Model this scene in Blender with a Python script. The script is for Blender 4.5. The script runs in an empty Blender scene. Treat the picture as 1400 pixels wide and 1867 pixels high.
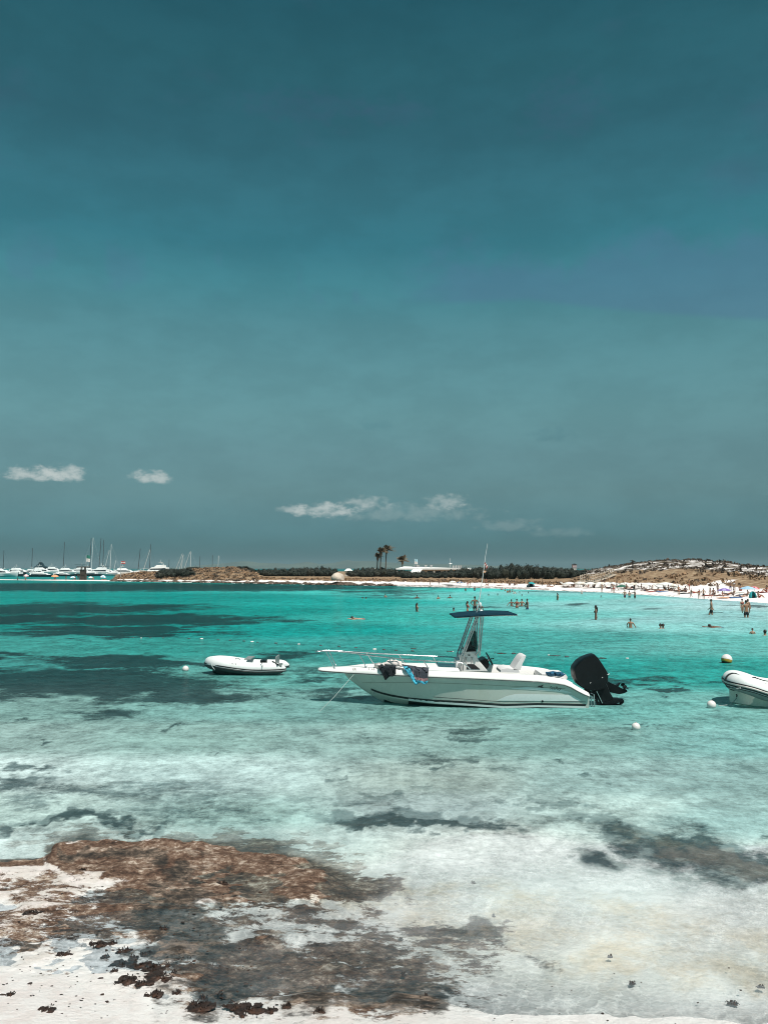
import bpy, bmesh, math, random
import numpy as np
from mathutils import Vector, Matrix
R = math.radians
PI = math.pi
SC = bpy.context.scene
COL = SC.collection

# ------------------------------------------------------------------ camera
CAM_Z = 3.6
FPX, CX, CY = 1511.0, 700.0, 933.5            # focal length and centre in photograph pixels (1400 x 1867)
PITCH = math.atan((1036.0 - CY) / FPX)        # the horizon lies at row 1036
CP, SP = math.cos(PITCH), math.sin(PITCH)
cam = bpy.data.cameras.new('camera')
cam.sensor_fit = 'VERTICAL'
cam.sensor_height = 34.6
cam.lens = FPX / 1867.0 * 34.6
cam.clip_start = 0.1
cam.clip_end = 60000
cam_o = bpy.data.objects.new('camera', cam)
cam_o.location = (0, 0, CAM_Z)
cam_o.rotation_euler = (PI / 2 + PITCH, 0, 0)
COL.objects.link(cam_o)
SC.camera = cam_o

# ------------------------------------------------------------------ world, sun, exposure
SUN_EL, SUN_AZ = R(63), R(146)                # azimuth clockwise from +Y: high, behind the camera's right shoulder
world = bpy.data.worlds.new('World')
SC.world = world
world.use_nodes = True
SC.view_settings.view_transform = 'Standard'
SC.view_settings.look = 'None'
SC.view_settings.gamma = 1
SC.view_settings.exposure = 0
SC.view_settings.use_curve_mapping = False

class NT:
    """small node-graph helper"""
    def __init__(s, tree):
        s.t = tree
        tree.nodes.clear()
    def n(s, typ, props=None, **inp):
        nd = s.t.nodes.new(typ)
        for k, v in (props or {}).items():
            setattr(nd, k, v)
        for k, v in inp.items():
            s.put(nd, k.replace('__', ' '), v)
        return nd
    def put(s, nd, key, v):
        if key.startswith('i') and key[1:].isdigit():
            sock = nd.inputs[int(key[1:])]
        else:
            sock = nd.inputs[key]
        if hasattr(v, 'bl_idname') and hasattr(v, 'outputs'):
            v = v.outputs[0]
        if isinstance(v, bpy.types.NodeSocket):
            s.t.links.new(v, sock)
        else:
            if isinstance(v, (tuple, list)) and len(v) == 3 and sock.type == 'RGBA':
                v = (*v, 1)
            sock.default_value = v
    def m(s, op, a, b=0.0, c=0.0, clamp=False):
        nd = s.n('ShaderNodeMath', dict(operation=op, use_clamp=clamp), i0=a, i1=b)
        if op in ('MULTIPLY_ADD', 'SMOOTH_MIN', 'SMOOTH_MAX'):
            s.put(nd, 'i2', c)
        return nd.outputs[0]
    def v(s, op, a, b=(0, 0, 0)):
        nd = s.n('ShaderNodeVectorMath', dict(operation=op), i0=a)
        if op == 'SCALE':
            s.put(nd, 'Scale', b)
        else:
            s.put(nd, 'i1', b)
        return nd.outputs[0]
    def mix(s, f, a, b, blend='MIX'):
        nd = s.n('ShaderNodeMix', dict(data_type='RGBA', blend_type=blend))
        s.put(nd, 'i0', f); s.put(nd, 'i6', a); s.put(nd, 'i7', b)
        return nd.outputs[2]
    def mr(s, x, a, b, c=0.0, d=1.0, smooth=True):
        nd = s.n('ShaderNodeMapRange', dict(interpolation_type='SMOOTHSTEP' if smooth else 'LINEAR'), i0=x, i1=a, i2=b, i3=c, i4=d)
        return nd.outputs[0]
    def noise(s, vec, scale, detail=4.0, rough=0.55, dist=0.0, out=0):
        nd = s.n('ShaderNodeTexNoise', dict(noise_dimensions='3D'), Scale=scale, Detail=detail, Roughness=rough, Distortion=dist)
        if vec is not None:
            s.put(nd, 'Vector', vec)
        return nd.outputs[out]
    def ramp(s, f, stops, interp='LINEAR'):
        nd = s.n('ShaderNodeValToRGB', None, i0=f)
        cr = nd.color_ramp
        cr.interpolation = interp
        while len(cr.elements) < len(stops):
            cr.elements.new(0.5)
        for e, (p, c) in zip(cr.elements, stops):
            e.position = p
            e.color = (*c, 1) if len(c) == 3 else c
        return nd.outputs[0]

def lin(r, g, b):
    f = lambda c: ((c / 255 + .055) / 1.055) ** 2.4 if c / 255 > .04045 else c / 255 / 12.92
    return (f(r), f(g), f(b))

def build_world():
    T = NT(world.node_tree)
    sky = T.n('ShaderNodeTexSky', dict(sky_type='NISHITA', sun_disc=False, sun_elevation=SUN_EL, sun_rotation=SUN_AZ,
                                       altitude=0, air_density=1.0, dust_density=1.0, ozone_density=1.0))
    tc = T.n('ShaderNodeTexCoord')
    d = T.v('NORMALIZE', tc.outputs['Generated'])
    sx = T.n('ShaderNodeSeparateXYZ', None, i0=d)
    el = T.m('MULTIPLY', T.m('ARCSINE', sx.outputs[2]), 57.29578)       # degrees above the horizon
    az = T.m('MULTIPLY', T.m('ARCTAN2', sx.outputs[0], sx.outputs[1]), 57.29578)
    f = T.m('DIVIDE', el, 90.0, clamp=True)
    # the grade of the air, deep teal overhead and grey at the horizon: a factor on the sky texture by height only
    tone = T.ramp(f, [(p / 90.0, c) for p, c in SKY_TONE])
    col = T.v('SCALE', T.mix(1.0, sky.outputs[0], tone, 'MULTIPLY'), SKY_GAIN)
    # thin high cloud and a few small low cumulus, laid out by direction
    uv = T.n('ShaderNodeCombineXYZ', None, i0=az, i1=el, i2=0.0).outputs[0]
    wob = T.noise(T.v('MULTIPLY', uv, (0.35, 0.9, 1)), 1.0, 5.0, 0.6)
    big = T.noise(T.v('MULTIPLY', uv, (0.055, 0.13, 1)), 1.0, 4.0, 0.6)
    veil = T.m('MULTIPLY', T.mr(big, 0.56, 0.70), T.mr(el, 14, 30))
    col = T.mix(T.m('MULTIPLY', veil, 0.38), col, tuple(10 * x for x in lin(70, 96, 122)))
    mott = T.noise(T.v('MULTIPLY', uv, (0.16, 0.34, 1)), 1.0, 6.0, 0.62)
    col = T.v('SCALE', col, T.mr(mott, .36, .64, .95, 1.05))
    # long soft bank across the sky at about 18-22 degrees
    wave = T.m('MULTIPLY', T.m('SUBTRACT', T.noise(T.v('MULTIPLY', uv, (0.26, 0.22, 1)), 1.0, 4.0, 0.6), 0.5), 8.0)
    e2 = T.m('ADD', el, wave)
    lo = T.m('SUBTRACT', 17.9, T.m('MULTIPLY', T.m('MAXIMUM', T.m('SUBTRACT', az, 10.0), 0.0), 0.17))
    band = T.m('MULTIPLY', T.mr(T.m('SUBTRACT', el, lo), -0.15, 0.35), T.mr(e2, 21.8, 19.6))
    horiz = T.mr(T.m('ADD', az, T.m('MULTIPLY', wob, 6.0)), 3.0, 9.0)
    patchy = T.m('MULTIPLY', T.mr(T.noise(T.v('MULTIPLY', uv, (0.36, 0.22, 1)), 1.0, 2.5), 0.52, 0.62), 0.5)
    band = T.m('MULTIPLY', band, T.m('MAXIMUM', horiz, patchy))
    col = T.mix(T.m('MULTIPLY', band, 0.48), col, tuple(10 * x for x in lin(80, 118, 148)))
    for u, v, ru, rv, a, c in CLOUDS:
        # photograph row and column of each cloud turned into a direction
        caz = math.degrees(math.atan2(u - CX, FPX * CP - (CY - v) * SP))
        y = CY - v
        cel = math.degrees(math.atan2(y * CP + FPX * SP, math.hypot(u - CX, FPX * CP - y * SP)))
        k = 57.3 / FPX
        dx = T.m('DIVIDE', T.m('SUBTRACT', az, caz), ru * k)
        dy = T.m('DIVIDE', T.m('SUBTRACT', el, cel), rv * k)
        up = T.m('MAXIMUM', dy, 0.0)
        dn = T.m('MULTIPLY', T.m('MINIMUM', dy, 0.0), 1.6)                # flatter base
        r2 = T.m('ADD', T.m('MULTIPLY', dx, dx), T.m('ADD', T.m('MULTIPLY', up, up), T.m('MULTIPLY', dn, dn)))
        puff = T.noise(T.v('MULTIPLY', uv, (1.1, 1.9, 1)), 1.0, 6.0, 0.62)
        m_ = T.mr(T.m('ADD', T.m('SUBTRACT', 1.0, r2), T.m('MULTIPLY', T.m('SUBTRACT', puff, 0.5), 3.4)), 0.0, 1.3)
        col = T.mix(T.m('MULTIPLY', m_, a), col, c)
    bg = T.n('ShaderNodeBackground', None, Color=col, Strength=0.1)
    out = T.n('ShaderNodeOutputWorld', None, Surface=bg)
WC = lin(196, 206, 204)
CLOUDS = [tuple(c[:5]) + (tuple(10 * x for x in (c[5] if len(c) > 5 else WC)),) for c in [
          (62, 868, 60, 19, 0.8), (120, 866, 42, 22, 0.8), (276, 873, 42, 17, 0.78),
          (590, 932, 78, 19, 0.8), (668, 919, 55, 16, 0.5), (812, 918, 46, 20, 0.5), (740, 938, 170, 24, 0.20),
          (930, 960, 75, 17, 0.16), (1020, 972, 60, 14, 0.12), (530, 930, 30, 12, .4), (1005, 795, 45, 20, 0.30, lin(72, 118, 128)),
          (685, 775, 40, 20, 0.22, lin(72, 124, 136)), (560, 200, 150, 40, 0.35, lin(60, 92, 116)), (720, 210, 80, 34, 0.3, lin(60, 92, 116)),
          (1030, 205, 95, 70, 0.35, lin(62, 94, 118)), (1360, 345, 90, 25, 0.3, lin(60, 110, 132))]]
SKY_GAIN = 1.0
SKY_TONE = [(0.23, (0.063, 0.2634, 0.4042)), (2.5, (0.1796, 0.4037, 0.5182)), (5.15, (0.3118, 0.4943, 0.4916)), (7.8, (0.4001, 0.6054, 0.531)), (10.43, (0.4844, 0.7638, 0.6074)), (13.4, (0.5063, 0.8594, 0.6526)), (16.33, (0.4653, 0.8869, 0.6615)), (19.19, (0.3581, 0.9128, 0.6858)), (21.62, (0.2612, 0.8049, 0.6267)), (25.0, (0.2721, 0.7631, 0.5896)), (28.22, (0.2281, 0.6431, 0.4976)), (32.18, (0.2078, 0.6507, 0.489)), (35.59, (0.1642, 0.5772, 0.4444)), (90, (0.1642, 0.5772, 0.4444))]
build_world()

sun = bpy.data.lights.new('sun', 'SUN')
sun.energy = 4.8
sun.angle = R(0.5)
sun.color = (1.0, 0.95, 0.90)
sun_o = bpy.data.objects.new('sun', sun)
sd = Vector((math.sin(SUN_AZ) * math.cos(SUN_EL), math.cos(SUN_AZ) * math.cos(SUN_EL), math.sin(SUN_EL)))
sun_o.rotation_euler = sd.to_track_quat('Z', 'Y').to_euler()
sun_o.location = (0, 0, 50)
COL.objects.link(sun_o)
SC.cycles.pixel_filter_type = 'BLACKMAN_HARRIS'
SC.cycles.filter_width = 1.05
SC.cycles.max_bounces = 8
SC.cycles.transparent_max_bounces = 16
SC.cycles.caustics_reflective = False
SC.cycles.caustics_refractive = False

# ------------------------------------------------------------------ picture <-> place
def at(u, v, Y):
    """the place seen at photograph pixel (u, v) at distance Y ahead"""
    y = CY - v
    dx, dy, dz = (u - CX) / FPX, CP - y / FPX * SP, y / FPX * CP + SP
    k = Y / dy
    return Vector((dx * k, Y, CAM_Z + dz * k))
def gp(u, v, z=0.0):
    """the place seen at pixel (u, v) on the level z"""
    y = CY - v
    dx, dy, dz = (u - CX) / FPX, CP - y / FPX * SP, y / FPX * CP + SP
    k = (z - CAM_Z) / dz
    return Vector((dx * k, dy * k, z))
def proj(x, y, z):
    """arrays of places -> photograph pixels"""
    d = y * CP + (z - CAM_Z) * SP
    d = np.where(d > 0.05, d, 0.05)
    h = -y * SP + (z - CAM_Z) * CP
    return CX + x / d * FPX, CY - h / d * FPX

# ------------------------------------------------------------------ noise for shaping
def _hash(ix, iy, seed):
    h = (ix.astype(np.int64) * 374761393 + iy.astype(np.int64) * 668265263 + seed * 1442695041) & 0xFFFFFFFF
    h = ((h ^ (h >> 13)) * 1274126177) & 0xFFFFFFFF
    h = (h ^ (h >> 16)) & 0xFFFFFFFF
    return h.astype(np.float64) / 0xFFFFFFFF
def vnoise(x, y, seed=0):
    ix, iy = np.floor(x), np.floor(y)
    fx, fy = x - ix, y - iy
    fx, fy = fx * fx * (3 - 2 * fx), fy * fy * (3 - 2 * fy)
    a, b = _hash(ix, iy, seed), _hash(ix + 1, iy, seed)
    c, d = _hash(ix, iy + 1, seed), _hash(ix + 1, iy + 1, seed)
    return (a + (b - a) * fx) * (1 - fy) + (c + (d - c) * fx) * fy
def fbm(x, y, seed=0, oct=4, gain=0.5):
    s, a, t = 0, 1.0, 0
    for i in range(oct):
        s = s + a * vnoise(x * 2 ** i + 17.3 * i, y * 2 ** i - 9.1 * i, seed + i)
        t += a
        a *= gain
    return s / t
def sstep(x, a, b):
    t = np.clip((x - a) / (b - a), 0, 1)
    return t * t * (3 - 2 * t)

# ------------------------------------------------------------------ materials
MATS = {}
def mat(name, col=0, rough=0.6, metal=0.0, vary=0.12, scale=6.0, bump=0.0, spec=0.5, trans=0.0, alpha=None, coat=0.0, grime=None):
    """plain procedural material: base colour with noise wear and fine relief"""
    if name in MATS:
        return MATS[name]
    m = bpy.data.materials.new(name)
    m.use_nodes = True
    T = NT(m.node_tree)
    tc = T.n('ShaderNodeTexCoord').outputs['Object']
    a = T.noise(tc, scale, 5.0, 0.6)
    dark = tuple(c * (1 - vary) for c in col)
    lite = tuple(min(1, c * (1 + vary)) for c in col)
    c = T.mix(T.mr(a, 0.3, 0.7), dark, lite)
    if grime:
        g = T.noise(T.v('MULTIPLY', tc, (1, 1, 0.35)), scale * 0.5, 6.0, 0.7)
        c = T.mix(T.m('MULTIPLY', T.mr(g, 0.5, 0.75), grime[1]), c, grime[0])
    b = T.n('ShaderNodeBsdfPrincipled', None, Base__Color=c, Metallic=metal)
    T.put(b, 'Roughness', T.mr(T.noise(tc, scale * 2.3, 3.0), 0.3, 0.7, max(0, rough - 0.07), min(1, rough + 0.07)))
    T.put(b, 'Specular IOR Level', spec)
    if trans:
        T.put(b, 'Transmission Weight', trans)
    if coat:
        T.put(b, 'Coat Weight', coat)
    if bump:
        bp = T.n('ShaderNodeBump', None, Strength=0.5, Distance=bump, Height=T.noise(tc, scale * 5, 4.0, 0.6))
        T.put(b, 'Normal', bp)
    sh = b.outputs[0]
    if alpha is not None:
        tr = T.n('ShaderNodeBsdfTransparent', None, Color=(0.8, 0.86, 0.84))
        sh = T.n('ShaderNodeMixShader', None, i0=alpha, i1=tr, i2=b).outputs[0]
    T.n('ShaderNodeOutputMaterial', None, Surface=sh)
    MATS[name] = m
    return m
# ------------------------------------------------------------------ the ground: one sheet from the camera's feet to the horizon
SHORE = [(-2000, 1053), (-300, 1054.5), (0, 1057.5), (200, 1059.5), (350, 1062), (600, 1066.5), (700, 1068), (800, 1070.5), (900, 1072.5), (1000, 1076.5),
         (1100, 1080), (1200, 1086.5), (1300, 1093.5), (1400, 1099.5), (1700, 1125), (2600, 1210)]
NEAR = [(-1500, 1780), (0, 1785), (60, 1790), (100, 1788), (150, 1802), (200, 1822), (250, 1834), (300, 1846), (340, 1846), (400, 1838), (450, 1830), (520, 1829),
        (570, 1823), (620, 1822), (660, 1834), (700, 1838), (720, 1824), (800, 1829), (850, 1830), (890, 1834), (930, 1841), (1000, 1848),
        (1100, 1856), (1400, 1874), (2800, 1900)]
EDGE = [(-1500, 1578), (0, 1573), (70, 1570), (105, 1563), (112, 1548), (150, 1544), (250, 1543), (330, 1545), (430, 1543), (440, 1552), (520, 1560), (570, 1572), (610, 1590),
        (660, 1612), (700, 1640), (900, 1680), (1100, 1720), (1400, 1770), (2800, 1860)]
CREST = [(-2000, .3), (190, .3), (215, 1.2), (250, 2.2), (330, 2.6), (360, 3.3), (390, 3.5), (430, 3.7), (450, 3.1), (480, 1.2), (700, 1.1), (1000, 1.2), (1040, 1.7),
         (1060, 2.6), (1090, 3.4), (1120, 4.0), (1150, 4.7), (1180, 5.1), (1230, 5.4), (1260, 5.45), (1300, 5.0), (1350, 4.3), (1400, 3.7), (1500, 3.4), (2600, 4)]
CDIST = [(-2000, 22), (400, 42), (700, 60), (1000, 95), (1100, 110), (1250, 95), (1400, 62), (2600, 70)]
def lut(tab, u):
    a = np.array(tab, float)
    return np.interp(u, a[:, 0], a[:, 1])
def dist_of(v, u):
    """ground distance (along +Y) of a point of the water level seen in row v"""
    y = CY - v
    dz = y / FPX * CP + SP
    return -CAM_Z / dz * (CP - y / FPX * SP)
def ucol(x, y):
    return CX + np.where(y > 0.1, x / np.maximum(y, 0.1), np.sign(x) * 3.0).clip(-3, 3) * FPX / CP
def ground_z(x, y):
    u = ucol(x, y)
    Dn, De, Ds = dist_of(lut(NEAR, u), u), dist_of(lut(EDGE, u), u), dist_of(lut(SHORE, u), u)
    r = np.hypot(x, y)
    # near: dry sand, shelf, ledge, then the sandy slope under water
    wig = (fbm(x * 1.1, y * 1.1, 5, 4) - .5)
    s = y + wig * 0.35
    left = 1 - sstep(u, 560, 740)
    z_sand = 0.02 + np.minimum((Dn - s) * 0.10, 0.12) + np.maximum(5.2 - r, 0) * 0.33
    rough = (fbm(x * 2.2, y * 3.2, 11, 7, .62) - .5)
    z_shelf = left * (0.012 - .05 * sstep(u, 300, 460) + rough * 0.12 + wig * .05) + (1 - left) * (-0.035 - (s - Dn) * 0.028 + rough * 0.05)
    z_shelf = z_shelf + .04 * sstep(s, De - 1.7, De - .7) * (1 - sstep(u, 540, 660)) * sstep(u, 105, 130)
    lip = np.exp(-((s - (De - .25)) / .35) ** 2) * left
    z_shelf = z_shelf + lip * (0.07 + rough * .1) * sstep(u, 90, 120) * (1 - .85 * sstep(u, 330, 440))
    z_out = -0.16 * left - 0.05 * (1 - left) - (s - De) * 0.032 + (fbm(x * .5, y * .5, 3, 4) - .5) * .12 * sstep(s - De, 0, 3) + rough * .03
    zn = np.where(s < Dn, z_sand, 0)
    t = sstep(s, Dn - .02, Dn + .25)
    z = z_sand * (1 - t) + z_shelf * t
    t = sstep(s, De - .04, De + .14 + .8 * (1 - left))
    z = z * (1 - t) + z_out * t
    z = np.maximum(z, -1.0)
    # far shore
    wf = (fbm(x * .05, y * .05, 23, 4) - .5)
    sf = y - Ds + wf * 4.0 * np.clip(Ds / 200., .2, 1)
    k = .03 - .014 * sstep(u, 800, 1050)
    z_bot = np.maximum(-1.1, sf * k)
    cr, cd = lut(CREST, u), lut(CDIST, u)
    beach = 0.03 + np.minimum(np.maximum(sf, 0) * 0.045, .62 * sstep(u, 150, 300) + .12)
    q = np.clip((sf - cd * .18) / (cd * .82), 0, None)
    bump = np.where(q < 1, sstep(q, 0, 1), 1 - .55 * sstep(q, 1.05, 2.2))
    dune = np.maximum(cr - .74, 0) * bump
    big = np.clip((cr - 2) / 2, 0, 1)
    dune = dune + (fbm(x * .055, y * .055, 31, 5, .55) - .5) * 1.5 * sstep(q, .12, .6) * big * (1 - .6 * sstep(q, .85, 1.0))
    land = beach + dune * np.where(sf > 0, 1, 0)
    spit = 1 - sstep(u, 196, 216)                       # left of here only a low sand bar
    land = land * (1 - spit) + spit * (0.02 + .12 * np.sin(np.clip(sf / 14., 0, 1) * PI) + (fbm(x * .12, y * .12, 51, 3) - .5) * .25 - .06 * (1 - sstep(u, 20, 110)) - 1.8 * sstep(sf, 14, 40))
    zf = np.where(sf > 0, land, z_bot)
    z = np.where(sf > 0, zf, np.maximum(z, z_bot))
    return z, sf, q

def poly_mask(u, v, pts, soft):
    """signed soft inside-mask of a polygon in picture rows and columns"""
    P = np.array(pts, float)
    inside = np.zeros(u.shape, bool)
    d2 = np.full(u.shape, 1e12)
    n = len(P)
    for i in range(n):
        x1, y1 = P[i]; x2, y2 = P[(i + 1) % n]
        cond = ((y1 > v) != (y2 > v))
        xi = (x2 - x1) * (v - y1) / ((y2 - y1) if y2 != y1 else 1e-9) + x1
        inside ^= cond & (u < xi)
        ex, ey = x2 - x1, y2 - y1
        t = np.clip(((u - x1) * ex + (v - y1) * ey) / (ex * ex + ey * ey + 1e-9), 0, 1)
        d2 = np.minimum(d2, ((u - x1 - t * ex) * .45) ** 2 + (v - y1 - t * ey) ** 2)
    d = np.sqrt(d2) * np.where(inside, 1, -1)
    return sstep(d, -soft, soft)
def blob(u, v, cu, cv, ru, rv):
    return np.clip(1.12 - .62 * (((u - cu) / ru) ** 2 + ((v - cv) / rv) ** 2), 0, 1)

def ground_masks(x, y, z, sf, q):
    u, v = proj(x, y, z)
    # wander the outlines a little, in the ground's own metres
    ly = np.log(np.maximum(y, .5))
    wu = (fbm(u / 120., ly * 9, 41, 5, .6) - .5)
    wv = (fbm(u / 70., ly * 14, 43, 5, .6) - .5)
    far = np.clip((v - 1040) / 500, .02, 1)
    u2 = u + wu * 170 * np.clip((v - 1055) / 60, .15, 1)
    v2 = v + wv * (v - 1036) * .22 * np.clip((v - 1060) / 60, .3, 1) * (1 - .35 * sstep(v, 1540, 1600))
    M = {k: np.zeros(u.shape) for k in ('weed', 'rock', 'dark', 'tan', 'grey', 'scrub', 'heath')}
    def add(k, m, a=1.0):
        M[k] = np.maximum(M[k], m * a)
    # seagrass beds on the bottom
    for c in [(180, 1071, 600, 7.5, 1.0), (700, 1079, 110, 7.5, .62), (740, 1090, 100, 1.7, .55), (950, 1106.5, 90, 1.5, .5), (1068, 1104, 26, 3, .7), (1160, 1106, 45, 1.6, .6),
              (1370, 1105, 70, 1.6, .62), (1310, 1117, 40, 1, .5), (1045, 1079, 90, .9, .8), (1160, 1084.5, 30, .8, .8), (820, 1073, 60, 1.2, .6), (120, 1110, 260, 10, .95), (250, 1130, 280, 9, .98), (30, 1128, 200, 10, .98),
              (400, 1131, 120, 5, .7), (180, 1152, 230, 11, .82), (40, 1197, 50, 5, .85), (220, 1207, 150, 9, .86), (330, 1213, 110, 6, .8), (150, 1248, 260, 27, 1.0),
              (350, 1268, 130, 17, 1.0), (30, 1240, 140, 18, .95), (250, 1225, 60, 8, .8), (190, 1302, 85, 15, .74), (310, 1326, 45, 4, .8), (40, 1314, 55, 4, .7), (85, 1350, 16, 3, .8),
              (510, 1202, 50, 12, .7), (560, 1225, 90, 8, .56), (600, 1240, 60, 5, .6), (540, 1268, 160, 7, .5), (1190, 1243, 130, 8, .66), (1010, 1262, 90, 6, .5), (1262, 1264, 44, 5, .9), (1180, 1330, 70, 4, .66),
              (900, 1255, 110, 8, .6), (770, 1508, 185, 17, .98), (690, 1495, 110, 10, .6), (170, 1497, 170, 11, .85), (60, 1432, 80, 10, .62), (60, 1402, 60, 8, .66), (20, 1380, 50, 5, .6),
              (240, 1445, 230, 18, .55), (420, 1480, 200, 22, .55), (620, 1462, 150, 10, .5), (1000, 1462, 160, 9, .45), (660, 1340, 14, 3, .7), (400, 1371, 18, 3, .8), (850, 1385, 130, 8, .45),
              (600, 1400, 40, 4, .6), (860, 1342, 50, 6, .5), (1010, 1385, 30, 4, .6), (1090, 1418, 25, 5, .6), (1300, 1540, 26, 4, .4), (1360, 1575, 30, 6, .5), (790, 1402, 30, 5, .6)]:
        add('weed', blob(u2, v2, *c[:4]), c[4])
    add('weed', poly_mask(u2, v2, [(1000, 1490), (1120, 1494), (1260, 1515), (1420, 1545), (1700, 1590), (1700, 1670), (1420, 1625), (1330, 1612), (1230, 1585), (1120, 1545)], 26), .92)
    add('grey', poly_mask(u2, v2, [(980, 1490), (1150, 1495), (1420, 1560), (1700, 1600), (1700, 1680), (1420, 1640), (1280, 1585), (1120, 1540)], 26), .9)
    add('grey', sstep(v2, 1385, 1440) * (1 - sstep(v2, 1495, 1530)) * .75)
    add('weed', poly_mask(u2 * 1.0, v, [(1026, 1549), (1060, 1552), (1116, 1580), (1096, 1590), (1046, 1574)], 12), .9)
    # the rock shelf
    add('rock', poly_mask(u2, v2, [(85, 1535), (250, 1526), (440, 1524), (545, 1540), (610, 1560), (680, 1600), (740, 1625), (690, 1640), (560, 1650), (430, 1640),
                                   (330, 1660), (250, 1700), (200, 1660), (240, 1610), (180, 1580), (120, 1572)], 40), 1.35)
    add('rock', poly_mask(u, v, [(84, 1540), (250, 1534), (430, 1534), (442, 1546), (520, 1554), (570, 1566), (650, 1602), (640, 1628), (560, 1612), (430, 1590), (120, 1588), (84, 1570)], 6), 1.35)
    add('rock', poly_mask(u2, v, [(-400, 1566), (0, 1566), (100, 1562), (96, 1578), (0, 1580), (-400, 1582)], 3), 1.0)
    add('rock', poly_mask(u2, v2, [(-200, 1590), (200, 1590), (300, 1690), (260, 1780), (100, 1760), (-200, 1770)], 82), .60)
    add('rock', poly_mask(u2, v2, [(330, 1640), (700, 1622), (780, 1700), (600, 1712), (330, 1720)], 50), .62)
    add('rock', poly_mask(u2, v2, [(300, 1680), (520, 1690), (720, 1700), (860, 1760), (870, 1830), (700, 1830), (420, 1830), (300, 1800), (280, 1740)], 63), .80)
    add('rock', poly_mask(u2, v2, [(700, 1670), (870, 1672), (930, 1690), (1010, 1740), (1020, 1762), (940, 1745), (860, 1735), (740, 1730)], 36), .60)
    add('dark', poly_mask(u2, v2, [(270, 1580), (380, 1570), (375, 1610), (400, 1650), (400, 1700), (470, 1720), (430, 1745), (280, 1760), (210, 1740), (230, 1700), (260, 1650), (300, 1620)], 32), .9)
    add('dark', poly_mask(u2, v2, [(290, 1780), (420, 1785), (460, 1810), (640, 1790), (860, 1795), (880, 1835), (700, 1840), (640, 1828), (480, 1832), (300, 1850)], 28), .95)
    add('dark', poly_mask(u2, v2, [(480, 1700), (620, 1740), (860, 1762), (900, 1800), (600, 1790), (450, 1760)], 47), .35)
    add('dark', poly_mask(u2, v2, [(750, 1675), (900, 1676), (920, 1696), (860, 1704), (780, 1698)], 19), .85)
    add('dark', poly_mask(u2, v2, [(930, 1742), (1010, 1745), (1025, 1762), (960, 1760)], 15), .75)
    add('dark', poly_mask(u2, v, [(48, 1722), (100, 1717), (112, 1726), (70, 1738), (50, 1732)], 5), .95)
    add('dark', poly_mask(u2, v2, [(112, 1545), (260, 1541), (300, 1548), (290, 1580), (150, 1563)], 17), .75)
    add('tan', poly_mask(u2, v2, [(560, 1590), (760, 1605), (1000, 1630), (1260, 1660), (1420, 1690), (1700, 1720), (1700, 1790), (1400, 1790), (1180, 1780), (950, 1730), (700, 1680), (520, 1650)], 30), .8)
    add('tan', poly_mask(u2, v2, [(640, 1596), (760, 1600), (1000, 1618), (1200, 1650), (1180, 1668), (900, 1640), (660, 1630)], 16), 1.0)
    add('tan', poly_mask(u2, v2, [(900, 1700), (1050, 1740), (1300, 1760), (1500, 1770), (1500, 1800), (1250, 1792), (1000, 1770)], 24), .9)
    # the land
    land = sf > 0
    sc = np.zeros(u.shape); he = np.zeros(u.shape)
    dn1 = fbm(x * .09, y * .09, 61, 4)
    heath = sstep(q, .10, .22) * (1 - sstep(q, .50, .62)) * (u > 1030) + sstep(q, .02, .12) * ((u > 205) & (u <= 460)) * .75
    patchy = sstep(q, .15, .3) * ((u > 460) & (u <= 1060)) * .9
    low = sstep(sf, 9, 16) * ((u > 430) & (u <= 1060)) * .58
    he = np.maximum(np.maximum(heath, patchy), low)
    he = he * (1 - poly_mask(u, v, [(1290, 1064), (1310, 1058), (1345, 1056), (1310, 1072), (1280, 1074)], 4))
    sc = sstep(q, .42, .6) * (u > 1030) * (.44 + .25 * dn1) + sstep(q, .3, .5) * ((u > 340) & (u < 470)) * .5
    sc = np.maximum(sc, sstep(q, .93, .99) * (u > 1030) * .72)
    M['heath'] = np.where(land, he, 0)
    M['scrub'] = np.where(land, sc, 0)
    rocky = land & (u < 1000)
    M['dark'] = np.where(rocky & (sf < 7) & (u > 205), .60 * sstep(sf, -1, 1) * (1 - sstep(sf, 3, 7)), M['dark'])
    shoreweed = np.exp(-((sf - .3) / .9) ** 2) * ((u > 780) & (u < 1230)) * .66
    M['dark'] = np.maximum(M['dark'], shoreweed)
    for k in ('weed', 'grey', 'tan', 'rock'):
        M[k] = np.where(land, 0, M[k])
    return M

def grid_mesh(name, X, Y, Z, attrs):
    nr, nc = X.shape
    co = np.stack([X, Y, Z], -1).reshape(-1, 3).astype(np.float32)
    idx = np.arange(nr * nc).reshape(nr, nc)
    nxt = np.roll(idx, -1, axis=1)
    a, b, c, d = idx[:-1], nxt[:-1], nxt[1:], idx[1:]
    quads = np.stack([a, d, c, b], -1).reshape(-1, 4)
    me = bpy.data.meshes.new(name)
    me.vertices.add(len(co)); me.vertices.foreach_set('co', co.ravel())
    me.loops.add(quads.size); me.loops.foreach_set('vertex_index', quads.ravel().astype(np.int32))
    me.polygons.add(len(quads))
    me.polygons.foreach_set('loop_start', np.arange(0, quads.size, 4, dtype=np.int32))
    me.update(calc_edges=True)
    me.polygons.foreach_set('use_smooth', np.ones(len(quads), bool))
    for k, arr in attrs.items():
        at_ = me.color_attributes.new(k, 'FLOAT_COLOR', 'POINT')
        at_.data.foreach_set('color', arr.reshape(-1, 4).astype(np.float32).ravel())
    me.validate()
    o = bpy.data.objects.new(name, me)
    COL.objects.link(o)
    return o

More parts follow.
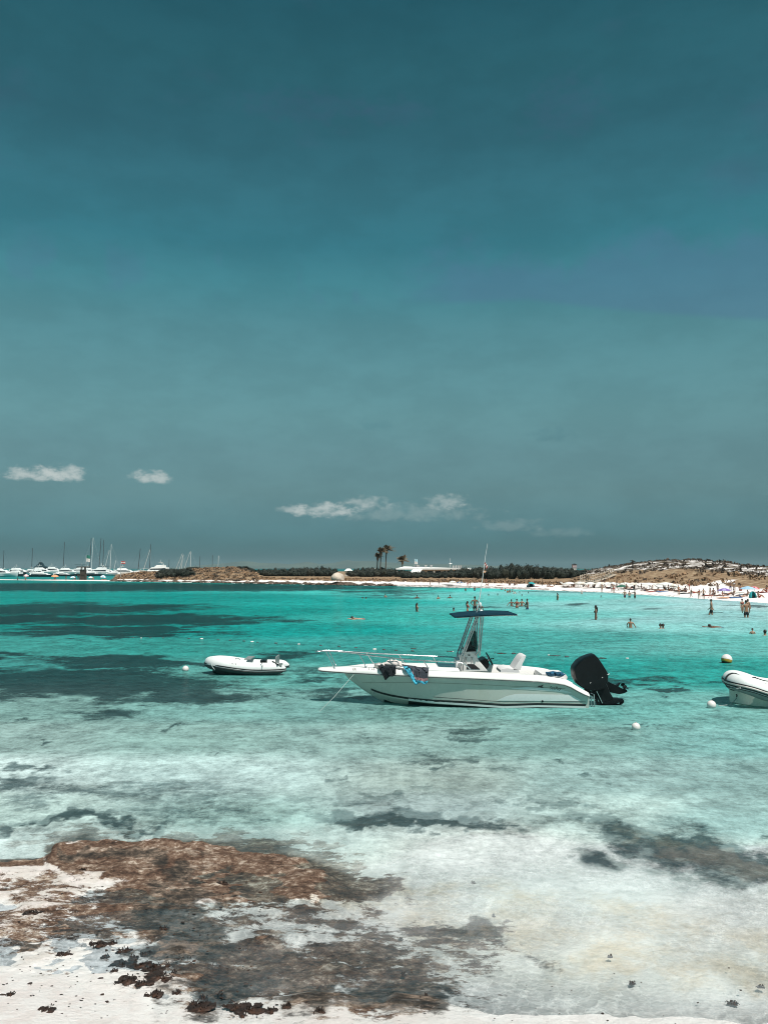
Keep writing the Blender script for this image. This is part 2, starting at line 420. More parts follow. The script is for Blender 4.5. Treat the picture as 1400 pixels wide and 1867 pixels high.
def azimuths(fine, coarse=40):
    a = np.linspace(R(-30), R(30), fine)
    b = np.linspace(R(30), R(330), coarse + 2)[1:-1]
    return np.concatenate([a, b])
def build_ground():
    rows = [dist_of(v, 0) for v in np.arange(1905, 1051, -1.35)]
    near = list(np.linspace(0.2, rows[0], 14)[:-1])
    extra = list(np.arange(88, 330, 1.6)) + list(np.arange(330, 700, 12))
    tail = [800, 1000, 1400, 2200, 4000, 9000, 14000]
    D = np.array(sorted(near + [r for r in rows if r < 330] + extra + tail))
    D = D[np.concatenate([[True], np.diff(D) > .012])]
    A = azimuths(520)
    # rows are rings of equal distance ahead inside the view, circles elsewhere
    AA, DD = np.meshgrid(A, D)
    fr = np.clip((R(40) - np.minimum(np.abs(AA), np.abs(AA - 2 * PI))) / R(8), 0, 1)
    RR = DD / (fr * np.cos(np.minimum(np.abs(AA), R(42))) + (1 - fr))
    X, Y = RR * np.sin(AA), RR * np.cos(AA)
    z, sf, q = ground_z(X, Y)
    back = Y < 0.3
    back_z = 2.0 + (fbm(X * .2, Y * .2, 77, 3) - .5) * .3
    rr = np.hypot(X, Y)
    t = sstep(np.abs(np.arctan2(X, Y)), R(55), R(75)) * 1.0
    side = np.where(rr < 5.2, z, np.where(Y < 0, .35 + .02 * np.minimum(rr, 60), z))
    z = np.where(back, np.where(rr < 5.2, 0.12 + np.maximum(5.2 - rr, 0) * .33, .3), z)
    lim = DD > 700
    z = np.where(lim, -2.0, z)
    sf = np.where(lim | back, -99, sf)
    M = ground_masks(X, Y, z, sf, q)
    one = np.ones_like(z)
    for k in M:
        M[k] = np.where(back, 0, M[k])
    m1 = np.stack([M['weed'], M['rock'], M['dark'], one], -1)
    m2 = np.stack([M['tan'], M['heath'], M['scrub'], one], -1)
    m3 = np.stack([M['grey'], np.where(sf > 0, 1., 0.), sstep(z, -.02, .04), one], -1)
    o = grid_mesh('ground', X, Y, z, dict(m1=m1, m2=m2, m3=m3))
    o['kind'] = 'structure'
    m = bpy.data.materials.new('sand_rock_and_seagrass')
    m.use_nodes = True
    T = NT(m.node_tree)
    P = T.n('ShaderNodeNewGeometry').outputs['Position']
    def att(nm):
        a = T.n('ShaderNodeAttribute', dict(attribute_name=nm))
        s = T.n('ShaderNodeSeparateColor', None, i0=a.outputs['Color'])
        return s.outputs
    weed, rock, dark = att('m1')[:3]
    tan, heath, scrub = att('m2')[:3]
    grey, island, dry = att('m3')[:3]
    f1 = T.noise(P, 1.3, 6.0, 0.65)
    f2 = T.noise(P, 5.0, 7.0, 0.68)
    f3 = T.noise(P, 22.0, 5.0, 0.65)
    f4 = T.noise(P, 0.35, 7.0, 0.62)
    st_ = T.v('MULTIPLY', P, (.72, 1, 1))
    g1 = T.mr(T.noise(st_, 3.5, 13.0, .80), .38, .62, 0, 1, smooth=False)
    g2 = T.mr(T.noise(T.v('ADD', st_, (9, 4, 0)), 14.0, 8.0, .80), .38, .62, 0, 1, smooth=False)
    gg = T.m('ADD', T.m('MULTIPLY', g1, .55), T.m('MULTIPLY', g2, .45))
    fl = T.noise(P, 0.45, 6.0, 0.72)
    def thr(mask, nz, amp=1.0, w=0.09):
        s = T.m('ADD', mask, T.m('MULTIPLY', T.m('SUBTRACT', nz, 0.5), amp))
        return T.m('MULTIPLY', T.mr(s, 0.5 - w, 0.5 + w), T.mr(mask, 0.02, 0.25))
    sand = T.mix(T.mr(f2, 0.42, 0.58), (0.88, 0.785, 0.745), (0.94, 0.875, 0.84))
    sand = T.mix(T.m('MULTIPLY', T.mr(f3, 0.62, 0.75), 0.25), sand, (0.55, 0.46, 0.38))
    gsp = thr(T.m('MULTIPLY', grey, 0.62), T.noise(T.v('MULTIPLY', P, (0.8, 1, 1)), 2.2, 7.0, 0.72), 1.5, 0.22)
    sand = T.mix(T.m('MULTIPLY', gsp, 0.75), sand, (0.27, 0.25, 0.21))
    # damp, algae-toned sand and stone where the shelf lies awash
    shelf = T.m('MULTIPLY', T.mr(rock, .05, .5), T.mr(f2, .38, .55))
    sand = T.mix(T.m('MULTIPLY', shelf, .55), sand, (0.50, 0.40, 0.32))
    sand = T.mix(T.m('SUBTRACT', 1.0, T.m('MINIMUM', T.m('ADD', dry, T.m('MULTIPLY', island, 1.0)), 1.0)), sand, T.mix(.9, sand, (1.0, .985, .955)))
    sand = T.mix(T.m('MULTIPLY', tan, T.mr(T.noise(P, 1.6, 8.0, .75), 0.40, 0.60, 0.1, 0.95)), sand, (0.92, 0.76, 0.58))
    # tiny wrack and shell specks
    spk = T.mr(T.noise(P, 3.4, 8.0, 0.8), 0.66, 0.72)
    sand = T.mix(T.m('MULTIPLY', spk, T.m('MULTIPLY', T.mr(f1, .45, .65), T.m('SUBTRACT', 1.0, T.m('MULTIPLY', dry, .7)))), sand, (0.16, 0.13, 0.11))
    # rock
    rcol = T.ramp(gg, [(0.20, (0.035, 0.022, 0.017)), (0.36, (0.10, 0.058, 0.04)), (0.52, (0.20, 0.125, 0.088)), (0.66, (0.34, 0.24, 0.175)), (0.84, (0.72, 0.60, 0.50))])
    rcol = T.mix(T.mr(f3, 0.35, 0.7), rcol, T.mix(0.5, rcol, (0.16, 0.085, 0.055)))
    bb = T.m('ADD', T.m('MULTIPLY', T.noise(T.v('MULTIPLY', P, (.55, 1, 1)), .9, 12.0, .80), .5), T.m('MULTIPLY', T.noise(T.v('MULTIPLY', P, (.5, 1, 1)), 6.0, 9.0, .78), .5))
    rm = thr(rock, bb, 5.0, 0.12)
    c = T.mix(rm, sand, rcol)
    dcol = T.ramp(gg, [(0.2, (0.020, 0.020, 0.019)), (0.5, (0.075, 0.060, 0.048)), (0.8, (0.28, 0.20, 0.15))])
    c = T.mix(T.m('MULTIPLY', thr(dark, T.m('ADD', T.m('MULTIPLY', f1, .5), T.m('MULTIPLY', T.noise(T.v('MULTIPLY', P, (.55, 1, 1)), 4.0, 10., .78), .5)), 4.5, 0.2), .9), c, dcol)
    wn = T.m('ADD', T.m('MULTIPLY', T.noise(T.v('MULTIPLY', P, (1, .6, 1)), .12, 10.0, 0.74), .38), T.m('ADD', T.m('MULTIPLY', T.noise(T.v('MULTIPLY', P, (0.6, 1, 1)), 0.9, 9.0, 0.75), .34), T.m('MULTIPLY', T.noise(T.v('MULTIPLY', P, (1.0, 1, 1)), 6.0, 9.0, 0.85), .28)))
    wm = thr(weed, wn, 5.6, 0.3)
    wcol = T.mix(T.mr(f2, 0.35, 0.65), (0.012, 0.022, 0.026), (0.045, 0.062, 0.060))
    wcol = T.mix(T.mr(grey, .76, .9), wcol, T.mix(T.mr(g1, .2, .8), (.035, .036, .031), (.15, .135, .11)))
    c = T.mix(T.m('MULTIPLY', wm, 0.93), c, wcol)
    # the far land: brown heath and dark scrub on pale dunes
    hcol = T.ramp(T.noise(P, 0.9, 7.0, 0.7), [(0.35, (0.13, 0.075, 0.045)), (0.5, (0.30, 0.19, 0.11)), (0.62, (0.46, 0.34, 0.22))])
    c = T.mix(thr(heath, T.noise(P, 0.55, 7.0, 0.75), 1.6, 0.10), c, hcol)
    scol = T.mix(T.mr(f1, .4, .6), (0.06, 0.045, 0.03), (0.17, 0.12, 0.075))
    c = T.mix(thr(scrub, fl, 1.9, 0.07), c, scol)
    # wet where the sea reaches
    b = T.n('ShaderNodeBsdfPrincipled', None, Base__Color=c)
    T.put(b, 'Roughness', T.mix(dry, (0.6, 0.6, 0.6), (0.85, 0.85, 0.85)))
    T.put(b, 'Specular IOR Level', 0.25)
    h = T.m('ADD', T.m('MULTIPLY', gg, 0.28), T.m('MULTIPLY', f2, .3))
    h = T.m('ADD', h, T.m('ADD', T.m('MULTIPLY', f3, .25), T.m('MULTIPLY', T.noise(P, 60., 4., .6), .12)))
    bp = T.n('ShaderNodeBump', None, Strength=0.8, Distance=0.08, Height=h)
    T.put(b, 'Normal', bp)
    T.n('ShaderNodeOutputMaterial', None, Surface=b)
    o.data.materials.append(m)
    return o
ground = build_ground()

# ------------------------------------------------------------------ the sea
# colour of the clear sandy bays as seen through the water: (column, row, r, g, b)
TINTS = [(0, 1045, 24, 107, 110), (200, 1045, 29, 117, 115), (0, 1062, 18, 117, 112), (350, 1066, 29, 127, 120), (650, 1070, 44, 146, 140), (800, 1076, 84, 185, 176), (1000, 1080, 134, 205, 200), (1300, 1098, 169, 209, 208), (1400, 1104, 174, 212, 210), (0, 1090, 30, 148, 140), (350, 1090, 30, 148, 140), (650, 1096, 48, 167, 158), (900, 1092, 109, 200, 192), (1150, 1100, 142, 206, 202), (1400, 1125, 154, 209, 206), (0, 1130, 28, 136, 128), (400, 1115, 20, 146, 138), (550, 1150, 40, 154, 146), (750, 1125, 70, 178, 168), (1000, 1125, 114, 199, 192), (1200, 1130, 146, 206, 203), (1300, 1140, 140, 205, 200), (0, 1180, 70, 154, 146), (300, 1180, 60, 152, 144), (700, 1170, 64, 162, 154), (1000, 1165, 82, 173, 166), (1350, 1175, 108, 189, 182), (0, 1215, 74, 154, 148), (500, 1230, 90, 158, 150), (800, 1200, 74, 161, 152), (1100, 1220, 88, 169, 162), (1370, 1230, 102, 176, 168), (0, 1290, 135, 177, 170), (400, 1290, 125, 173, 166), (620, 1290, 117, 165, 158), (1150, 1290, 115, 177, 170), (1380, 1300, 125, 181, 174), (0, 1345, 157, 189, 183), (350, 1345, 147, 185, 178), (700, 1350, 145, 177, 170), (1000, 1350, 133, 173, 166), (1350, 1350, 129, 181, 176), (0, 1410, 185, 207, 203), (400, 1410, 177, 203, 199), (800, 1420, 161, 181, 174), (1100, 1420, 147, 177, 172), (1350, 1420, 149, 185, 181), (0, 1480, 185, 203, 197), (450, 1490, 168, 196, 189), (800, 1470, 169, 190, 186), (1100, 1480, 167, 193, 187), (1350, 1490, 164, 202, 197), (0, 1540, 214, 226, 222), (500, 1535, 206, 218, 212), (900, 1545, 200, 212, 205), (1350, 1580, 186, 206, 202), (1000, 1620, 214, 220, 214), (1380, 1660, 212, 220, 215), (300, 1575, 226, 230, 222), (500, 1600, 226, 230, 222), (0, 1650, 240, 240, 238), (600, 1680, 232, 228, 220), (1000, 1720, 226, 224, 214), (1400, 1760, 226, 224, 214), (0, 1800, 246, 246, 244), (700, 1850, 245, 242, 238), (1400, 1860, 242, 238, 232)]
CORR = [(0.818, 1.457, 1.458), (0.818, 1.457, 1.458), (0.818, 1.457, 1.458), (0.818, 1.457, 1.458), (0.818, 1.457, 1.458), (0.818, 1.457, 1.458), (1.012, 1.043, 1.077), (1.18, 1.143, 1.186), (1.18, 1.143, 1.186), (0.1, 0.964, 0.964), (0.1, 0.978, 0.991), (0.185, 0.971, 0.992), (1.037, 1.121, 1.138), (1.036, 1.049, 1.073), (1.028, 1.001, 1.035), (0.1, 1.028, 1.03), (0.1, 1.028, 1.03), (0.126, 1.067, 1.082), (0.526, 0.962, 0.971), (1.024, 1.062, 1.075), (1.091, 0.997, 1.038), (1.144, 1.131, 1.163), (0.82, 0.968, 0.977), (0.777, 1.001, 1.003), (0.788, 0.935, 0.968), (0.879, 0.983, 0.995), (0.959, 0.997, 1.01), (0.82, 0.968, 0.977), (1.317, 1.252, 1.277), (0.788, 0.935, 0.968), (0.197, 0.856, 0.847), (0.197, 0.856, 0.847), (0.997, 0.928, 0.938), (1.317, 1.252, 1.277), (1.091, 1.027, 1.054), (1.178, 1.181, 1.201), (1.092, 1.063, 1.085), (1.042, 0.958, 0.965), (1.229, 1.121, 1.128), (1.439, 1.34, 1.376), (1.147, 1.071, 1.087), (1.362, 1.271, 1.291), (1.729, 1.586, 1.616), (1.729, 1.586, 1.616), (1.536, 1.406, 1.417), (1.794, 1.658, 1.694), (1.29, 1.195, 1.2), (1.785, 1.8, 1.8), (1.671, 1.697, 1.713), (1.777, 1.623, 1.678), (2.434, 2.182, 2.211), (1.527, 1.406, 1.426), (1.785, 1.8, 1.8), (1.671, 1.697, 1.713), (2.434, 2.182, 2.211), (2.801, 2.51, 2.455), (3.5, 3.5, 3.5), (2.801, 2.51, 2.455), (1.671, 1.697, 1.713), (1.671, 1.697, 1.713), (2.427, 2.412, 2.471), (2.427, 2.412, 2.471), (3.5, 3.5, 3.5), (3.5, 3.5, 3.5), (2.427, 2.412, 2.471), (3.5, 3.5, 3.5), (3.5, 3.5, 3.5)]
def build_sea():
    rows = [dist_of(v, 0) for v in list(np.arange(1925, 1300, -4)) + list(np.arange(1300, 1038.5, -1.5))]
    D = np.array([0.4, 2, 4] + [r for r in rows if r > 5] + [3000, 6000, 12000, 14500])
    A = azimuths(300)
    AA, DD = np.meshgrid(A, D)
    fr = np.clip((R(40) - np.minimum(np.abs(AA), np.abs(AA - 2 * PI))) / R(8), 0, 1)
    RR = DD / (fr * np.cos(np.minimum(np.abs(AA), R(42))) + (1 - fr))
    X, Y = RR * np.sin(AA), RR * np.cos(AA)
    u, v = proj(X, Y, np.zeros_like(X))
    u = np.where(Y > .2, u, 700.)
    v = np.where(Y > .2, v, 1900.)
    u = np.clip(u, -150, 1550); v = np.clip(v, 1038, 1880)
    s = np.array([lin(*t[2:]) for t in TINTS])
    q = np.array([(t[0] / 260.0, math.log(t[1] - 1020.0) * 9.0) for t in TINTS])
    pu, pv = u / 260.0, np.log(v - 1020.0) * 9.0
    W = np.zeros(u.shape); C = np.zeros(u.shape + (3,)); WW = []
    for (a, b), c in zip(q, s):
        w = 1.0 / (((pu - a) ** 2 + (pv - b) ** 2) + 0.12) ** 2.2
        W += w; C += w[..., None] * c; WW.append(w)
    C /= W[..., None]
    for i in range(3):
        k_ = sum(w_ * c_ for w_, c_ in zip(WW, [t[i] for t in CORR])) / sum(WW)
        C[..., i] *= k_
    z, sf, q_ = ground_z(X, Y)
    MM = ground_masks(X, Y, np.zeros_like(X), np.where(sf > 0, -1., sf), q_)
    # light that reaches the sandy bottom and comes back crosses the water twice
    sandlit = np.array([0.90, 0.84, 0.79]) * 1.16
    T2 = C / sandlit
    T2 = T2 / np.maximum(T2.max(-1, keepdims=True), 1.0)
    tint = np.sqrt(np.clip(T2, .0005, 1.0))
    one = np.ones(u.shape + (1,))
    seen = (Y > .2)
    attrs = dict(tint=np.concatenate([tint, (sstep(-z, .0, .14) * seen * (1 - .9 * np.clip(np.maximum(MM['rock'], MM['dark']) * (v > 1500), 0, 1)))[..., None]], -1), bodycol=np.concatenate([np.clip(C / 1.36, 0, 1), one], -1),
                 w1=np.stack([np.where(seen, MM['weed'], 0), np.where(seen, MM['grey'], 0), np.where(seen, MM['dark'], 0), np.ones_like(X)], -1))
    o = grid_mesh('sea', X, Y, np.zeros_like(X), attrs)
    o['kind'] = 'structure'
    m = bpy.data.materials.new('clear_sea_water')
    m.use_nodes = True
    T = NT(m.node_tree)
    P = T.n('ShaderNodeNewGeometry').outputs['Position']
    ti = T.n('ShaderNodeAttribute', dict(attribute_name='tint'))
    bc = T.n('ShaderNodeAttribute', dict(attribute_name='bodycol'))
    wa = T.n('ShaderNodeSeparateColor', None, i0=T.n('ShaderNodeAttribute', dict(attribute_name='w1')).outputs['Color']).outputs
    # the flatter the look, the longer the way through the water and the less of the bottom shows
    geo = T.n('ShaderNodeNewGeometry')
    dp = T.n('ShaderNodeVectorMath', dict(operation='DOT_PRODUCT'), i0=geo.outputs['Incoming'], i1=geo.outputs['True Normal'])
    cosv = T.m('ABSOLUTE', dp.outputs['Value'])
    body = T.m('MULTIPLY', T.mr(cosv, .10, .35, .97, .34), ti.outputs['Alpha'])
    wnz = T.m('ADD', T.m('MULTIPLY', T.noise(T.v('MULTIPLY', P, (1, .6, 1)), .12, 10.0, 0.74), .38), T.m('ADD', T.m('MULTIPLY', T.noise(T.v('MULTIPLY', P, (0.6, 1, 1)), 0.9, 9.0, 0.75), .34), T.m('MULTIPLY', T.noise(T.v('MULTIPLY', P, (1.0, 1, 1)), 6.0, 9.0, 0.85), .28)))
    wmask = T.m('MULTIPLY', T.mr(T.m('ADD', wa[0], T.m('MULTIPLY', T.m('SUBTRACT', wnz, .5), 5.6)), .15, .75), T.mr(wa[0], .02, .25))
    gm = T.m('MULTIPLY', T.mr(T.m('ADD', T.m('MULTIPLY', wa[1], .62), T.m('MULTIPLY', T.m('SUBTRACT', T.noise(P, 2.2, 7., .72), .5), 1.5)), .28, .72), .55)
    bcol = T.mix(gm, bc.outputs['Color'], T.mix(1.0, bc.outputs['Color'], (.42, .40, .38), 'MULTIPLY'))
    wcol = T.mix(1.0, T.mix(1.0, bc.outputs['Color'], (.07, .085, .09), 'MULTIPLY'), (.003, .009, .010), 'ADD')
    wcol = T.mix(T.mr(wa[1], .76, .9), wcol, T.mix(1.0, bc.outputs['Color'], (.22, .19, .16), 'MULTIPLY'))
    bcol = T.mix(T.m('MULTIPLY', wmask, .95), bcol, wcol)
    # short dark slivers of drifting leaf and painted shade on wavelet fronts
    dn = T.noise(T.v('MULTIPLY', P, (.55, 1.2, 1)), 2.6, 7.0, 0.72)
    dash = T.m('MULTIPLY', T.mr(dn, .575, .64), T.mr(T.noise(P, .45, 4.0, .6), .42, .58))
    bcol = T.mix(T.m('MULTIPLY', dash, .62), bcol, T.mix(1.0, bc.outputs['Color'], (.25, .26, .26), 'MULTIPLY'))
    # small chop: bright crests and shaded troughs painted into the water colour
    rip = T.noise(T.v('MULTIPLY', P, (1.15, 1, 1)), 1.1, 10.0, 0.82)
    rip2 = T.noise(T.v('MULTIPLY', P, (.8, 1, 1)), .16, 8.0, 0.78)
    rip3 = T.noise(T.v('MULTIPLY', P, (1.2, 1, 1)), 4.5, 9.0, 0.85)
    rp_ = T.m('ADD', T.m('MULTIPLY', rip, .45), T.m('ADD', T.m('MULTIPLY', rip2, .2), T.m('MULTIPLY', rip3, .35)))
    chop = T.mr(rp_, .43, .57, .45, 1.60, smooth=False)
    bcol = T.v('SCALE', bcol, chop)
    Q = T.v('MULTIPLY', P, (0.75, 1.0, 1.0))
    warp = T.v('SCALE', T.v('SUBTRACT', T.noise(P, 1.6, 3.0, 0.5, out=1), (.5, .5, .5)), 0.55)
    Qw = T.v('ADD', Q, warp)
    w1 = T.noise(Qw, 0.8, 4.0, 0.6)
    w2 = T.noise(Qw, 3.2, 5.0, 0.65)
    w3 = T.noise(Qw, 9.0, 4.0, 0.6)
    h = T.m('ADD', T.m('MULTIPLY', w1, 0.55), T.m('ADD', T.m('MULTIPLY', w2, 0.30), T.m('MULTIPLY', w3, 0.08)))
    bp = T.n('ShaderNodeBump', None, Strength=1.0, Distance=0.16, Height=h)
    # focused light painted as a bright net and mottling in the transparent colour
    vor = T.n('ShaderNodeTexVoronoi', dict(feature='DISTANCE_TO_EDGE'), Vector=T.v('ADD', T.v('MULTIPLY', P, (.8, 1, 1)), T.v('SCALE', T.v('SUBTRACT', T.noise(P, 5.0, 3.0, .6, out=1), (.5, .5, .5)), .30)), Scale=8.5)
    caustic_net = T.mr(vor.outputs['Distance'], 0.0, 0.13, 1.0, 0.0)
    gather = T.m('MULTIPLY', T.m('ADD', T.m('MULTIPLY', caustic_net, 0.6), T.m('MULTIPLY', T.mr(w2, .35, .65), .4)), 1.0)
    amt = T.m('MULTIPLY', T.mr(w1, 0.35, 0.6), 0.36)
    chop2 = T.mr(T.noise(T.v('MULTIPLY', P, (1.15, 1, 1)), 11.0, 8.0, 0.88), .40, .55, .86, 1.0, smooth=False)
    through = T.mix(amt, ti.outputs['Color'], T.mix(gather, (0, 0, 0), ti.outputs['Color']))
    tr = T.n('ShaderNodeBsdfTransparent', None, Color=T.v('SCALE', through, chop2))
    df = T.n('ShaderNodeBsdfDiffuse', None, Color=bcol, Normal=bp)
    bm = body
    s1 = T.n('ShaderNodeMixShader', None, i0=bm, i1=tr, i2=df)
    gl = T.n('ShaderNodeBsdfGlossy', None, Color=(1, 1, 1), Roughness=0.10, Normal=bp)
    fr_ = T.n('ShaderNodeFresnel', None, IOR=1.33, Normal=bp)
    fac = T.m('MINIMUM', T.m('MULTIPLY', fr_, .7), 0.14)
    s2 = T.n('ShaderNodeMixShader', None, i0=fac, i1=s1, i2=gl)
    T.n('ShaderNodeOutputMaterial', None, Surface=s2)
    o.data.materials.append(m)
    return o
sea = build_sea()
# ------------------------------------------------------------------ mesh kit
class G:
    """collects simple shapes; mk() links them as one mesh object"""
    def __init__(s):
        s.v, s.f, s.mi = [], [], []
    def add(s, vs, fs, mi=0):
        b = len(s.v)
        s.v += [tuple(p) for p in vs]
        s.f += [tuple(i + b for i in f) for f in fs]
        s.mi += [mi] * len(fs)
        return s
    def rings(s, rings, closed=True, caps=True, mi=0):
        """skin a list of equal rings of points"""
        n = len(rings[0])
        vs = [p for r in rings for p in r]
        fs = []
        for i in range(len(rings) - 1):
            for j in range(n if closed else n - 1):
                k = (j + 1) % n
                fs.append((i * n + j, i * n + k, (i + 1) * n + k, (i + 1) * n + j))
        if caps and closed:
            fs.append(tuple(range(n))[::-1])
            fs.append(tuple((len(rings) - 1) * n + j for j in range(n)))
        return s.add(vs, fs, mi)
    def tube(s, pts, r, seg=8, mi=0, a0=None, a1=None, up=None, closed=False):
        P = [Vector(p) for p in pts]
        rs = r if isinstance(r, (list, tuple)) else [r] * len(P)
        R_ = []
        for i, p in enumerate(P):
            if closed:
                d = P[(i + 1) % len(P)] - P[i - 1]
            else:
                d = (P[min(i + 1, len(P) - 1)] - P[max(i - 1, 0)])
            d.normalize()
            w = Vector(up) if up else (Vector((0, 0, 1)) if abs(d.z) < .9 else Vector((0, 1, 0)))
            x = d.cross(w).normalized()
            y = x.cross(d).normalized()
            if a0 is None:
                an = [2 * PI * k / seg for k in range(seg)]
            else:
                an = [a0 + (a1 - a0) * k / seg for k in range(seg + 1)]
            R_.append([p + x * math.cos(a) * rs[i] + y * math.sin(a) * rs[i] for a in an])
        if closed:
            R_.append(R_[0])
        return s.rings(R_, closed=a0 is None, caps=(a0 is None and not closed), mi=mi)
    def box(s, c, d, rot=None, mi=0, taper=1.0):
        c = Vector(c)
        vs = []
        for z in (-1, 1):
            k = taper if z > 0 else 1.0
            for x, y in ((-1, -1), (1, -1), (1, 1), (-1, 1)):
                p = Vector((x * d[0] / 2 * k, y * d[1] / 2 * k, z * d[2] / 2))
                if rot:
                    p = rot @ p
                vs.append(c + p)
        return s.add(vs, [(3, 2, 1, 0), (4, 5, 6, 7), (0, 1, 5, 4), (1, 2, 6, 5), (2, 3, 7, 6), (3, 0, 4, 7)], mi)
    def prism(s, poly, y0, y1, mi=0, shrink=None):
        """polygon in the x-z plane extruded along y; shrink gives a pillowed edge"""
        c = sum((Vector((p[0], 0, p[1])) for p in poly), Vector()) / len(poly)
        def ring(y, k):
            return [Vector((c.x + (p[0] - c.x) * k, y, c.z + (p[1] - c.z) * k)) for p in poly]
        if shrink:
            w = (y1 - y0)
            prof = [(0, 1 - shrink), (.08, 1 - shrink * .35), (.25, 1), (.75, 1), (.92, 1 - shrink * .35), (1, 1 - shrink)]
            rs = [ring(y0 + w * a, k) for a, k in prof]
        else:
            rs = [ring(y0, 1), ring(y1, 1)]
        return s.rings(rs, mi=mi)
    def lathe(s, prof, c=(0, 0, 0), seg=16, mi=0, sx=1, sy=1):
        c = Vector(c)
        rs = [[c + Vector((r * math.cos(2 * PI * k / seg) * sx, r * math.sin(2 * PI * k / seg) * sy, z)) for k in range(seg)] for r, z in prof]
        return s.rings(rs, mi=mi)
    def blob(s, c, d, seed=0, amp=.2, sub=2, mi=0, flat=None):
        bm = bmesh.new()
        bmesh.ops.create_icosphere(bm, subdivisions=sub, radius=1)
        rnd = random.Random(seed)
        ph = [rnd.uniform(0, 9) for _ in range(9)]
        vs = []
        for v in bm.verts:
            p = v.co.copy()
            k = 1 + amp * (math.sin(p.x * 3.1 + ph[0]) * math.cos(p.y * 2.7 + ph[1]) + .6 * math.sin(p.z * 5.3 + ph[2] + p.x * 3) + .5 * math.sin(p.y * 7.1 + ph[3]) * math.cos(p.x * 6.3 + ph[4]))
            q = Vector((p.x * d[0] * k, p.y * d[1] * k, p.z * d[2] * k))
            if flat is not None:
                q.z = max(q.z, flat)
            vs.append(Vector(c) + q)
        fs = [tuple(v.index for v in f.verts) for f in bm.faces]
        bm.free()
        return s.add(vs, fs, mi)
    def mk(s, name, mats, parent=None, smooth=40, off=None, loc=None):
        me = bpy.data.meshes.new(name)
        o_ = Vector(off) if off is not None else Vector()
        me.from_pydata([Vector(p) - o_ for p in s.v], [], s.f)
        if not isinstance(mats, (list, tuple)):
            mats = [mats]
        for m in mats:
            me.materials.append(m)
        me.polygons.foreach_set('material_index', s.mi)
        bm = bmesh.new(); bm.from_mesh(me)
        bmesh.ops.recalc_face_normals(bm, faces=bm.faces)
        if smooth:
            for f in bm.faces:
                f.smooth = True
            for e in bm.edges:
                if len(e.link_faces) == 2 and e.calc_face_angle(0) > R(smooth):
                    e.smooth = False
        bm.to_mesh(me); bm.free()
        me.update()
        o = bpy.data.objects.new(name, me)
        COL.objects.link(o)
        if parent:
            o.parent = parent
        if loc is not None:
            o.location = loc
        return o

def tag(o, label, cat, group=None, kind=None):
    if label: o['label'] = label
    if cat: o['category'] = cat
    if group: o['group'] = group
    if kind: o['kind'] = kind
    return o
def thing(name, label, cat, loc=(0, 0, 0), rotz=0.0, group=None):
    o = bpy.data.objects.new(name, None)
    o.empty_display_size = 0.2
    COL.objects.link(o)
    o.location = loc
    o.rotation_euler = (0, 0, rotz)
    return tag(o, label, cat, group)
KIDS = {}
def children_of(o):
    return [c for c in bpy.data.objects if c.parent is o]
def dup(root, label, loc, rotz=0.0, scale=1.0, kids=None, swap=None, group=None, rot=None):
    """a copy of a thing with copies of its parts; swap = {material slot name of the source: material}"""
    kids = kids if kids is not None else KIDS.setdefault(root.name, children_of(root))
    r = root.copy(); COL.objects.link(r)
    r.location = loc; r.rotation_euler = rot or (0, 0, rotz); r.scale = (scale,) * 3
    r['label'] = label
    if group: r['group'] = group
    def recolour(c):
        for i, sl in enumerate(c.material_slots):
            if swap and sl.material and sl.material.name in swap:
                m = swap[sl.material.name]
                sl.link = 'OBJECT'; sl.material = m
    if r.type == 'MESH':
        recolour(r)
    for k in kids:
        c = k.copy(); COL.objects.link(c); c.parent = r
        recolour(c)
        for g in KIDS.setdefault(k.name, children_of(k)):
            d = g.copy(); COL.objects.link(d); d.parent = c
            recolour(d)
    return r
def skin_mesh(name, pts, edges, radii, root, sub=1):
    """one continuous surface grown round a skeleton"""
    me = bpy.data.meshes.new(name)
    me.from_pydata(pts, edges, [])
    o = bpy.data.objects.new(name, me); COL.objects.link(o)
    md = o.modifiers.new('s', 'SKIN')
    sk = me.skin_vertices[0].data
    for i, r in enumerate(radii):
        sk[i].radius = r if isinstance(r, tuple) else (r, r)
        sk[i].use_root = (i == root)
    if sub:
        ss = o.modifiers.new('u', 'SUBSURF'); ss.levels = sub; ss.render_levels = sub
    bpy.context.view_layer.update()
    ev = o.evaluated_get(bpy.context.evaluated_depsgraph_get())
    out = bpy.data.meshes.new_from_object(ev)
    bpy.data.objects.remove(o)
    out.name = name
    out.polygons.foreach_set('use_smooth', [True] * len(out.polygons))
    return out
def text_pts(body, size, shear=0.0):
    """flat lettering as vertices and faces, left end at the origin"""
    cu = bpy.data.curves.new('lettering', 'FONT')
    cu.body = body; cu.size = size; cu.shear = shear; cu.resolution_u = 2
    o = bpy.data.objects.new('lettering', cu); COL.objects.link(o)
    bpy.context.view_layer.update()
    me = bpy.data.meshes.new_from_object(o.evaluated_get(bpy.context.evaluated_depsgraph_get()))
    vs = [v.co.copy() for v in me.vertices]; fs = [tuple(p.vertices) for p in me.polygons]
    bpy.data.objects.remove(o); bpy.data.meshes.remove(me)
    return vs, fs
def spline(pts, n=6):
    """Catmull-Rom through points"""
    P = [Vector(p) for p in pts]
    out = []
    for i in range(len(P) - 1):
        a, b, c, d = P[max(i - 1, 0)], P[i], P[i + 1], P[min(i + 2, len(P) - 1)]
        for k in range(n):
            t = k / n
            out.append(.5 * ((2 * b) + (c - a) * t + (2 * a - 5 * b + 4 * c - d) * t * t + (3 * b - a - 3 * c + d) * t ** 3))
    out.append(P[-1])
    return out

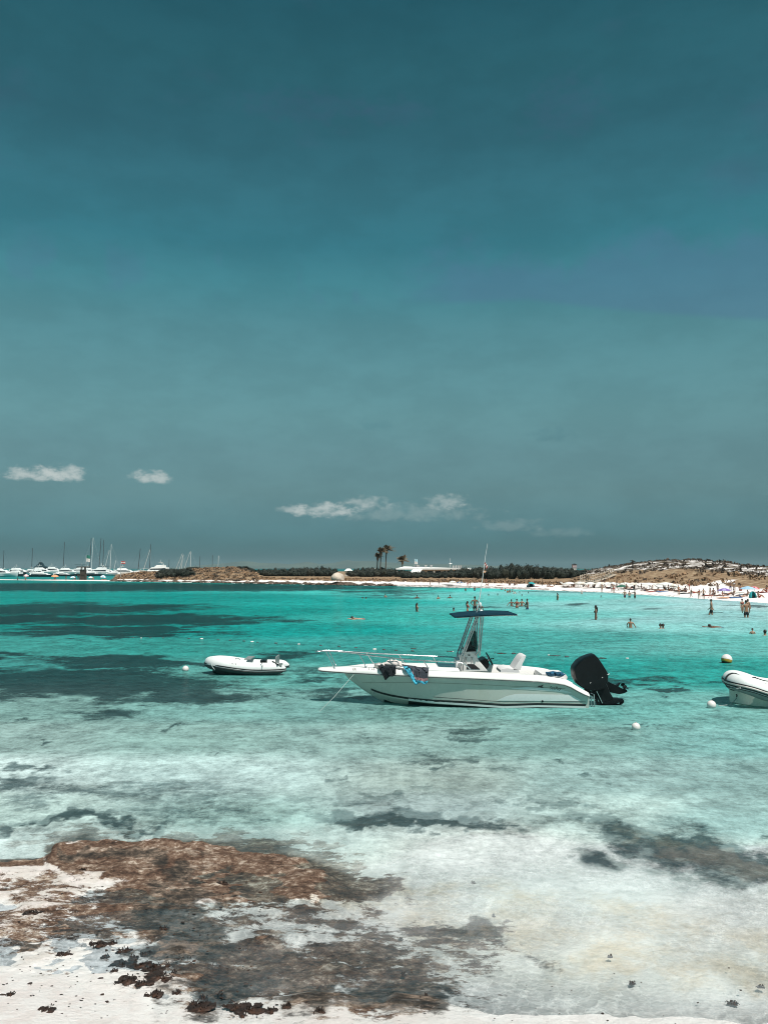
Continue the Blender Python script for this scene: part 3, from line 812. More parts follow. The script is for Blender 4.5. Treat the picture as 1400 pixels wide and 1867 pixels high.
WHITE = mat('white_gelcoat', (0.86, 0.84, 0.81), .4, vary=.02, scale=2, spec=.15, grime=((0.55, 0.54, 0.46), .12))
HULLW = mat('grey_green_gelcoat', (0.60, 0.62, 0.56), .3, vary=.04, scale=1.2, spec=.4, grime=((0.46, 0.45, 0.33), .30))
STRIPEW = mat('white_hull_decal', (0.80, 0.82, 0.80), .3, vary=.02)
STEEL = mat('polished_steel', (0.62, 0.64, 0.64), .22, metal=.9, vary=.04)
ALU = mat('satin_aluminium_tube', (0.42, 0.46, 0.46), .32, metal=.75, vary=.06)
BLACK = mat('black_plastic', (0.006, 0.008, 0.009), .4, spec=.2, vary=.2, bump=.001)
NAVY = mat('navy_canvas', (0.008, 0.035, 0.055), .8, vary=.15, scale=10, bump=.003, spec=.1)
DARKV = mat('dark_vinyl', (0.02, 0.022, 0.024), .55, vary=.2)
GLASSY = mat('smoked_acrylic', (0.03, 0.045, 0.045), .1, vary=.05, alpha=.42)
CUSH = mat('white_vinyl_cushion', (0.80, 0.77, 0.76), .5, vary=.03, bump=.004)
NONSKID = mat('grey_nonskid_deck', (0.36, 0.37, 0.36), .8, vary=.1, scale=30, bump=.002)
RUBBER = mat('dark_rubber', (0.03, 0.034, 0.034), .6, vary=.2)
ROPE = mat('white_rope', (0.38, 0.44, 0.42), .8, vary=.1, scale=60, bump=.003)
INK = mat('black_lettering', (0.015, 0.02, 0.02), .5, vary=.05)
# ------------------------------------------------------------------ the white centre-console boat
YC = 22.7
boat = thing('centre_console_boat', 'large white open motorboat with navy T-top moored broadside in the middle of the bay', 'boat', (at(840, 1240, YC).x, YC, 0))
BO = Vector(boat.location)
ST = np.array([  # column, half beam, rub row, cap height, keel z, chine half beam, chine row
    (582, .07, 1221.5, .05, 9, 0, 0), (588, .13, 1222.5, .07, 9, 0, 0), (600, .17, 1223.5, .085, 9, 0, 0), (622, .22, 1225, .10, 9, 0, 0),
    (634, .30, 1226, .11, .62, .05, 1233), (645, .38, 1226.5, .12, .50, .07, 1241), (660, .50, 1227.2, .13, .33, .10, 1252), (675, .61, 1228, .13, .19, .17, 1259),
    (690, .71, 1229, .13, .06, .28, 1265), (712, .83, 1230, .13, -.08, .44, 1271), (745, .96, 1231.5, .13, -.20, .63, 1277), (790, 1.07, 1233.7, .13, -.28, .82, 1282),
    (850, 1.14, 1236, .13, -.34, .95, 1286), (920, 1.17, 1239, .13, -.37, 1.0, 1291), (980, 1.17, 1242, .13, -.37, 1.02, 1289), (1012, 1.16, 1245.3, .13, -.37, 1.02, 1289.6),
    (1028, 1.15, 1248, .13, -.37, 1.02, 1290), (1040, 1.14, 1252.5, .12, -.37, 1.02, 1290.3), (1052, 1.13, 1259.5, .11, -.37, 1.01, 1290.6), (1064, 1.11, 1265.5, .10, -.37, 1.0, 1291), (1074, 1.09, 1269.5, .08, -.36, .99, 1291.3)], float)
def st(u, k):
    return float(np.interp(u, ST[:, 0], ST[:, k]))
def zof(u, v, Y):
    return at(u, v, Y).z
def station(u):
    b = st(u, 1)
    rub = at(u, st(u, 2), YC - b)
    x = rub.x
    cap = st(u, 3)
    hull = st(u, 0) >= 634 - 1e-6 and st(u, 4) < 5
    return x, b, rub.z, cap
def xs(u):            # every section is square to the keel: take its position at the gunwale
    return at(u, st(u, 2), YC - st(u, 1)).x
us_h = [r[0] for r in ST if r[4] < 5]
us_h = sorted(set(us_h + [640, 652, 668, 683, 700, 728, 767, 820, 885, 950]))
def hull_ring(u):
    x, b, zr, cap = station(u)
    bc = st(u, 5); zc = at(u, st(u, 6), YC - bc).z; zk = min(max(st(u, 4), -.16), zc - .01)
    half = [(0, zk), (bc * .5, zk + (zc - zk) * .42), (bc, zc - .015), (bc + .035 * min(1, bc * 3), zc), (bc + (b - bc) * .42 + .02, zc + (zr - zc) * .40), (bc + (b - bc) * .75, zc + (zr - zc) * .74), (b, zr)]
    return x, half
def both(x, half):
    near = [Vector((x, YC - y, z)) for y, z in half]
    far = [Vector((x, YC + y, z)) for y, z in half[1:]][::-1]
    return far + near
rs = [both(*hull_ring(u)) for u in us_h]
# close the stem: collapse to a line just ahead of the first section
x0, h0 = hull_ring(us_h[0])
tip = [(0.0, z) for y, z in h0]
rs.insert(0, both(x0 - .10, [(0.0, h0[-1][1] - (h0[-1][1] - z) * .35) for y, z in h0]))
g = G()
n = len(rs[0])
g.add([p for r in rs for p in r], [(i * n + j, i * n + j + 1, (i + 1) * n + j + 1, (i + 1) * n + j) for i in range(len(rs) - 1) for j in range(n - 1)] + [tuple((len(rs) - 1) * n + j for j in range(n))])
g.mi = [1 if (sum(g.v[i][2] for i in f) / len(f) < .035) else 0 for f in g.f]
hull = g.mk('hull', [HULLW, mat('painted_bottom_shade', (.02, .03, .03), .6, vary=.3)], boat, 35, off=BO)  # shade beneath the boat put into a dark colour on the low faces
def hp(u, f, off=.006):
    """a point on the near side of the hull: f = 0 at the rub line, 1 at the chine"""
    x, half = hull_ring(u)
    ys = [half[6], half[5], half[4], half[3]]
    zz = [0, .26, .60, 1.0]
    y = float(np.interp(f, zz, [a[0] for a in ys])); z = float(np.interp(f, zz, [a[1] for a in ys]))
    return Vector((x, YC - y - off, z))
def huv(u, v, off=.006):
    v0, v1 = st(u, 2), st(u, 6)
    return hp(u, (v - v0) / (v1 - v0), off)
# deck cap: the white moulding from the bow platform to the transom
us_c = sorted(set([r[0] for r in ST] + [640, 652, 668, 683, 700, 728, 767, 820, 885, 950, 840]))
def cap_ring(u, far, inner):
    x, b, zr, cap = station(u)
    s_ = 1 if far else -1
    pr = [(b + .03, zr - .035), (b + .035, zr + .005), (b + .012, zr + cap * .45), (b - .05, zr + cap * .86), (b - .10, zr + cap), (inner, zr + cap + .012)]
    return [Vector((x, YC + s_ * y, z)) for y, z in pr]
g = G()
fore = [u for u in us_c if u <= 840]
def crown(u):
    x, b, zr, cap = station(u)
    k = min(1, max(0, (u - 600) / 60.0))
    pr = [(b + .03, zr - .035), (b + .035, zr + .005), (b + .012, zr + cap * .45), (b - .05 * min(1, b * 4), zr + cap * .86), (b * .85 - .04 * min(1, b * 3), zr + cap), (b * .45, zr + cap + .025 * k), (0, zr + cap + .035 * k)]
    L = [Vector((x, YC - max(y, 0), z)) for y, z in pr]
    Rr = [Vector((x, YC + max(y, 0), z)) for y, z in pr[:-1]][::-1]
    return L + Rr
rr_ = [crown(u) for u in fore]
x, b, zr, cap = station(582)
nose = [Vector((x - .035, YC + (p.y - YC) * .45, zr + (p.z - zr) * .55 + .01)) for p in rr_[0]]
g.rings([nose] + rr_, closed=True, caps=True)
for far in (0, 1):
    aft = [u for u in us_c if u >= 840]
    rows_ = []
    for u in aft:
        x, b, zr, cap = station(u)
        s_ = 1 if far else -1
        pr = [(b + .03, zr - .035), (b + .035, zr + .005), (b + .012, zr + cap * .45), (b - .05, zr + cap * .86), (b - .10, zr + cap), (b - .27, zr + cap), (b - .30, zr + cap - .03), (b - .31, .28)]
        rows_.append([Vector((x, YC + s_ * y, z)) for y, z in pr])
    g.rings(rows_, closed=False, caps=False)
# transom coaming and motor well
xa, xb = xs(1030), xs(1072)
g.add([(xa, YC - .86, .72), (xa, YC + .86, .72), (xs(1040), YC + .86, .62), (xs(1040), YC - .86, .62), (xa, YC - .86, .28), (xa, YC + .86, .28),
       (xb, YC + .80, .36), (xb, YC - .80, .36), (xb, YC + .8, .2), (xb, YC - .8, .2)],
      [(0, 1, 2, 3), (0, 4, 5, 1), (3, 2, 6, 7), (7, 6, 8, 9)])
g.mk('deck_cap', WHITE, boat, 50, off=BO)
g = G()
g.box(((xs(840) + xs(1032)) / 2, YC, .27), (xs(1032) - xs(840), 1.78, .04))
g.box((xs(842), YC, .57), (.03, 1.66, .60))
g.mk('cockpit_floor', NONSKID, boat, 0, off=BO)
# rub rail, chine stripe, thin accent line
def hull_line(pts, r, name, m, off=.01):
    g = G(); g.tube([huv(u, v, off) for u, v in pts], r, 6)
    return g.mk(name, m, boat, 60, off=BO)
for far in (0, 1):
    g = G()
    s_ = 1 if far else -1
    g.tube([Vector((xs(u), YC + s_ * (st(u, 1) + .036), station(u)[2] - .012)) for u in us_c], .016, 6)
    g.mk('rub_rail', mat('grey_rub_rail', (0.10, 0.11, 0.105), .5), boat, 60, off=BO)
def decal(name, top, bot, m, off=.007, n=26):
    """strip on the hull side between two rows given as functions of the column"""
    u0, u1 = max(top[0][0], bot[0][0]), min(top[-1][0], bot[-1][0])
    ft = lambda u: float(np.interp(u, [p[0] for p in top], [p[1] for p in top]))
    fb = lambda u: float(np.interp(u, [p[0] for p in bot], [p[1] for p in bot]))
    vs, fs = [], []
    for i in range(n + 1):
        u = u0 + (u1 - u0) * i / n
        for k in range(4):
            vs.append(huv(u, ft(u) + (fb(u) - ft(u)) * k / 3, off))
    for i in range(n):
        for k in range(3):
            fs.append((i * 4 + k, i * 4 + k + 1, (i + 1) * 4 + k + 1, (i + 1) * 4 + k))
    return G().add(vs, fs).mk(name, m, boat, 60, off=BO)
CH = [(r[0], r[6]) for r in ST if r[6] > 0]
chv = lambda u: float(np.interp(u, [c[0] for c in CH], [c[1] for c in CH]))
uu = [676, 690, 712, 745, 790, 850, 920, 980, 1040, 1068]
decal('hull_stripe', [(u, chv(u) - 4.8 - 3.0 * min(1, max(0, (u - 690) / 160))) for u in uu], [(u, chv(u) - 1.4 - 2.6 * min(1, max(0, (u - 690) / 160))) for u in uu], INK, n=40)
decal('accent_line', [(u, chv(u) - 12.0) for u in uu[4:]], [(u, chv(u) - 11.0) for u in uu[4:]], mat('grey_pinstripe', (.12, .13, .125), .5), n=30)
decal('boot_stripe', [(u, chv(u) - 3.8) for u in uu[3:]], [(u, chv(u) - .3) for u in uu[3:]], STRIPEW, n=30)
decal('hull_decal', [(932, 1255), (960, 1252.6), (1020, 1256), (1042, 1263)], [(932, 1256), (960, 1257), (1005, 1260), (1042, 1263.6)], STRIPEW)
decal('hull_decal', [(906, 1276.4), (925, 1268), (942, 1264.6), (1042, 1266.5), (1058, 1276)], [(906, 1277), (1058, 1278)], STRIPEW)
decal('accent_line', [(560 + 100, 1244), (760, 1243.6), (850, 1246.5), (950, 1251.4), (1030, 1255)], [(660, 1244.6), (760, 1244.4), (850, 1247.3), (950, 1252.2), (1030, 1255.8)], mat('pale_knuckle_line', (.34, .35, .30), .5), n=40)
G().lathe([(.028, 0), (.028, .012), (.018, .016)], seg=12).mk('bilge_outlet', BLACK, boat).matrix_local = Matrix.Translation(huv(989, 1278, .0) - BO) @ Matrix.Rotation(R(97), 4, 'X')
# lettering and mark on the quarter, number on the bow
def hull_text(body, u, v, pxh, m, name='lettering', shear=.35, slope=.06, bold=0.0, cap=False, width=1.0):
    vs, fs = text_pts(body, 1.0, shear)
    out = []
    for p in vs:
        uu_, vv_ = u + p.x * pxh * width, v - p.y * pxh + p.x * pxh * slope
        if cap:
            x, b, zr, ch = station(uu_)
            q = at(uu_, vv_, YC - b)
            t = (q.z - zr) / ch
            yy = float(np.interp(t, [0, .45, .86], [b + .035, b + .012, b - .05]))
            out.append(Vector((q.x, YC - yy - .008, q.z)))
        else:
            out.append(huv(uu_, vv_, .009))
    return G().add(out, fs).mk(name, m, boat, 0, off=BO)
hull_text('SeaRay', 1001, 1256.5, 8.2, INK, width=.92)
g = G()
sw = [(979.5, 1252.6), (982, 1250), (984, 1250.6), (987.5, 1249.4), (990.5, 1248), (989, 1251), (987.5, 1252.4), (990.8, 1252.8), (989, 1254), (985.5, 1253.6), (983.6, 1252), (981.5, 1253)]
g.add([huv(a, b_, .009) for a, b_ in sw], [tuple(range(len(sw)))])
g.mk('logo', INK, boat, 0, off=BO)
for s_, u_ in (('EK', 643), ('7', 671), ('18', 677)):
    hull_text(s_, u_, 1221.8, 6.0, mat('faded_number_ink', (.20, .15, .13), .6), name='registration_number', cap=True, shear=0, slope=.03)
g = G(); g.tube([at(683, 1263, YC - .25) + Vector((math.cos(a) * .03, -.03, math.sin(a) * .03)) for a in np.linspace(0, 2 * PI, 10)[:-1]], .007, 5, closed=True); g.mk('bow_eye', STEEL, boat, 60, off=BO)

# bow rail
def railpt(u, v, far=0, inset=.10):
    b = max(st(u, 1) - inset * min(1, st(u, 1) * 2.2), .03)
    return at(u, v, YC + (b if far else -b))
g = G()
nearp = [railpt(586, 1187.6), railpt(600, 1187.2), railpt(620, 1188.4), railpt(645, 1190.8), railpt(680, 1195.6), railpt(715, 1199.6), railpt(745, 1202.6), railpt(775, 1204.4), railpt(812, 1206.5), railpt(838, 1208.5), railpt(847, 1211.5), railpt(856, 1218.5), railpt(858, 1221)]
farp = [railpt(586, 1186.4, 1), railpt(600, 1186.2, 1), railpt(640, 1188.4, 1), railpt(690, 1191.5, 1), railpt(740, 1194, 1), railpt(790, 1196.6, 1), railpt(836, 1199, 1), railpt(846, 1203, 1), railpt(852, 1210, 1)]
tipp = [at(579, 1188.2, YC - .10), at(575.5, 1188.4, YC), at(579, 1187.4, YC + .10)]
path = spline(nearp[::-1] + tipp + farp, 4)
g.tube(path, .016, 8)
g.mk('bow_rail', STEEL, boat, 60, off=BO)
for (u0, v0, u1, v1, far) in [(594, 1187.5, 610, 1218, 0), (600, 1187.3, 612, 1213, 1), (655, 1192.2, 667, 1215, 0), (708, 1198.8, 718, 1216, 0), (772, 1204.2, 781, 1219, 0),
                              (668, 1190.2, 681, 1210, 1), (727, 1193.4, 737, 1209, 1), (789, 1196.6, 796, 1209, 1)]:
    g = G(); g.tube([railpt(u0, v0, far), railpt(u1, v1, far, .12)], .013, 8)
    q = railpt(u1, v1, far, .12)
    g.lathe([(.03, -.01), (.03, .01), (.014, .03)], q, 8)
    g.mk('rail_post', STEEL, boat, 60, off=BO)

# console
YN, YF = YC - .36, YC + .36
def pz(pts, Y):
    return [(at(u, v, Y).x, at(u, v, Y).z) for u, v in pts]
con = G().prism(pz([(838.5, 1226), (839.5, 1197), (846, 1194.5), (847, 1188), (867, 1187.2), (872, 1203), (889, 1224)], YN), YN, YF).mk('console', WHITE, boat, 30, off=BO)
bv = con.modifiers.new('bevel', 'BEVEL'); bv.width = .018; bv.segments = 2
G().prism(pz([(846.5, 1188.2), (847.5, 1185), (867, 1184.4), (868, 1187.4)], YN - .01), YN - .012, YF + .012).mk('console_trim', BLACK, con, 30, off=BO)
G().prism(pz([(850, 1219.5), (851.5, 1210.5), (864, 1211), (875, 1220)], YN - .005), YN - .012, YN + .02).mk('console_hatch', DARKV, con, 30, off=BO)
for uu_ in (849.5, 860):
    G().prism(pz([(uu_ - 2, 1199.3), (uu_ - 1.6, 1198.2), (uu_ + 1.8, 1198.2), (uu_ + 2, 1199.3), (uu_ + .9, 1200.2), (uu_ + .7, 1207.5), (uu_ - .7, 1207.5), (uu_ - .9, 1200.2)], YN - .005), YN - .022, YN + .01).mk('rod_holder', mat('grey_plastic', (.45, .43, .42), .5), con, 30, off=BO)
G().box(at(855, 1194.5, YN - .004), (.05, .012, .03)).mk('courtesy_light', DARKV, con, 0, off=BO)
# forward seat box against the console
fs_ = G().prism(pz([(831, 1224), (832, 1205), (838, 1203), (841, 1224)], YN - .02), YN - .02, YF + .02).mk('console_seat', CUSH, boat, 30, off=BO)
# dash, wheel, screen
G().prism(pz([(873, 1206), (884, 1201), (889, 1203), (892, 1211), (889, 1219), (886, 1219)], YN + .03), YN + .03, YF - .03).mk('dashboard', BLACK, con, 30, off=BO)
G().prism(pz([(885.5, 1203), (888, 1202.2), (892.5, 1212), (890, 1213)], YN + .1), YN + .1, YN + .4).mk('instrument_panel', mat('instrument_face', (.28, .29, .28), .35, vary=.6, scale=40), con, 30, off=BO)
wc = at(892, 1201.5, YC)
ax = (at(899, 1199, YC) - wc); ax.y = 0; ax = Vector((.85, 0, .45)).normalized()
e1 = Vector((0, 1, 0)); e2 = ax.cross(e1).normalized()
wheel = G().tube([wc + (e1 * math.cos(a) + e2 * math.sin(a)) * .19 for a in np.linspace(0, 2 * PI, 25)[:-1]], .014, 6, closed=True).mk('steering_wheel', BLACK, boat, 60, off=BO)
g = G()
for a in (PI / 2, PI / 2 + 2 * PI / 3, PI / 2 + 4 * PI / 3):
    g.tube([wc - ax * .03, wc + (e1 * math.cos(a) + e2 * math.sin(a)) * .185], .010, 5)
g.tube([wc - ax * .10, wc + ax * .01], .03, 8)
g.mk('wheel_spokes', STEEL, wheel, 60, off=BO)
G().tube([at(889, 1207, YC + .2), at(896, 1200, YC + .2), at(900, 1201, YC + .2)], [.014, .012, .02], 6).mk('throttle_lever', BLACK, boat, 60, off=BO)
g = G()
A_, B_, C_, D_ = (847, 1185), (860, 1150), (868.5, 1151.5), (871.5, 1184)
vs = [at(*A_, YN + .03), at(*B_, YN + .08), at(*C_, YN + .04), at(*D_, YN), at(846.5, 1184, YF - .03), at(860, 1150, YF - .08), at(866.5, 1150.8, YF - .04), at(869, 1183, YF)]
for dz in (0,):
    g.add(vs, [(0, 1, 2, 3), (0, 4, 5, 1), (4, 7, 6, 5)])
ws = g.mk('windscreen', GLASSY, boat, 0, off=BO)
so = ws.modifiers.new('thick', 'SOLIDIFY'); so.thickness = .008
G().prism(pz([(853, 1185), (854, 1178), (857, 1170), (860, 1171), (860, 1177), (866, 1180), (867, 1185)], YN + .15), YN + .15, YN + .5, shrink=.1).mk('chartplotter', BLACK, con, 40, off=BO)
# T-top legs
g_all = []
def leg(pts, Y0, Y1, r=.021, name='t_top_leg'):
    P_ = [at(u, v, Y0 + (Y1 - Y0) * i / (len(pts) - 1)) for i, (u, v) in enumerate(pts)]
    return G().tube(spline(P_, 4), r, 8).mk(name, ALU, boat, 60, off=BO)
def dv(pts, far):      # the same leg on the far side, seen a few rows higher
    return pts
for far in (0, 1):
    Y0, Y1 = (YC - .62, YC - .42) if not far else (YC + .62, YC + .42)
    ref = YC - .5
    def leg2(pts, r=.021):
        P_ = []
        for i, (u, v) in enumerate(pts):
            p = at(u, v, ref)
            p.y = Y0 + (Y1 - Y0) * i / (len(pts) - 1)
            P_.append(p)
        return G().tube(spline(P_, 4), r, 8).mk('t_top_leg', ALU, boat, 60, off=BO)
    leg2([(867.5, 1124), (856, 1155), (845, 1185), (840.5, 1196), (839.5, 1206), (839, 1223)], .026)
    leg2([(871.5, 1124), (860, 1155), (849, 1185), (845.5, 1196), (844.5, 1208), (844, 1223)], .018)
    leg2([(875.5, 1124), (874, 1150), (872.5, 1180), (871, 1190), (867, 1195)], .025)
    leg2([(879.5, 1124), (878, 1150), (876, 1180), (874.5, 1196)], .018)
# cross bars under the canvas
g = G()
for u in (868, 879):
    g.tube([Vector((at(u, 1123.5, YC - .5).x, YC - .8, at(u, 1122.5, YC - .5).z)), Vector((at(u, 1123.5, YC - .5).x, YC + .8, at(u, 1122.5, YC - .5).z))], .018, 8)
for s_ in (-.78, .78):
    zz = at(870, 1122.5, YC - .5).z
    g.tube([Vector((at(831, 1126, YC - .5).x, YC + s_, zz - .04)), Vector((at(870, 1123, YC - .5).x, YC + s_, zz + .005)), Vector((at(940, 1120, YC - .5).x, YC + s_, zz + .03))], .016, 8)
g.mk('t_top_frame', ALU, boat, 60, off=BO)
# canopy
xl, xr = at(829, 1126, YC - .85).x, at(942, 1120, YC - .85).x
zl, zr_ = at(829, 1126, YC - .85).z, at(942, 1120, YC - .85).z
NXC, NYC = 18, 14
vs, fs = [], []
for side in (0, 1):
    for i in range(NXC + 1):
        t = i / NXC
        for j in range(NYC + 1):
            s_ = j / NYC * 2 - 1
            x = xl + (xr - xl) * t
            edge = (1 - abs(2 * t - 1) ** 3) * (1 - abs(s_) ** 3)
            z = zl + (zr_ - zl) * t + .075 * (1 - abs(2 * t - .85) ** 2.2 * .9) * (1 - .35 * s_ * s_) * (1 if side == 0 else .35)
            z += (.006 if side == 0 else -.018)
            w = .88 - .08 * abs(2 * t - 1) ** 6
            vs.append((x, YC + s_ * w, z))
nn = (NXC + 1) * (NYC + 1)
for i in range(NXC):
    for j in range(NYC):
        a = i * (NYC + 1) + j
        fs.append((a, a + 1, a + NYC + 2, a + NYC + 1))
        fs.append((nn + a, nn + a + NYC + 1, nn + a + NYC + 2, nn + a + 1))
def edge_loop():
    L = [(i, 0) for i in range(NXC)] + [(NXC, j) for j in range(NYC)] + [(i, NYC) for i in range(NXC, 0, -1)] + [(0, j) for j in range(NYC, 0, -1)]
    return [i * (NYC + 1) + j for i, j in L]
L = edge_loop()
for a, b_ in zip(L, L[1:] + L[:1]):
    fs.append((a, nn + a, nn + b_, b_))
can = G().add(vs, fs).mk('t_top_canopy', NAVY, boat, 50, off=BO)
g = G()
loop = [Vector(vs[i]) * .5 + Vector(vs[nn + i]) * .5 for i in L]
g.tube(loop, .02, 6, closed=True)
g.mk('canopy_hem', NAVY, can, 60, off=BO)
# antenna with its flags, stern light pole
G().tube([at(865.5, 1127, YC - .3), at(869, 1116, YC - .3), at(875, 1085, YC - .3), at(880, 1050, YC - .3), at(884.5, 1015, YC - .3), at(888.5, 991, YC - .3)], [.014, .014, .012, .010, .007, .005], 6).mk('antenna', mat('white_fibreglass', (.8, .8, .78), .4, vary=.03), boat, 60, off=BO)
G().tube([at(867.5, 1118.5, YC - .31), at(871, 1113, YC - .31)], .028, 8).mk('antenna_mount', STEEL, boat, 60, off=BO)
def flag(pts, Y, stripes, name='flag'):
    n_ = len(stripes)
    a, b_, c, d = [at(u, v, Y) for u, v in pts]
    g = G()
    vs, fs, mi = [], [], []
    NX = 8
    for j in range(n_ + 1):
        l_, r_ = a.lerp(d, j / n_), b_.lerp(c, j / n_)
        for i in range(NX + 1):
            p = l_.lerp(r_, i / NX) + Vector((0, .012 * math.sin(i * 1.4 + j), 0))
            vs.append(p)
    for j in range(n_):
        for i in range(NX):
            k = j * (NX + 1) + i
            g.add([vs[k], vs[k + 1], vs[k + NX + 2], vs[k + NX + 1]], [(0, 1, 2, 3)], j)
    o = g.mk(name, stripes, boat, 60, off=BO)
    return o
REDF, WHF, YELF = mat('red_flag_cloth', (.55, .07, .05), .8), mat('white_flag_cloth', (.8, .72, .68), .8), mat('orange_flag_cloth', (.72, .33, .12), .8)
flag([(882, 1028), (884.5, 1025), (889.5, 1033), (886.5, 1037)], YC - .3, [REDF, WHF, REDF, WHF, REDF])
flag([(880.5, 1040), (886, 1041), (885, 1045), (880, 1044)], YC - .3, [YELF, WHF, YELF])
g = G()
g.tube([at(875.5, 1119, YC), at(875.5, 1100, YC)], .010, 6)
g.lathe([(.02, 0), (.035, .03), (.035, .09), (.02, .12), (.001, .14)], at(875.5, 1107, YC), 10)
g.mk('navigation_light', mat('white_lens', (.75, .78, .76), .3), boat, 60, off=BO)
G().lathe([(.03, 0), (.03, .05), (.055, .055), (.05, .10), (.02, .13)], at(877, 1120, YC + .3), 10).mk('gps_dome', mat('white_lens', (.75, .78, .76), .3), boat, 60, off=BO)

# helm seat
seat = G().prism(pz([(911, 1226), (911.5, 1221.5), (915, 1219.3), (925, 1218), (934, 1219.5), (946, 1221), (948, 1227)], YC - .42), YC - .42, YC + .42, shrink=.08).mk('helm_seat', CUSH, boat, 50, off=BO)
G().prism(pz([(935, 1222), (940, 1214), (945, 1206), (950, 1199), (955.5, 1195), (959, 1195.6), (956.5, 1202), (952.5, 1210), (948.5, 1222)], YC - .42), YC - .42, YC + .36, shrink=.04).mk('seat_backrest', CUSH, boat, 50, off=BO)
G().box((at(930, 1230, YC).x, YC, .42), (.4, .7, .34)).mk('seat_base', WHITE, seat, 0, off=BO)
G().prism(pz([(985, 1232), (986, 1228), (1031, 1229.5), (1033, 1233), (1033, 1237), (985, 1236)], YC - .1), YC - .2, YC + .85, shrink=.03).mk('stern_bench', CUSH, boat, 50, off=BO)
# boarding ladder
lad = G()
for s_ in (0, .0):
    pass
for dy in (-.16, .16):
    lad.tube([Vector((at(1074, 1262, YC - .75).x, YC - .75 + dy, zof(1074, 1262, YC - .75))), Vector((at(1079.5, 1264, YC - .75).x, YC - .75 + dy, zof(1079, 1264.5, YC - .75))), Vector((at(1081.5, 1300, YC - .75).x, YC - .75 + dy, -.22))], .013, 6)
for zz in (.2, -.0, -.2):
    lad.tube([Vector((at(1081, 1280, YC - .75).x, YC - .91, zz)), Vector((at(1081, 1280, YC - .75).x, YC - .59, zz))], .012, 6)
lad.mk('boarding_ladder', STEEL, boat, 60, off=BO)

# main outboard, tilted part way up
YM = YC - .45
mo = G().prism(pz([(1046, 1223), (1048, 1216), (1056, 1206), (1066, 1199.5), (1078, 1194.8), (1085, 1193.6), (1091, 1199), (1100, 1212.5), (1109, 1227), (1110, 1233), (1109, 1243), (1103, 1256), (1096, 1259),
                        (1080, 1261), (1070, 1259), (1063, 1255), (1054, 1248), (1048, 1237)], YM - .27), YM - .27, YM + .27, shrink=.06).mk('outboard_motor', BLACK, boat, 40, off=BO)
G().prism(pz([(1078, 1258), (1106, 1246), (1112, 1262), (1121, 1277), (1116, 1283), (1102, 1285), (1096, 1283), (1088, 1270)], YM - .12), YM - .12, YM + .12, shrink=.10).mk('motor_leg', BLACK, mo, 40, off=BO)
G().prism(pz([(1093, 1284), (1100, 1280.5), (1112, 1278), (1121, 1274), (1131, 1274.5), (1136, 1279), (1128, 1281.5), (1114, 1285)], YM - .15), YM - .15, YM + .15, shrink=.06).mk('cavitation_plate', BLACK, mo, 40, off=BO)
pr0, pr1 = at(1092, 1284.5, YM), at(1127, 1287, YM)
G().tube([pr0, pr0.lerp(pr1, .15), pr0.lerp(pr1, .5), pr0.lerp(pr1, .85), pr1], [.015, .06, .075, .07, .045], 12).mk('gearcase', BLACK, mo, 60, off=BO)
def propeller(c, ax, r, parent, n=3):
    ax = Vector(ax).normalized()
    e1 = ax.orthogonal().normalized(); e2 = ax.cross(e1)
    g = G()
    g.tube([c - ax * .05, c + ax * .06], [.045, .03], 10)
    for k in range(n):
        a = 2 * PI * k / n + .5
        d = e1 * math.cos(a) + e2 * math.sin(a); t = ax.cross(d)
        pts_ = []
        for rr, w, tw in ((.04, .03, .9), (r * .5, .075, .7), (r * .8, .08, .5), (r, .03, .4)):
            for s__ in (-1, 1):
                pts_.append(c + d * rr + (t * math.cos(tw) + ax * math.sin(tw)) * w * s__)
        q_ = [p + ax * .008 for p in pts_]
        g.rings([[pts_[2 * i], pts_[2 * i + 1], q_[2 * i + 1], q_[2 * i]] for i in range(4)])
    return g.mk('propeller', BLACK, parent, 50, off=BO)
propeller(at(1131, 1286, YM), (1, 0, -.25), .17, mo)
G().prism(pz([(1064, 1256), (1074, 1259), (1084, 1262), (1090, 1278), (1093, 1288), (1088, 1286), (1081, 1270), (1068, 1264)], YM - .14), YM - .16, YM - .11).mk('mounting_bracket', BLACK, mo, 30, off=BO)
G().tube([at(1087, 1260, YM - .18), at(1097.5, 1282, YM - .18)], .014, 6).mk('tilt_ram', STEEL, mo, 60, off=BO)
for a, b_, c in ((1106.5, 1230.5, 1110.5), (1096.5, 1235.5, 1101.5), (1075, 1245.5, 1080)):
    G().tube([at(a, b_, YM - .265), at(c, b_ - 2, YM - .25)], .012, 6).mk('cowl_badge', mat('grey_badge', (.55, .56, .55), .4), mo, 60, off=BO)
# auxiliary motor swung up behind it
YA = YC + .42
au = G().prism(pz([(1062, 1222), (1072, 1214), (1090, 1216), (1096, 1228), (1090, 1240), (1074, 1242), (1064, 1236)], YA), YA - .15, YA + .15, shrink=.15).mk('auxiliary_motor', BLACK, boat, 40, off=BO)
G().prism(pz([(1086, 1230), (1104, 1240), (1112, 1244.5), (1124, 1250), (1134, 1255.5), (1142, 1257.5), (1142.5, 1261), (1136, 1264), (1128, 1265.5), (1118, 1263.5), (1104, 1261), (1086, 1246)], YA), YA - .06, YA + .06, shrink=.08).mk('motor_leg', BLACK, au, 40, off=BO)
G().prism(pz([(1121, 1250), (1127.5, 1245), (1130, 1244.6), (1125.5, 1252)], YA), YA - .05, YA + .05).mk('cavitation_plate', BLACK, au, 40, off=BO)
propeller(at(1138, 1252.5, YA), (.8, 0, .6), .12, au)

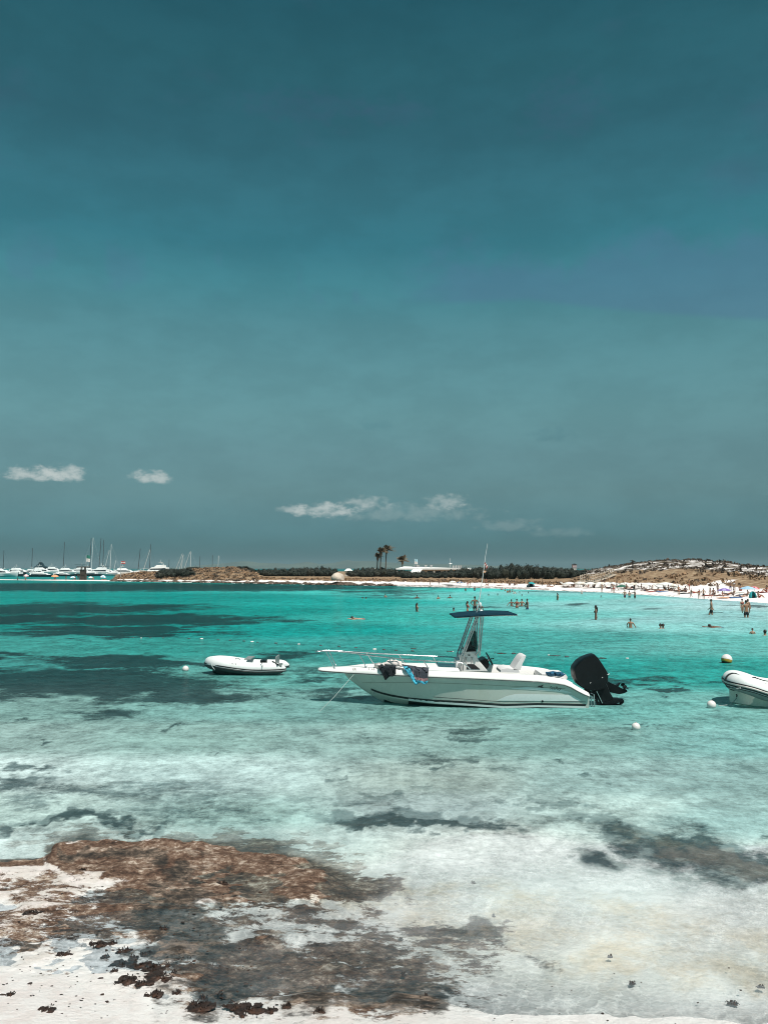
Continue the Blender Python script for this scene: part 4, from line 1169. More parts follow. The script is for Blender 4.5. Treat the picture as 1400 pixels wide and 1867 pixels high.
# things left on the boat
def towel(name, label, cat, quad, mats_, idx, sagz=.0, NXT=16, NYT=12):
    """cloth hanging outside the gunwale between four picture corners"""
    g = G()
    vs = []
    (a, b_, c, d) = quad
    for j in range(NYT + 1):
        t = j / NYT
        for i in range(NXT + 1):
            s_ = i / NXT
            u = (a[0] * (1 - s_) + b_[0] * s_) * (1 - t) + (d[0] * (1 - s_) + c[0] * s_) * t
            v = (a[1] * (1 - s_) + b_[1] * s_) * (1 - t) + (d[1] * (1 - s_) + c[1] * s_) * t
            v += sagz * math.sin(s_ * PI) * (1 - t) + 1.4 * math.sin(s_ * 9 + 1) * t
            Y = YC - st(u, 1) - .045 - .02 * math.sin(s_ * 11 + t * 2) * t - .035 * t
            if t < .18:
                Y += (.18 - t) * 1.1
            p = at(u, v, Y)
            vs.append(p)
    for j in range(NYT):
        for i in range(NXT):
            k = j * (NXT + 1) + i
            g.add([vs[k], vs[k + 1], vs[k + NXT + 2], vs[k + NXT + 1]], [(0, 1, 2, 3)], idx((i + .5) / NXT, (j + .5) / NYT))
    o = g.mk(name, mats_, None, 60)
    # weld and thicken
    bm = bmesh.new(); bm.from_mesh(o.data); bmesh.ops.remove_doubles(bm, verts=bm.verts, dist=.0005); bm.to_mesh(o.data); bm.free()
    s_ = o.modifiers.new('thick', 'SOLIDIFY'); s_.thickness = .012
    tag(o, label, cat)
    return o
CYAN = mat('turquoise_printed_towel', (.05, .36, .50), .9, vary=.7, scale=14, bump=.004)
GREYT = mat('dark_grey_towel', (.045, .05, .065), .95, vary=.2, scale=20, bump=.004)
PINKT = mat('dusty_pink_towel', (.30, .16, .17), .95, vary=.5, scale=16, bump=.004)
towel('beach_towel', 'grey beach towel with turquoise patterned border hanging over the boat side', 'towel', [(732, 1212), (781.5, 1218), (779, 1246), (757, 1247)],
      [GREYT, CYAN, PINKT], lambda s_, t: 1 if (t > .80 or s_ < .22 and t > .1) else (2 if t > .70 or (.22 <= s_ < .30 and t > .3) else 0))
towel('black_garment', 'black cloth bundle hanging over the boat gunwale near the bow', 'clothing', [(688, 1212), (722, 1213), (721, 1229), (702, 1239)],
      [mat('black_cloth', (.008, .012, .016), .95, vary=.3, scale=20, bump=.006)], lambda s_, t: 0)
PALET = mat('pale_pink_towel', (.78, .68, .64), .95, vary=.06, scale=14, bump=.01)
g = G()
for (u, v, w, h, sd_) in ((691, 1213, .13, .07, 1), (700, 1212, .12, .07, 2), (712, 1209.5, .17, .09, 3), (722, 1209.5, .16, .08, 4), (730, 1212, .12, .05, 5)):
    g.blob(at(u, v, YC - st(u, 1) + .22), (w, .14, h), sd_, .22)
tag(g.mk('crumpled_towel', PALET, None, 70), 'crumpled pale pink towel lying on the foredeck behind the black cloth', 'towel')
g = G()
for (u, v, w, h, sd_) in ((1004, 1228.5, .12, .06, 11), (1013, 1228, .15, .065, 12), (1022, 1229, .12, .06, 13)):
    g.blob(at(u, v, YC - .95), (w, .12, h), sd_, .25)
tag(g.mk('crumpled_towel', mat('blue_towel', (.012, .075, .14), .9, vary=.7, scale=18, bump=.01), None, 70), 'dark blue towel bundled on the stern coaming of the white boat', 'towel')
rp = [huv(646, 1228, .02)] + [at(u, v, Y) for u, v, Y in ((636, 1240, 21.9), (622, 1256, 21.6), (610, 1270, 21.4), (598, 1282, 21.25))]
rp.append(Vector((rp[-1].x - 1.0, rp[-1].y - .4, -.75)))
tag(G().tube(rp, .006, 6).mk('mooring_rope', ROPE, None, 60), 'thin white mooring rope running from the bow down into the water', 'rope')

# ------------------------------------------------------------------ inflatable boats
def inflatable(name, label, path, tube_r, mats_, strap=None):
    pass
# left dinghy: place its frame, then model along its own axis
YD = gp(450, 1231).y + .55
def dpt(u, v, Y=YD):
    return at(u, v, Y)
din = thing('inflatable_dinghy', 'small white inflatable dinghy with dark underside floating left of the motorboat', 'dinghy', (dpt(450, 1225).x, YD, 0))
DO = Vector(din.location)
PVCW = mat('white_pvc', (.78, .79, .77), .45, vary=.04, scale=5, grime=((.5, .52, .5), .2))
PVCG = mat('dark_grey_and_shade_pvc', (.085, .10, .10), .5, vary=.15, scale=5)
PVCM = mat('mid_grey_and_shade_pvc', (.24, .26, .25), .5, vary=.1, scale=5)
TR = .212
def dtube(far):
    s_ = 1 if far else -1
    w = .50
    ctr = [(383.5, 1210.5, 0), (386, 1210.8, .16), (394, 1211.5, .36), (410, 1213.5, .48), (435, 1217, w), (460, 1219.5, w), (485, 1219.8, w), (505, 1219.3, w), (514, 1219, w), (521.5, 1218.8, w)]
    # rows given for the near tube; the far one lies level with it
    P_ = []
    for u, v, dy in ctr:
        p = at(u, v, YD - dy)
        P_.append(Vector((p.x, YD + s_ * dy, at(u, v, YD - .5).z)))
    rad = [TR * .92, TR * .95, TR, TR, TR, TR, TR, TR * .93, TR * .72, TR * .12]
    return P_, rad
for far in (0, 1):
    P_, rad = dtube(far)
    PP = spline(P_, 4); RD = [float(np.interp(i / 4, range(len(rad)), rad)) for i in range(len(PP))]
    s_ = -1 if far == 0 else 1
    up = (0, 0, 1)
    a0, a1 = (R(-8), R(188))
    G().tube(PP, RD, 14, a0=a0, a1=a1, up=up).mk('tube_top', PVCW, din, 60, off=DO)
    G().tube(PP, RD, 14, a0=a1, a1=a0 + 2 * PI, up=up).mk('tube_shaded_underside', PVCG, din, 60, off=DO)  # shade on the tube's lower half put in as a darker material
    rb = [p + Vector((0, s_ * r, 0)) for p, r in zip(PP, RD)]
    rb[0] = PP[0] + Vector((-RD[0], 0, 0)); rb[1] = PP[1] + Vector((-RD[1] * .9, s_ * .1, 0)); rb[2] = PP[2] + Vector((-RD[2] * .7, s_ * .16, 0)); rb[3] = PP[3] + Vector((-RD[3] * .6, s_ * .18, 0)); rb[4] = PP[4] + Vector((-RD[4] * .4, s_ * RD[4] * .9, 0))
    for dz, rr, m_ in ((-.01, .022, RUBBER), (-.045, .018, mat('pale_rub_strake', (.42, .45, .44), .5)), (-.08, .016, RUBBER)):
        G().tube([p + Vector((0, 0, dz)) for p in rb], rr, 6).mk('rub_strake', m_, din, 60, off=DO)
g = G()
hu = [(388, .02, .10, .02), (400, .25, .02, -.05), (430, .42, -.04, -.12), (470, .46, -.06, -.16), (508, .46, -.06, -.16)]
rs = []
for u, hb, zc, zk in hu:
    x = at(u, 1225, YD).x
    rs.append([Vector((x, YD - hb, zc + .14)), Vector((x, YD - hb * .8, zc)), Vector((x, YD, zk)), Vector((x, YD + hb * .8, zc)), Vector((x, YD + hb, zc + .14))])
g.rings(rs); g.mk('hull', PVCG, din, 40, off=DO)
G().box((at(455, 1220, YD).x, YD, .18), (1.9, .7, .03)).mk('floorboard', NONSKID, din, 0, off=DO)
G().box((at(506, 1215, YD).x, YD, .38), (.05, .78, .42)).mk('transom', PVCM, din, 0, off=DO)
G().box((at(455, 1212, YD).x, YD, .52), (.22, .95, .03)).mk('seat', PVCM, din, 0, off=DO)
G().box(at(481, 1206.5, YD - .30), (.20, .3, .12)).mk('fuel_tank', BLACK, din, 0, off=DO)
G().tube([at(497, 1206, YD - .35), at(507, 1212, YD - .70)], .022, 6).mk('oar', BLACK, din, 60, off=DO)
hp_ = G().tube([at(429, 1202.5, YD - .5), at(431, 1200, YD - .5), at(435, 1200.2, YD - .5), at(438, 1203.6, YD - .5)], .016, 6).mk('carry_handle', PVCM, din, 60, off=DO)
G().tube(spline([at(386, 1207, YD - .46), at(386.5, 1214, YD - .60), at(391, 1220, YD - .66), at(391.5, 1222.5, YD - .6)], 4), .013, 6).mk('painter_rope', ROPE, din, 60, off=DO)
G().tube(spline([at(476, 1206.5, YD - .64), at(478.4, 1211, YD - .72), at(478.6, 1217, YD - .765)], 3), .010, 6).mk('grab_line', RUBBER, din, 60, off=DO)
G().box(at(511, 1212, YD - .5), (.14, .3, .1)).mk('valve_patch', PVCM, din, 0, off=DO)
def tube_text(body, u, v, pxh, root, RO, P_, rad, wfac=1.0, m=INK, slope=.12):
    vs, fs = text_pts(body, 1.0, 0)
    out = []
    for p in vs:
        uu_, vv_ = u + p.x * pxh * wfac, v - p.y * pxh + p.x * pxh * slope
        # march to the tube's surface
        q = at(uu_, vv_, P_[5].y)
        xs_ = [a.x for a in P_]
        cy = float(np.interp(q.x, xs_, [a.y for a in P_])); cz = float(np.interp(q.x, xs_, [a.z for a in P_])); rr = float(np.interp(q.x, xs_, rad))
        for _ in range(3):
            dz = q.z - cz
            yy = cy - math.sqrt(max(rr * rr - dz * dz, .0004))
            q = at(uu_, vv_, yy)
        out.append(q + Vector((0, -.004, .003)))
    return G().add(out, fs).mk('lettering', m, root, 0, off=RO)
P_, rad = dtube(0)
tube_text('ND 784-7 B', 415.5, 1210.4, 3.8, din, DO, P_, rad, wfac=.82, slope=.10)

# right-hand rigid inflatable, its bow in the picture, its stern beyond the frame
YR = gp(1390, 1291).y + .75
rib = thing('rigid_inflatable_boat', 'white and grey inflatable boat with black bow strap at the right edge of the picture', 'dinghy', (at(1400, 1270, YR).x, YR, 0))
RO = Vector(rib.location)
TRR = .215
def rtube(far):
    s_ = 1 if far else -1
    ctr = [(1334, 1247.5, 0), (1336, 1247.6, .2), (1343, 1247.8, .45), (1356, 1249.5, .66), (1374, 1254.5, .76), (1400, 1263, .80), (1440, 1268, .80), (1500, 1269, .8), (1580, 1269, .8), (1600, 1269, .8)]
    P_ = []
    for u, v, dy in ctr:
        p = at(u, v, YR - max(dy, .0))
        P_.append(Vector((p.x + (.5 * dy if far else 0), YR + s_ * dy, at(u, v, YR - .75).z)))
    return P_, [TRR * .95, TRR * .97] + [TRR] * 6 + [TRR * .7, .03]
for far in (0, 1):
    P_, rad = rtube(far)
    PP = spline(P_, 4); RD = [float(np.interp(i / 4, range(len(rad)), rad)) for i in range(len(PP))]
    s_ = -1 if far == 0 else 1
    G().tube(PP, RD, 16, a0=R(4), a1=R(176), up=(0, 0, 1)).mk('tube_top', PVCW, rib, 60, off=RO)
    G().tube(PP, RD, 16, a0=R(176), a1=R(364), up=(0, 0, 1)).mk('tube_shaded_underside', PVCM, rib, 60, off=RO)  # lower half coloured mid grey to carry the tube's own shade
    out_ = []
    for i, (p, r) in enumerate(zip(PP, RD)):
        d = (PP[min(i + 1, len(PP) - 1)] - PP[max(i - 1, 0)]).normalized()
        nrm = Vector((d.y, -d.x, 0)).normalized()
        if nrm.dot(Vector((-.3, s_, 0))) < 0: nrm = -nrm
        if i == 0: nrm = Vector((-1, 0, 0))
        out_.append((p, nrm, r))
    for dz, rr, ex, m_ in ((.035, .016, .0, RUBBER), (-.005, .026, .0, mat('cream_rub_strake', (.62, .56, .52), .5)), (-.052, .015, .0, RUBBER), (-.078, .012, 0, mat('pale_rub_strake', (.42, .45, .44), .5)), (-.10, .012, 0, RUBBER)):
        G().tube([p + nr * (math.sqrt(max(r * r - dz * dz, 0)) + .004) + Vector((0, 0, dz)) for p, nr, r in out_], rr, 6).mk('rub_strake', m_, rib, 60, off=RO)
g = G()
hu = [(1344, .03, .20, .12), (1350, .12, .20, .03), (1358, .30, .19, -.08), (1380, .52, .17, -.2), (1420, .66, .14, -.3), (1600, .70, .12, -.32)]
rs = []
for u, hb, zc, zk in hu:
    x = at(u, 1270, YR - .5).x
    rs.append([Vector((x, YR - hb * 1.02, zc + .25)), Vector((x, YR - hb * .9, zc - .16)), Vector((x, YR, zk)), Vector((x, YR + hb * .9, zc - .16)), Vector((x, YR + hb * 1.02, zc + .25))])
g.rings(rs); g.mk('hull', mat('pale_green_gelcoat', (.62, .66, .58), .3, vary=.05, grime=((.4, .42, .3), .3)), rib, 40, off=RO)
G().box((at(1460, 1262, YR).x, YR, .30), (2.4, 1.2, .04)).mk('floorboard', NONSKID, rib, 0, off=RO)
G().box((at(1480, 1250, YR).x, YR, .60), (.6, .55, .65)).mk('console', WHITE, rib, 0, off=RO)
G().box((at(1598, 1250, YR).x, YR, .45), (.08, 1.2, .5)).mk('transom', WHITE, rib, 0, off=RO)
# black strap round the bow tube, handles, line and lettering
def ring_on_tube(i, w, m_, name, a0=R(-110), a1=R(120), r_add=.012):
    P_, rad = rtube(0)
    PP = spline(P_, 4)
    p = PP[i]; d = (PP[i + 1] - PP[i - 1]).normalized()
    x = d.cross(Vector((0, 0, 1))).normalized(); y = x.cross(d).normalized()
    g = G()
    rs = []
    for k in range(15):
        a = a0 + (a1 - a0) * k / 14
        c = p + (x * math.cos(a) + y * math.sin(a)) * (TRR + r_add)
        c2 = p + (x * math.cos(a) + y * math.sin(a)) * (TRR - .004)
        rs.append([c - d * w, c + d * w, c2 + d * w, c2 - d * w])
    g.rings(rs)
    return g.mk(name, m_, rib, 50, off=RO)
ring_on_tube(5, .045, RUBBER, 'bow_strap', R(-150), R(175), .02)
G().blob(at(1344, 1232.5, YR - .3), (.11, .14, .03), 4, .15).mk('bow_pad', RUBBER, rib, 60, off=RO)
P_, rad = rtube(0)
G().tube(spline([at(1373.5, 1235, YR - .62), at(1383, 1238, YR - .66), at(1393, 1241, YR - .70), at(1406, 1243, YR - .72), at(1430, 1250, YR - .74)], 4), .014, 6).mk('grab_line', RUBBER, rib, 60, off=RO)
G().lathe([(.022, 0), (.05, .005), (.05, .02), (.022, .025)], at(1374, 1236, YR - .66), 12).mk('line_fitting', RUBBER, rib, 60, off=RO)
G().box(at(1350.5, 1236.7, YR - .62), (.06, .02, .05), Matrix.Rotation(R(-35), 3, 'Y')).mk('valve', PVCG, rib, 0, off=RO)
for (a, b_) in ((1325, 1334), (1338, 1349)):
    G().tube([at(a, 1253, YR - (.28 if a < 1330 else .66)), at((a + b_) / 2, 1255.5, YR - (.42 if a < 1330 else .76)), at(b_, 1254.3, YR - (.52 if a < 1330 else .86))], .016, 6).mk('carry_handle', mat('pale_rub_strake', (.42, .45, .44), .5), rib, 60, off=RO)
tube_text('VIAMELLA', 1383.5, 1246, 5.4, rib, RO, P_, rad, wfac=.7, slope=.22)
g = G().blob(at(1342, 1268, YR - .12), (.035, .05, .07), 8, .25).mk('bow_fitting', RUBBER, rib, 60, off=RO)
tag(G().tube(spline([at(1342, 1273, YR - .15), at(1336, 1280, YR - .3), at(1326, 1285, YR - .5), at(1310, 1286.5, YR - .6)], 4), .010, 6).mk('mooring_rope', ROPE, None, 60), 'thin pale rope from the grey inflatable bow to a small white buoy', 'rope')
# ------------------------------------------------------------------ buoys and the float line
BUOYW = mat('white_buoy_plastic', (.80, .74, .70), .4, vary=.04)
BUOYY = mat('yellow_buoy_plastic', (.55, .33, .05), .45, vary=.12, scale=8)
b = gp(1326, 1209.5)
by = thing('mooring_buoy', 'large round buoy, white dome over a yellow base, right side', 'buoy', (b.x, b.y + .15, 0))
by.rotation_euler = (R(-8), R(14), 0)
r_ = .205
pr = [(r_ * math.cos(a), .13 + r_ * math.sin(a)) for a in np.linspace(R(2), R(89), 8)]
G().lathe(pr, seg=20).mk('dome', BUOYW, by, 60)
pr = [(r_ * math.cos(a) * .985, .13 + r_ * math.sin(a)) for a in np.linspace(R(-80), R(2), 8)]
G().lathe(pr, seg=20).mk('base', BUOYY, by, 60)
G().lathe([(r_ * .72, -.02), (r_ * .86, .03), (r_ * .66, -.06)], seg=20).mk('dark_ring', mat('dark_brown_band', (.03, .025, .015), .8), by, 60)  # dark brown ring round the lower base
for u, v, r_, lab in ((1298, 1291, .115, 'small round white buoy beside the grey inflatable at right'), (1160, 1331, .095, 'small white ball float nearest the camera, right of the boat'),
                      (338, 1224, .115, 'small white ball buoy left of the inflatable dinghy')):
    p = gp(u, v)
    o = thing('mooring_buoy', lab, 'buoy', (p.x, p.y + r_ * .5, 0))
    G().lathe([(r_ * math.cos(a), r_ * .62 + r_ * math.sin(a)) for a in np.linspace(R(-85), R(85), 12)], seg=16).mk('float', BUOYW, o, 60)
    G().tube([(0, 0, r_ * 1.58), (0, 0, r_ * 1.75)], r_ * .16, 8).mk('cap', mat('grey_plastic', (.45, .43, .42), .5), o, 60)
# rope of floats marking the bathing area
FL = [(240, 1163), (345, 1164), (420, 1168), (500, 1172.5), (620, 1179), (690, 1184), (750, 1187), (830, 1188), (910, 1190.5), (1000, 1195), (1080, 1200), (1200, 1202)]
fl = thing('float_line', 'long line of small floats marking the bathing area behind the motorboat', 'float line', gp(600, 1178))
FO = Vector(fl.location)
G().tube([gp(u, v, -.02) for u, v in FL], .012, 5).mk('line', mat('dark_wet_rope', (.03, .05, .05), .7), fl, 60, off=FO)
rnd = random.Random(3)
proto = G().lathe([(.02, -.09), (.05, -.07), (.055, 0), (.05, .07), (.02, .09)], seg=8)
pm = None
xs_ = [p[0] for p in FL]
spots = [243, 258, 275, 298, 345, 368, 398, 420, 445, 460, 470, 503, 520, 545, 585, 618, 649, 683, 700, 722, 752, 825, 902, 914, 936, 1000, 1014, 1033, 1096, 1143]
for k, u in enumerate(spots):
    v = float(np.interp(u, xs_, [p[1] for p in FL])) + rnd.uniform(-.6, .6)
    white = k % 4 == 1
    m_ = mat('white_buoy_plastic', 0) if white else mat('faded_dark_float', (.06, .08, .08), .6)
    if pm is None:
        o = proto.mk('float', m_, fl, 60); pm = o
    else:
        o = pm.copy(); COL.objects.link(o); o.parent = fl
    o.material_slots[0].link = 'OBJECT'; o.material_slots[0].material = m_
    o.location = gp(u, v, .01) - FO
    o.rotation_euler = (R(90), 0, R(90 + rnd.uniform(-30, 30)))
    s_ = rnd.uniform(.4, .8)
    o.scale = (s_, s_, s_ * 1.2)
# drift weed on the surface behind the boat
for k, (u, v, w) in enumerate(((910, 1192, 9), (822, 1188.5, 6), (938, 1192.5, 4), (1018, 1196, 10), (1098, 1200.5, 6), (755, 1183, 5))):
    p = gp(u, v, .0)
    g = G()
    for j in range(5):
        g.blob((rnd.uniform(-.12, .12) * w / 5, rnd.uniform(-.05, .05), .008), (.05 * w / 3 * rnd.uniform(.6, 1.2), .06, .02), k * 7 + j, .3, 1)
    tag(g.mk('floating_seaweed', mat('wet_seaweed', (.035, .022, .014), .6, vary=.4, bump=.006), None, 60, loc=p), 
        ['dark drift weed floating just right of the steering wheel', 'dark drift weed floating left of the console', 'small drift weed floating left of the helm seat back', 'long drift weed floating between helm seat and outboard', 'drift weed floating at the top right of the outboard cowl', 'faint drift weed floating above the bow rail'][k], 'seaweed', 'drift weed on the water')
# ------------------------------------------------------------------ the far shore
def gz(x, y):
    z, sf, q = ground_z(np.array([float(x)]), np.array([float(y)]))
    return float(z[0])
def on_ground(u, Y):
    """the ground at distance Y in the direction of picture column u"""
    x = (u - CX) / FPX * (Y * CP)
    return Vector((x, Y, gz(x, Y)))
def shore_y(u):
    return float(dist_of(lut(SHORE, np.array([float(u)])), np.array([float(u)]))[0])
def beach_at(u, v):
    """ground point seen at (u, v): march until the sight line meets the sand"""
    y = CY - v
    dx, dy, dz = (u - CX) / FPX, CP - y / FPX * SP, y / FPX * CP + SP
    Y0 = shore_y(u) - 3
    for i in range(400):
        Y = Y0 + i * .6
        k = Y / dy
        z = CAM_Z + dz * k
        g_ = gz(dx * k, Y)
        if z <= max(g_, .0) + .01:
            return Vector((dx * k, Y, g_))
    return Vector((dx * k, Y, g_))

LEAFD = mat('dark_juniper_leaf', (.016, .022, .014), .8, vary=.35, scale=1.5)
LEAFM = mat('olive_scrub_leaf', (.028, .030, .018), .8, vary=.4, scale=1.5)
BARK = mat('grey_bark', (.10, .075, .055), .9, vary=.3, scale=8)
def bush_meshes(seed, w=1.0, h=1.0, leaves=520, clumps=9):
    rnd = random.Random(seed)
    g = G()
    cl = []
    for i in range(clumps):
        a = rnd.uniform(0, 2 * PI); r = rnd.uniform(.1, .62)
        cl.append((Vector((math.cos(a) * r * w, math.sin(a) * r * w, h * rnd.uniform(.30, .68))), rnd.uniform(.26, .42)))
    for c, r in cl:
        g.blob(c, (r * .86 * w, r * .86 * w, r * .8 * h), rnd.randint(0, 999), .18, 1)
        for k in range(leaves // clumps):
            d = Vector((rnd.gauss(0, 1), rnd.gauss(0, 1), rnd.gauss(0, 1))).normalized()
            p = c + Vector((d.x * r * w, d.y * r * w, d.z * r * h)) * rnd.uniform(.82, 1.15)
            if p.z < .02: continue
            t = d.orthogonal().normalized(); t = (Matrix.Rotation(rnd.uniform(0, 6.28), 3, d) @ t)
            b_ = d.cross(t)
            s_ = rnd.uniform(.03, .075)
            g.add([p - t * s_, p + b_ * s_ * .6 + d * s_ * .4, p + t * s_ + d * s_ * .8, p - b_ * s_ * .6 + d * s_ * .3], [(0, 1, 2, 3)])
    return g, cl
def make_bush(seed, m_, label, loc, group=None):
    o = thing('shrub', label, 'shrub', loc, 0, group)
    g, cl = bush_meshes(seed)
    g.mk('foliage', m_, o, 0)
    s = G()
    for c, r in cl[:6]:
        s.tube([(0, 0, -.15), c * .55, c], [.05, .035, .02], 5)
    s.mk('stem', BARK, o, 60)
    return o
HEDGE = [(292, 356, 1038.5, 232, 'dark dune shrub on the low left dune', 'shrubs on the left dune'),
         (442, 612, 1037.5, 246, 'dark hedge shrub in the long hedge', 'shrubs of the left hedge'),
         (642, 735, 1037.5, 236, 'dark thicket shrub in the thicket', 'shrubs below the palms'),
         (735, 872, 1044.5, 214, 'dark low shrub growing in front of the white beach restaurant', 'shrubs before the restaurant'),
         (872, 1062, 1034.5, 196, 'tall dark shrub in the thicket between the restaurant and the right dune', 'shrubs of the right thicket')]
HTOP = [(292, 1041), (310, 1037.5), (350, 1038), (356, 1043), (442, 1045), (455, 1040), (500, 1038), (560, 1036.5), (590, 1035.5), (612, 1038), (642, 1040), (660, 1037.5), (700, 1036.8), (735, 1039), (745, 1043.5), (800, 1044.5), (830, 1040),
        (846, 1037), (872, 1035.5), (890, 1034.5), (905, 1036.5), (920, 1032.5), (928, 1030.5), (945, 1033), (968, 1031), (982, 1035), (1000, 1035), (1020, 1036), (1045, 1037.5), (1062, 1041)]
LMK = [(300, 'under the leaning pale masts'), (330, 'below the bright upright mast'), (350, 'at its right end'), (450, 'at its left end'), (480, 'near its left end'), (515, 'left of its middle'), (545, 'in its middle'), (575, 'right of its middle'), (605, 'just left of the boulder'),
       (650, 'just right of the boulder'), (672, 'under the white tent roof'), (692, 'below the three palms'), (715, 'right of the three palms'), (735, 'below the single palm'), (755, 'under the pale blue flag'), (780, 'below the roof vents'), (805, 'below the long roof'), (828, 'below the roof antenna'), (855, 'below the small white roof'),
       (880, 'behind the boat antenna'), (902, 'before the distant house'), (926, 'under its first crest'), (948, 'between its two crests'), (968, 'above the teal parasol'), (992, 'right of the second crest'), (1015, 'left of the white tower'), (1045, 'below the white tower'), (1062, 'at the foot of the right dune')]
def shrub_label(lab, u, row):
    lm = min(LMK, key=lambda t: abs(t[0] - u))[1]
    return ('front-row ', 'middle-row ', 'back-row ')[row] + lab.split(' in the ')[0].split(' growing ')[0].split(' on the ')[0] + ' ' + lm
protos = {}
rnd = random.Random(21)
for (u0, u1, vt, D, lab, grp) in HEDGE:
    for row in range(3):
        u = u0 + row * 3
        while u < u1:
            Y = D + row * 9 + rnd.uniform(-2, 3)
            vtop = float(np.interp(u, [h[0] for h in HTOP], [h[1] for h in HTOP])) + (2.4, .2, -1.2)[row] + rnd.uniform(-.8, .6)
            p = on_ground(u, Y)
            ztop = at(u, vtop, Y).z
            hgt = max(ztop - p.z, .9)
            wpx = rnd.uniform(19, 30)
            kk = rnd.randint(0, 4)
            if (kk,) not in protos:
                b_ = make_bush(100 + kk, LEAFD if kk != 3 else LEAFM, shrub_label(lab, u, row), p, grp)
                protos[(kk,)] = b_
                o = b_
            else:
                o = dup(protos[(kk,)], shrub_label(lab, u, row), p, group=grp)
            w = wpx * Y / FPX * .62
            o.location = p - Vector((0, 0, .1))
            o.rotation_euler = (0, 0, rnd.uniform(0, 6.28))
            o.scale = (w, w, hgt / .88)
            u += wpx * (.55 if row else .62)
# pale far pines behind the right thicket
def low_scrub():
    """tussocks too many to count on the dunes and the upper beach"""
    rnd = random.Random(5)
    gs = {0: G(), 1: G()}
    def tuft(p, w, h, which):
        g = gs[which]
        n = rnd.randint(9, 14)
        for i in range(n):
            a = rnd.uniform(0, 6.28); r = rnd.uniform(0, 1)
            q = p + Vector((math.cos(a) * r * w, math.sin(a) * r * w, h * (1 - r * .6) * rnd.uniform(.5, 1)))
            s_ = w * rnd.uniform(.22, .42)
            d = Vector((rnd.gauss(0, 1), rnd.gauss(0, 1), 1.1)).normalized(); t = d.orthogonal().normalized(); b_ = d.cross(t)
            g.add([q - t * s_, q - b_ * s_ * .7 - Vector((0, 0, h * .3)), q + t * s_, q + b_ * s_ * .7 + d * s_ * .3], [(0, 1, 2, 3)])
    for i in range(1900):
        u = rnd.uniform(1035, 1480)
        sf = rnd.uniform(24, 150)
        Y = shore_y(u) + sf
        cd = float(lut(CDIST, np.array([u]))[0])
        q = sf / cd
        if q > 1.25 or q < .24: continue
        if vnoise(np.array([u * .05]), np.array([Y * .12]), 9)[0] < .40: continue
        w = rnd.uniform(.25, .8) * (1.5 if rnd.random() < .12 else 1)
        tuft(on_ground(u, Y), w, w * rnd.uniform(.4, .8), 0 if (q > .55 or rnd.random() < .2) else 1)
    for i in range(900):
        u = rnd.uniform(210, 470)
        Y = shore_y(u) + rnd.uniform(8, 48)
        w = rnd.uniform(.3, .9)
        tuft(on_ground(u, Y), w, w * .5, 0 if rnd.random() < .35 else 1)
    for i in range(1100):
        u = rnd.uniform(470, 1050)
        Y = shore_y(u) + rnd.uniform(13, 30)
        w = rnd.uniform(.25, .7)
        tuft(on_ground(u, Y), w, w * .5, 0 if rnd.random() < .12 else 1)
    o = gs[0].mk('dune_scrub', mat('dark_dune_scrub', (.075, .052, .036), .9, vary=.5, scale=.7), None, 0)
    tag(o, 'dark low scrub dotted over the sandy dunes', 'scrub', kind='stuff')
    o = gs[1].mk('dry_grass', mat('dry_brown_heath', (.26, .16, .09), .9, vary=.5, scale=.6), None, 0)
    tag(o, 'dry brown heath covering the foot of the dunes', 'dry grass', kind='stuff')
low_scrub()

# boulder
p = beach_at(615, 1065.5)
g = G(); w = 25 * p.y / FPX
g.blob((0, 0, w * .36), (w * .50, w * .48, w * .50), 17, .10, 3, flat=-.2)
ro = g.mk('boulder', mat('pale_limestone', (.60, .50, .41), .85, vary=.16, scale=.9, bump=.15, grime=((.20, .13, .09), .55)), None, 60, loc=p)
ro.rotation_euler = (0, 0, R(40))
tag(ro, 'big pale rounded boulder standing alone on the shore left of the palms', 'boulder')
# dark shore rocks below the left and middle beach
ROCKM = mat('dark_shore_rock', (.11, .075, .055), .8, vary=.4, scale=2, bump=.05)
g = G(); rnd = random.Random(8)
for i in range(330):
    u = rnd.uniform(205, 720)
    Y = shore_y(u) + rnd.uniform(-1.5, 3.0)
    q = on_ground(u, Y)
    w = rnd.uniform(.2, .85) * (1.4 if 590 < u < 650 else 1)
    g.blob(Vector((q.x, q.y, max(q.z, -.05) + w * .1)), (w, w * .8, w * rnd.uniform(.25, .5)), i, .25, 1)
tag(g.mk('shore_rocks', ROCKM, None, 0), 'dark low rocks strewn along the waterline of the far beach', 'rocks', kind='stuff')

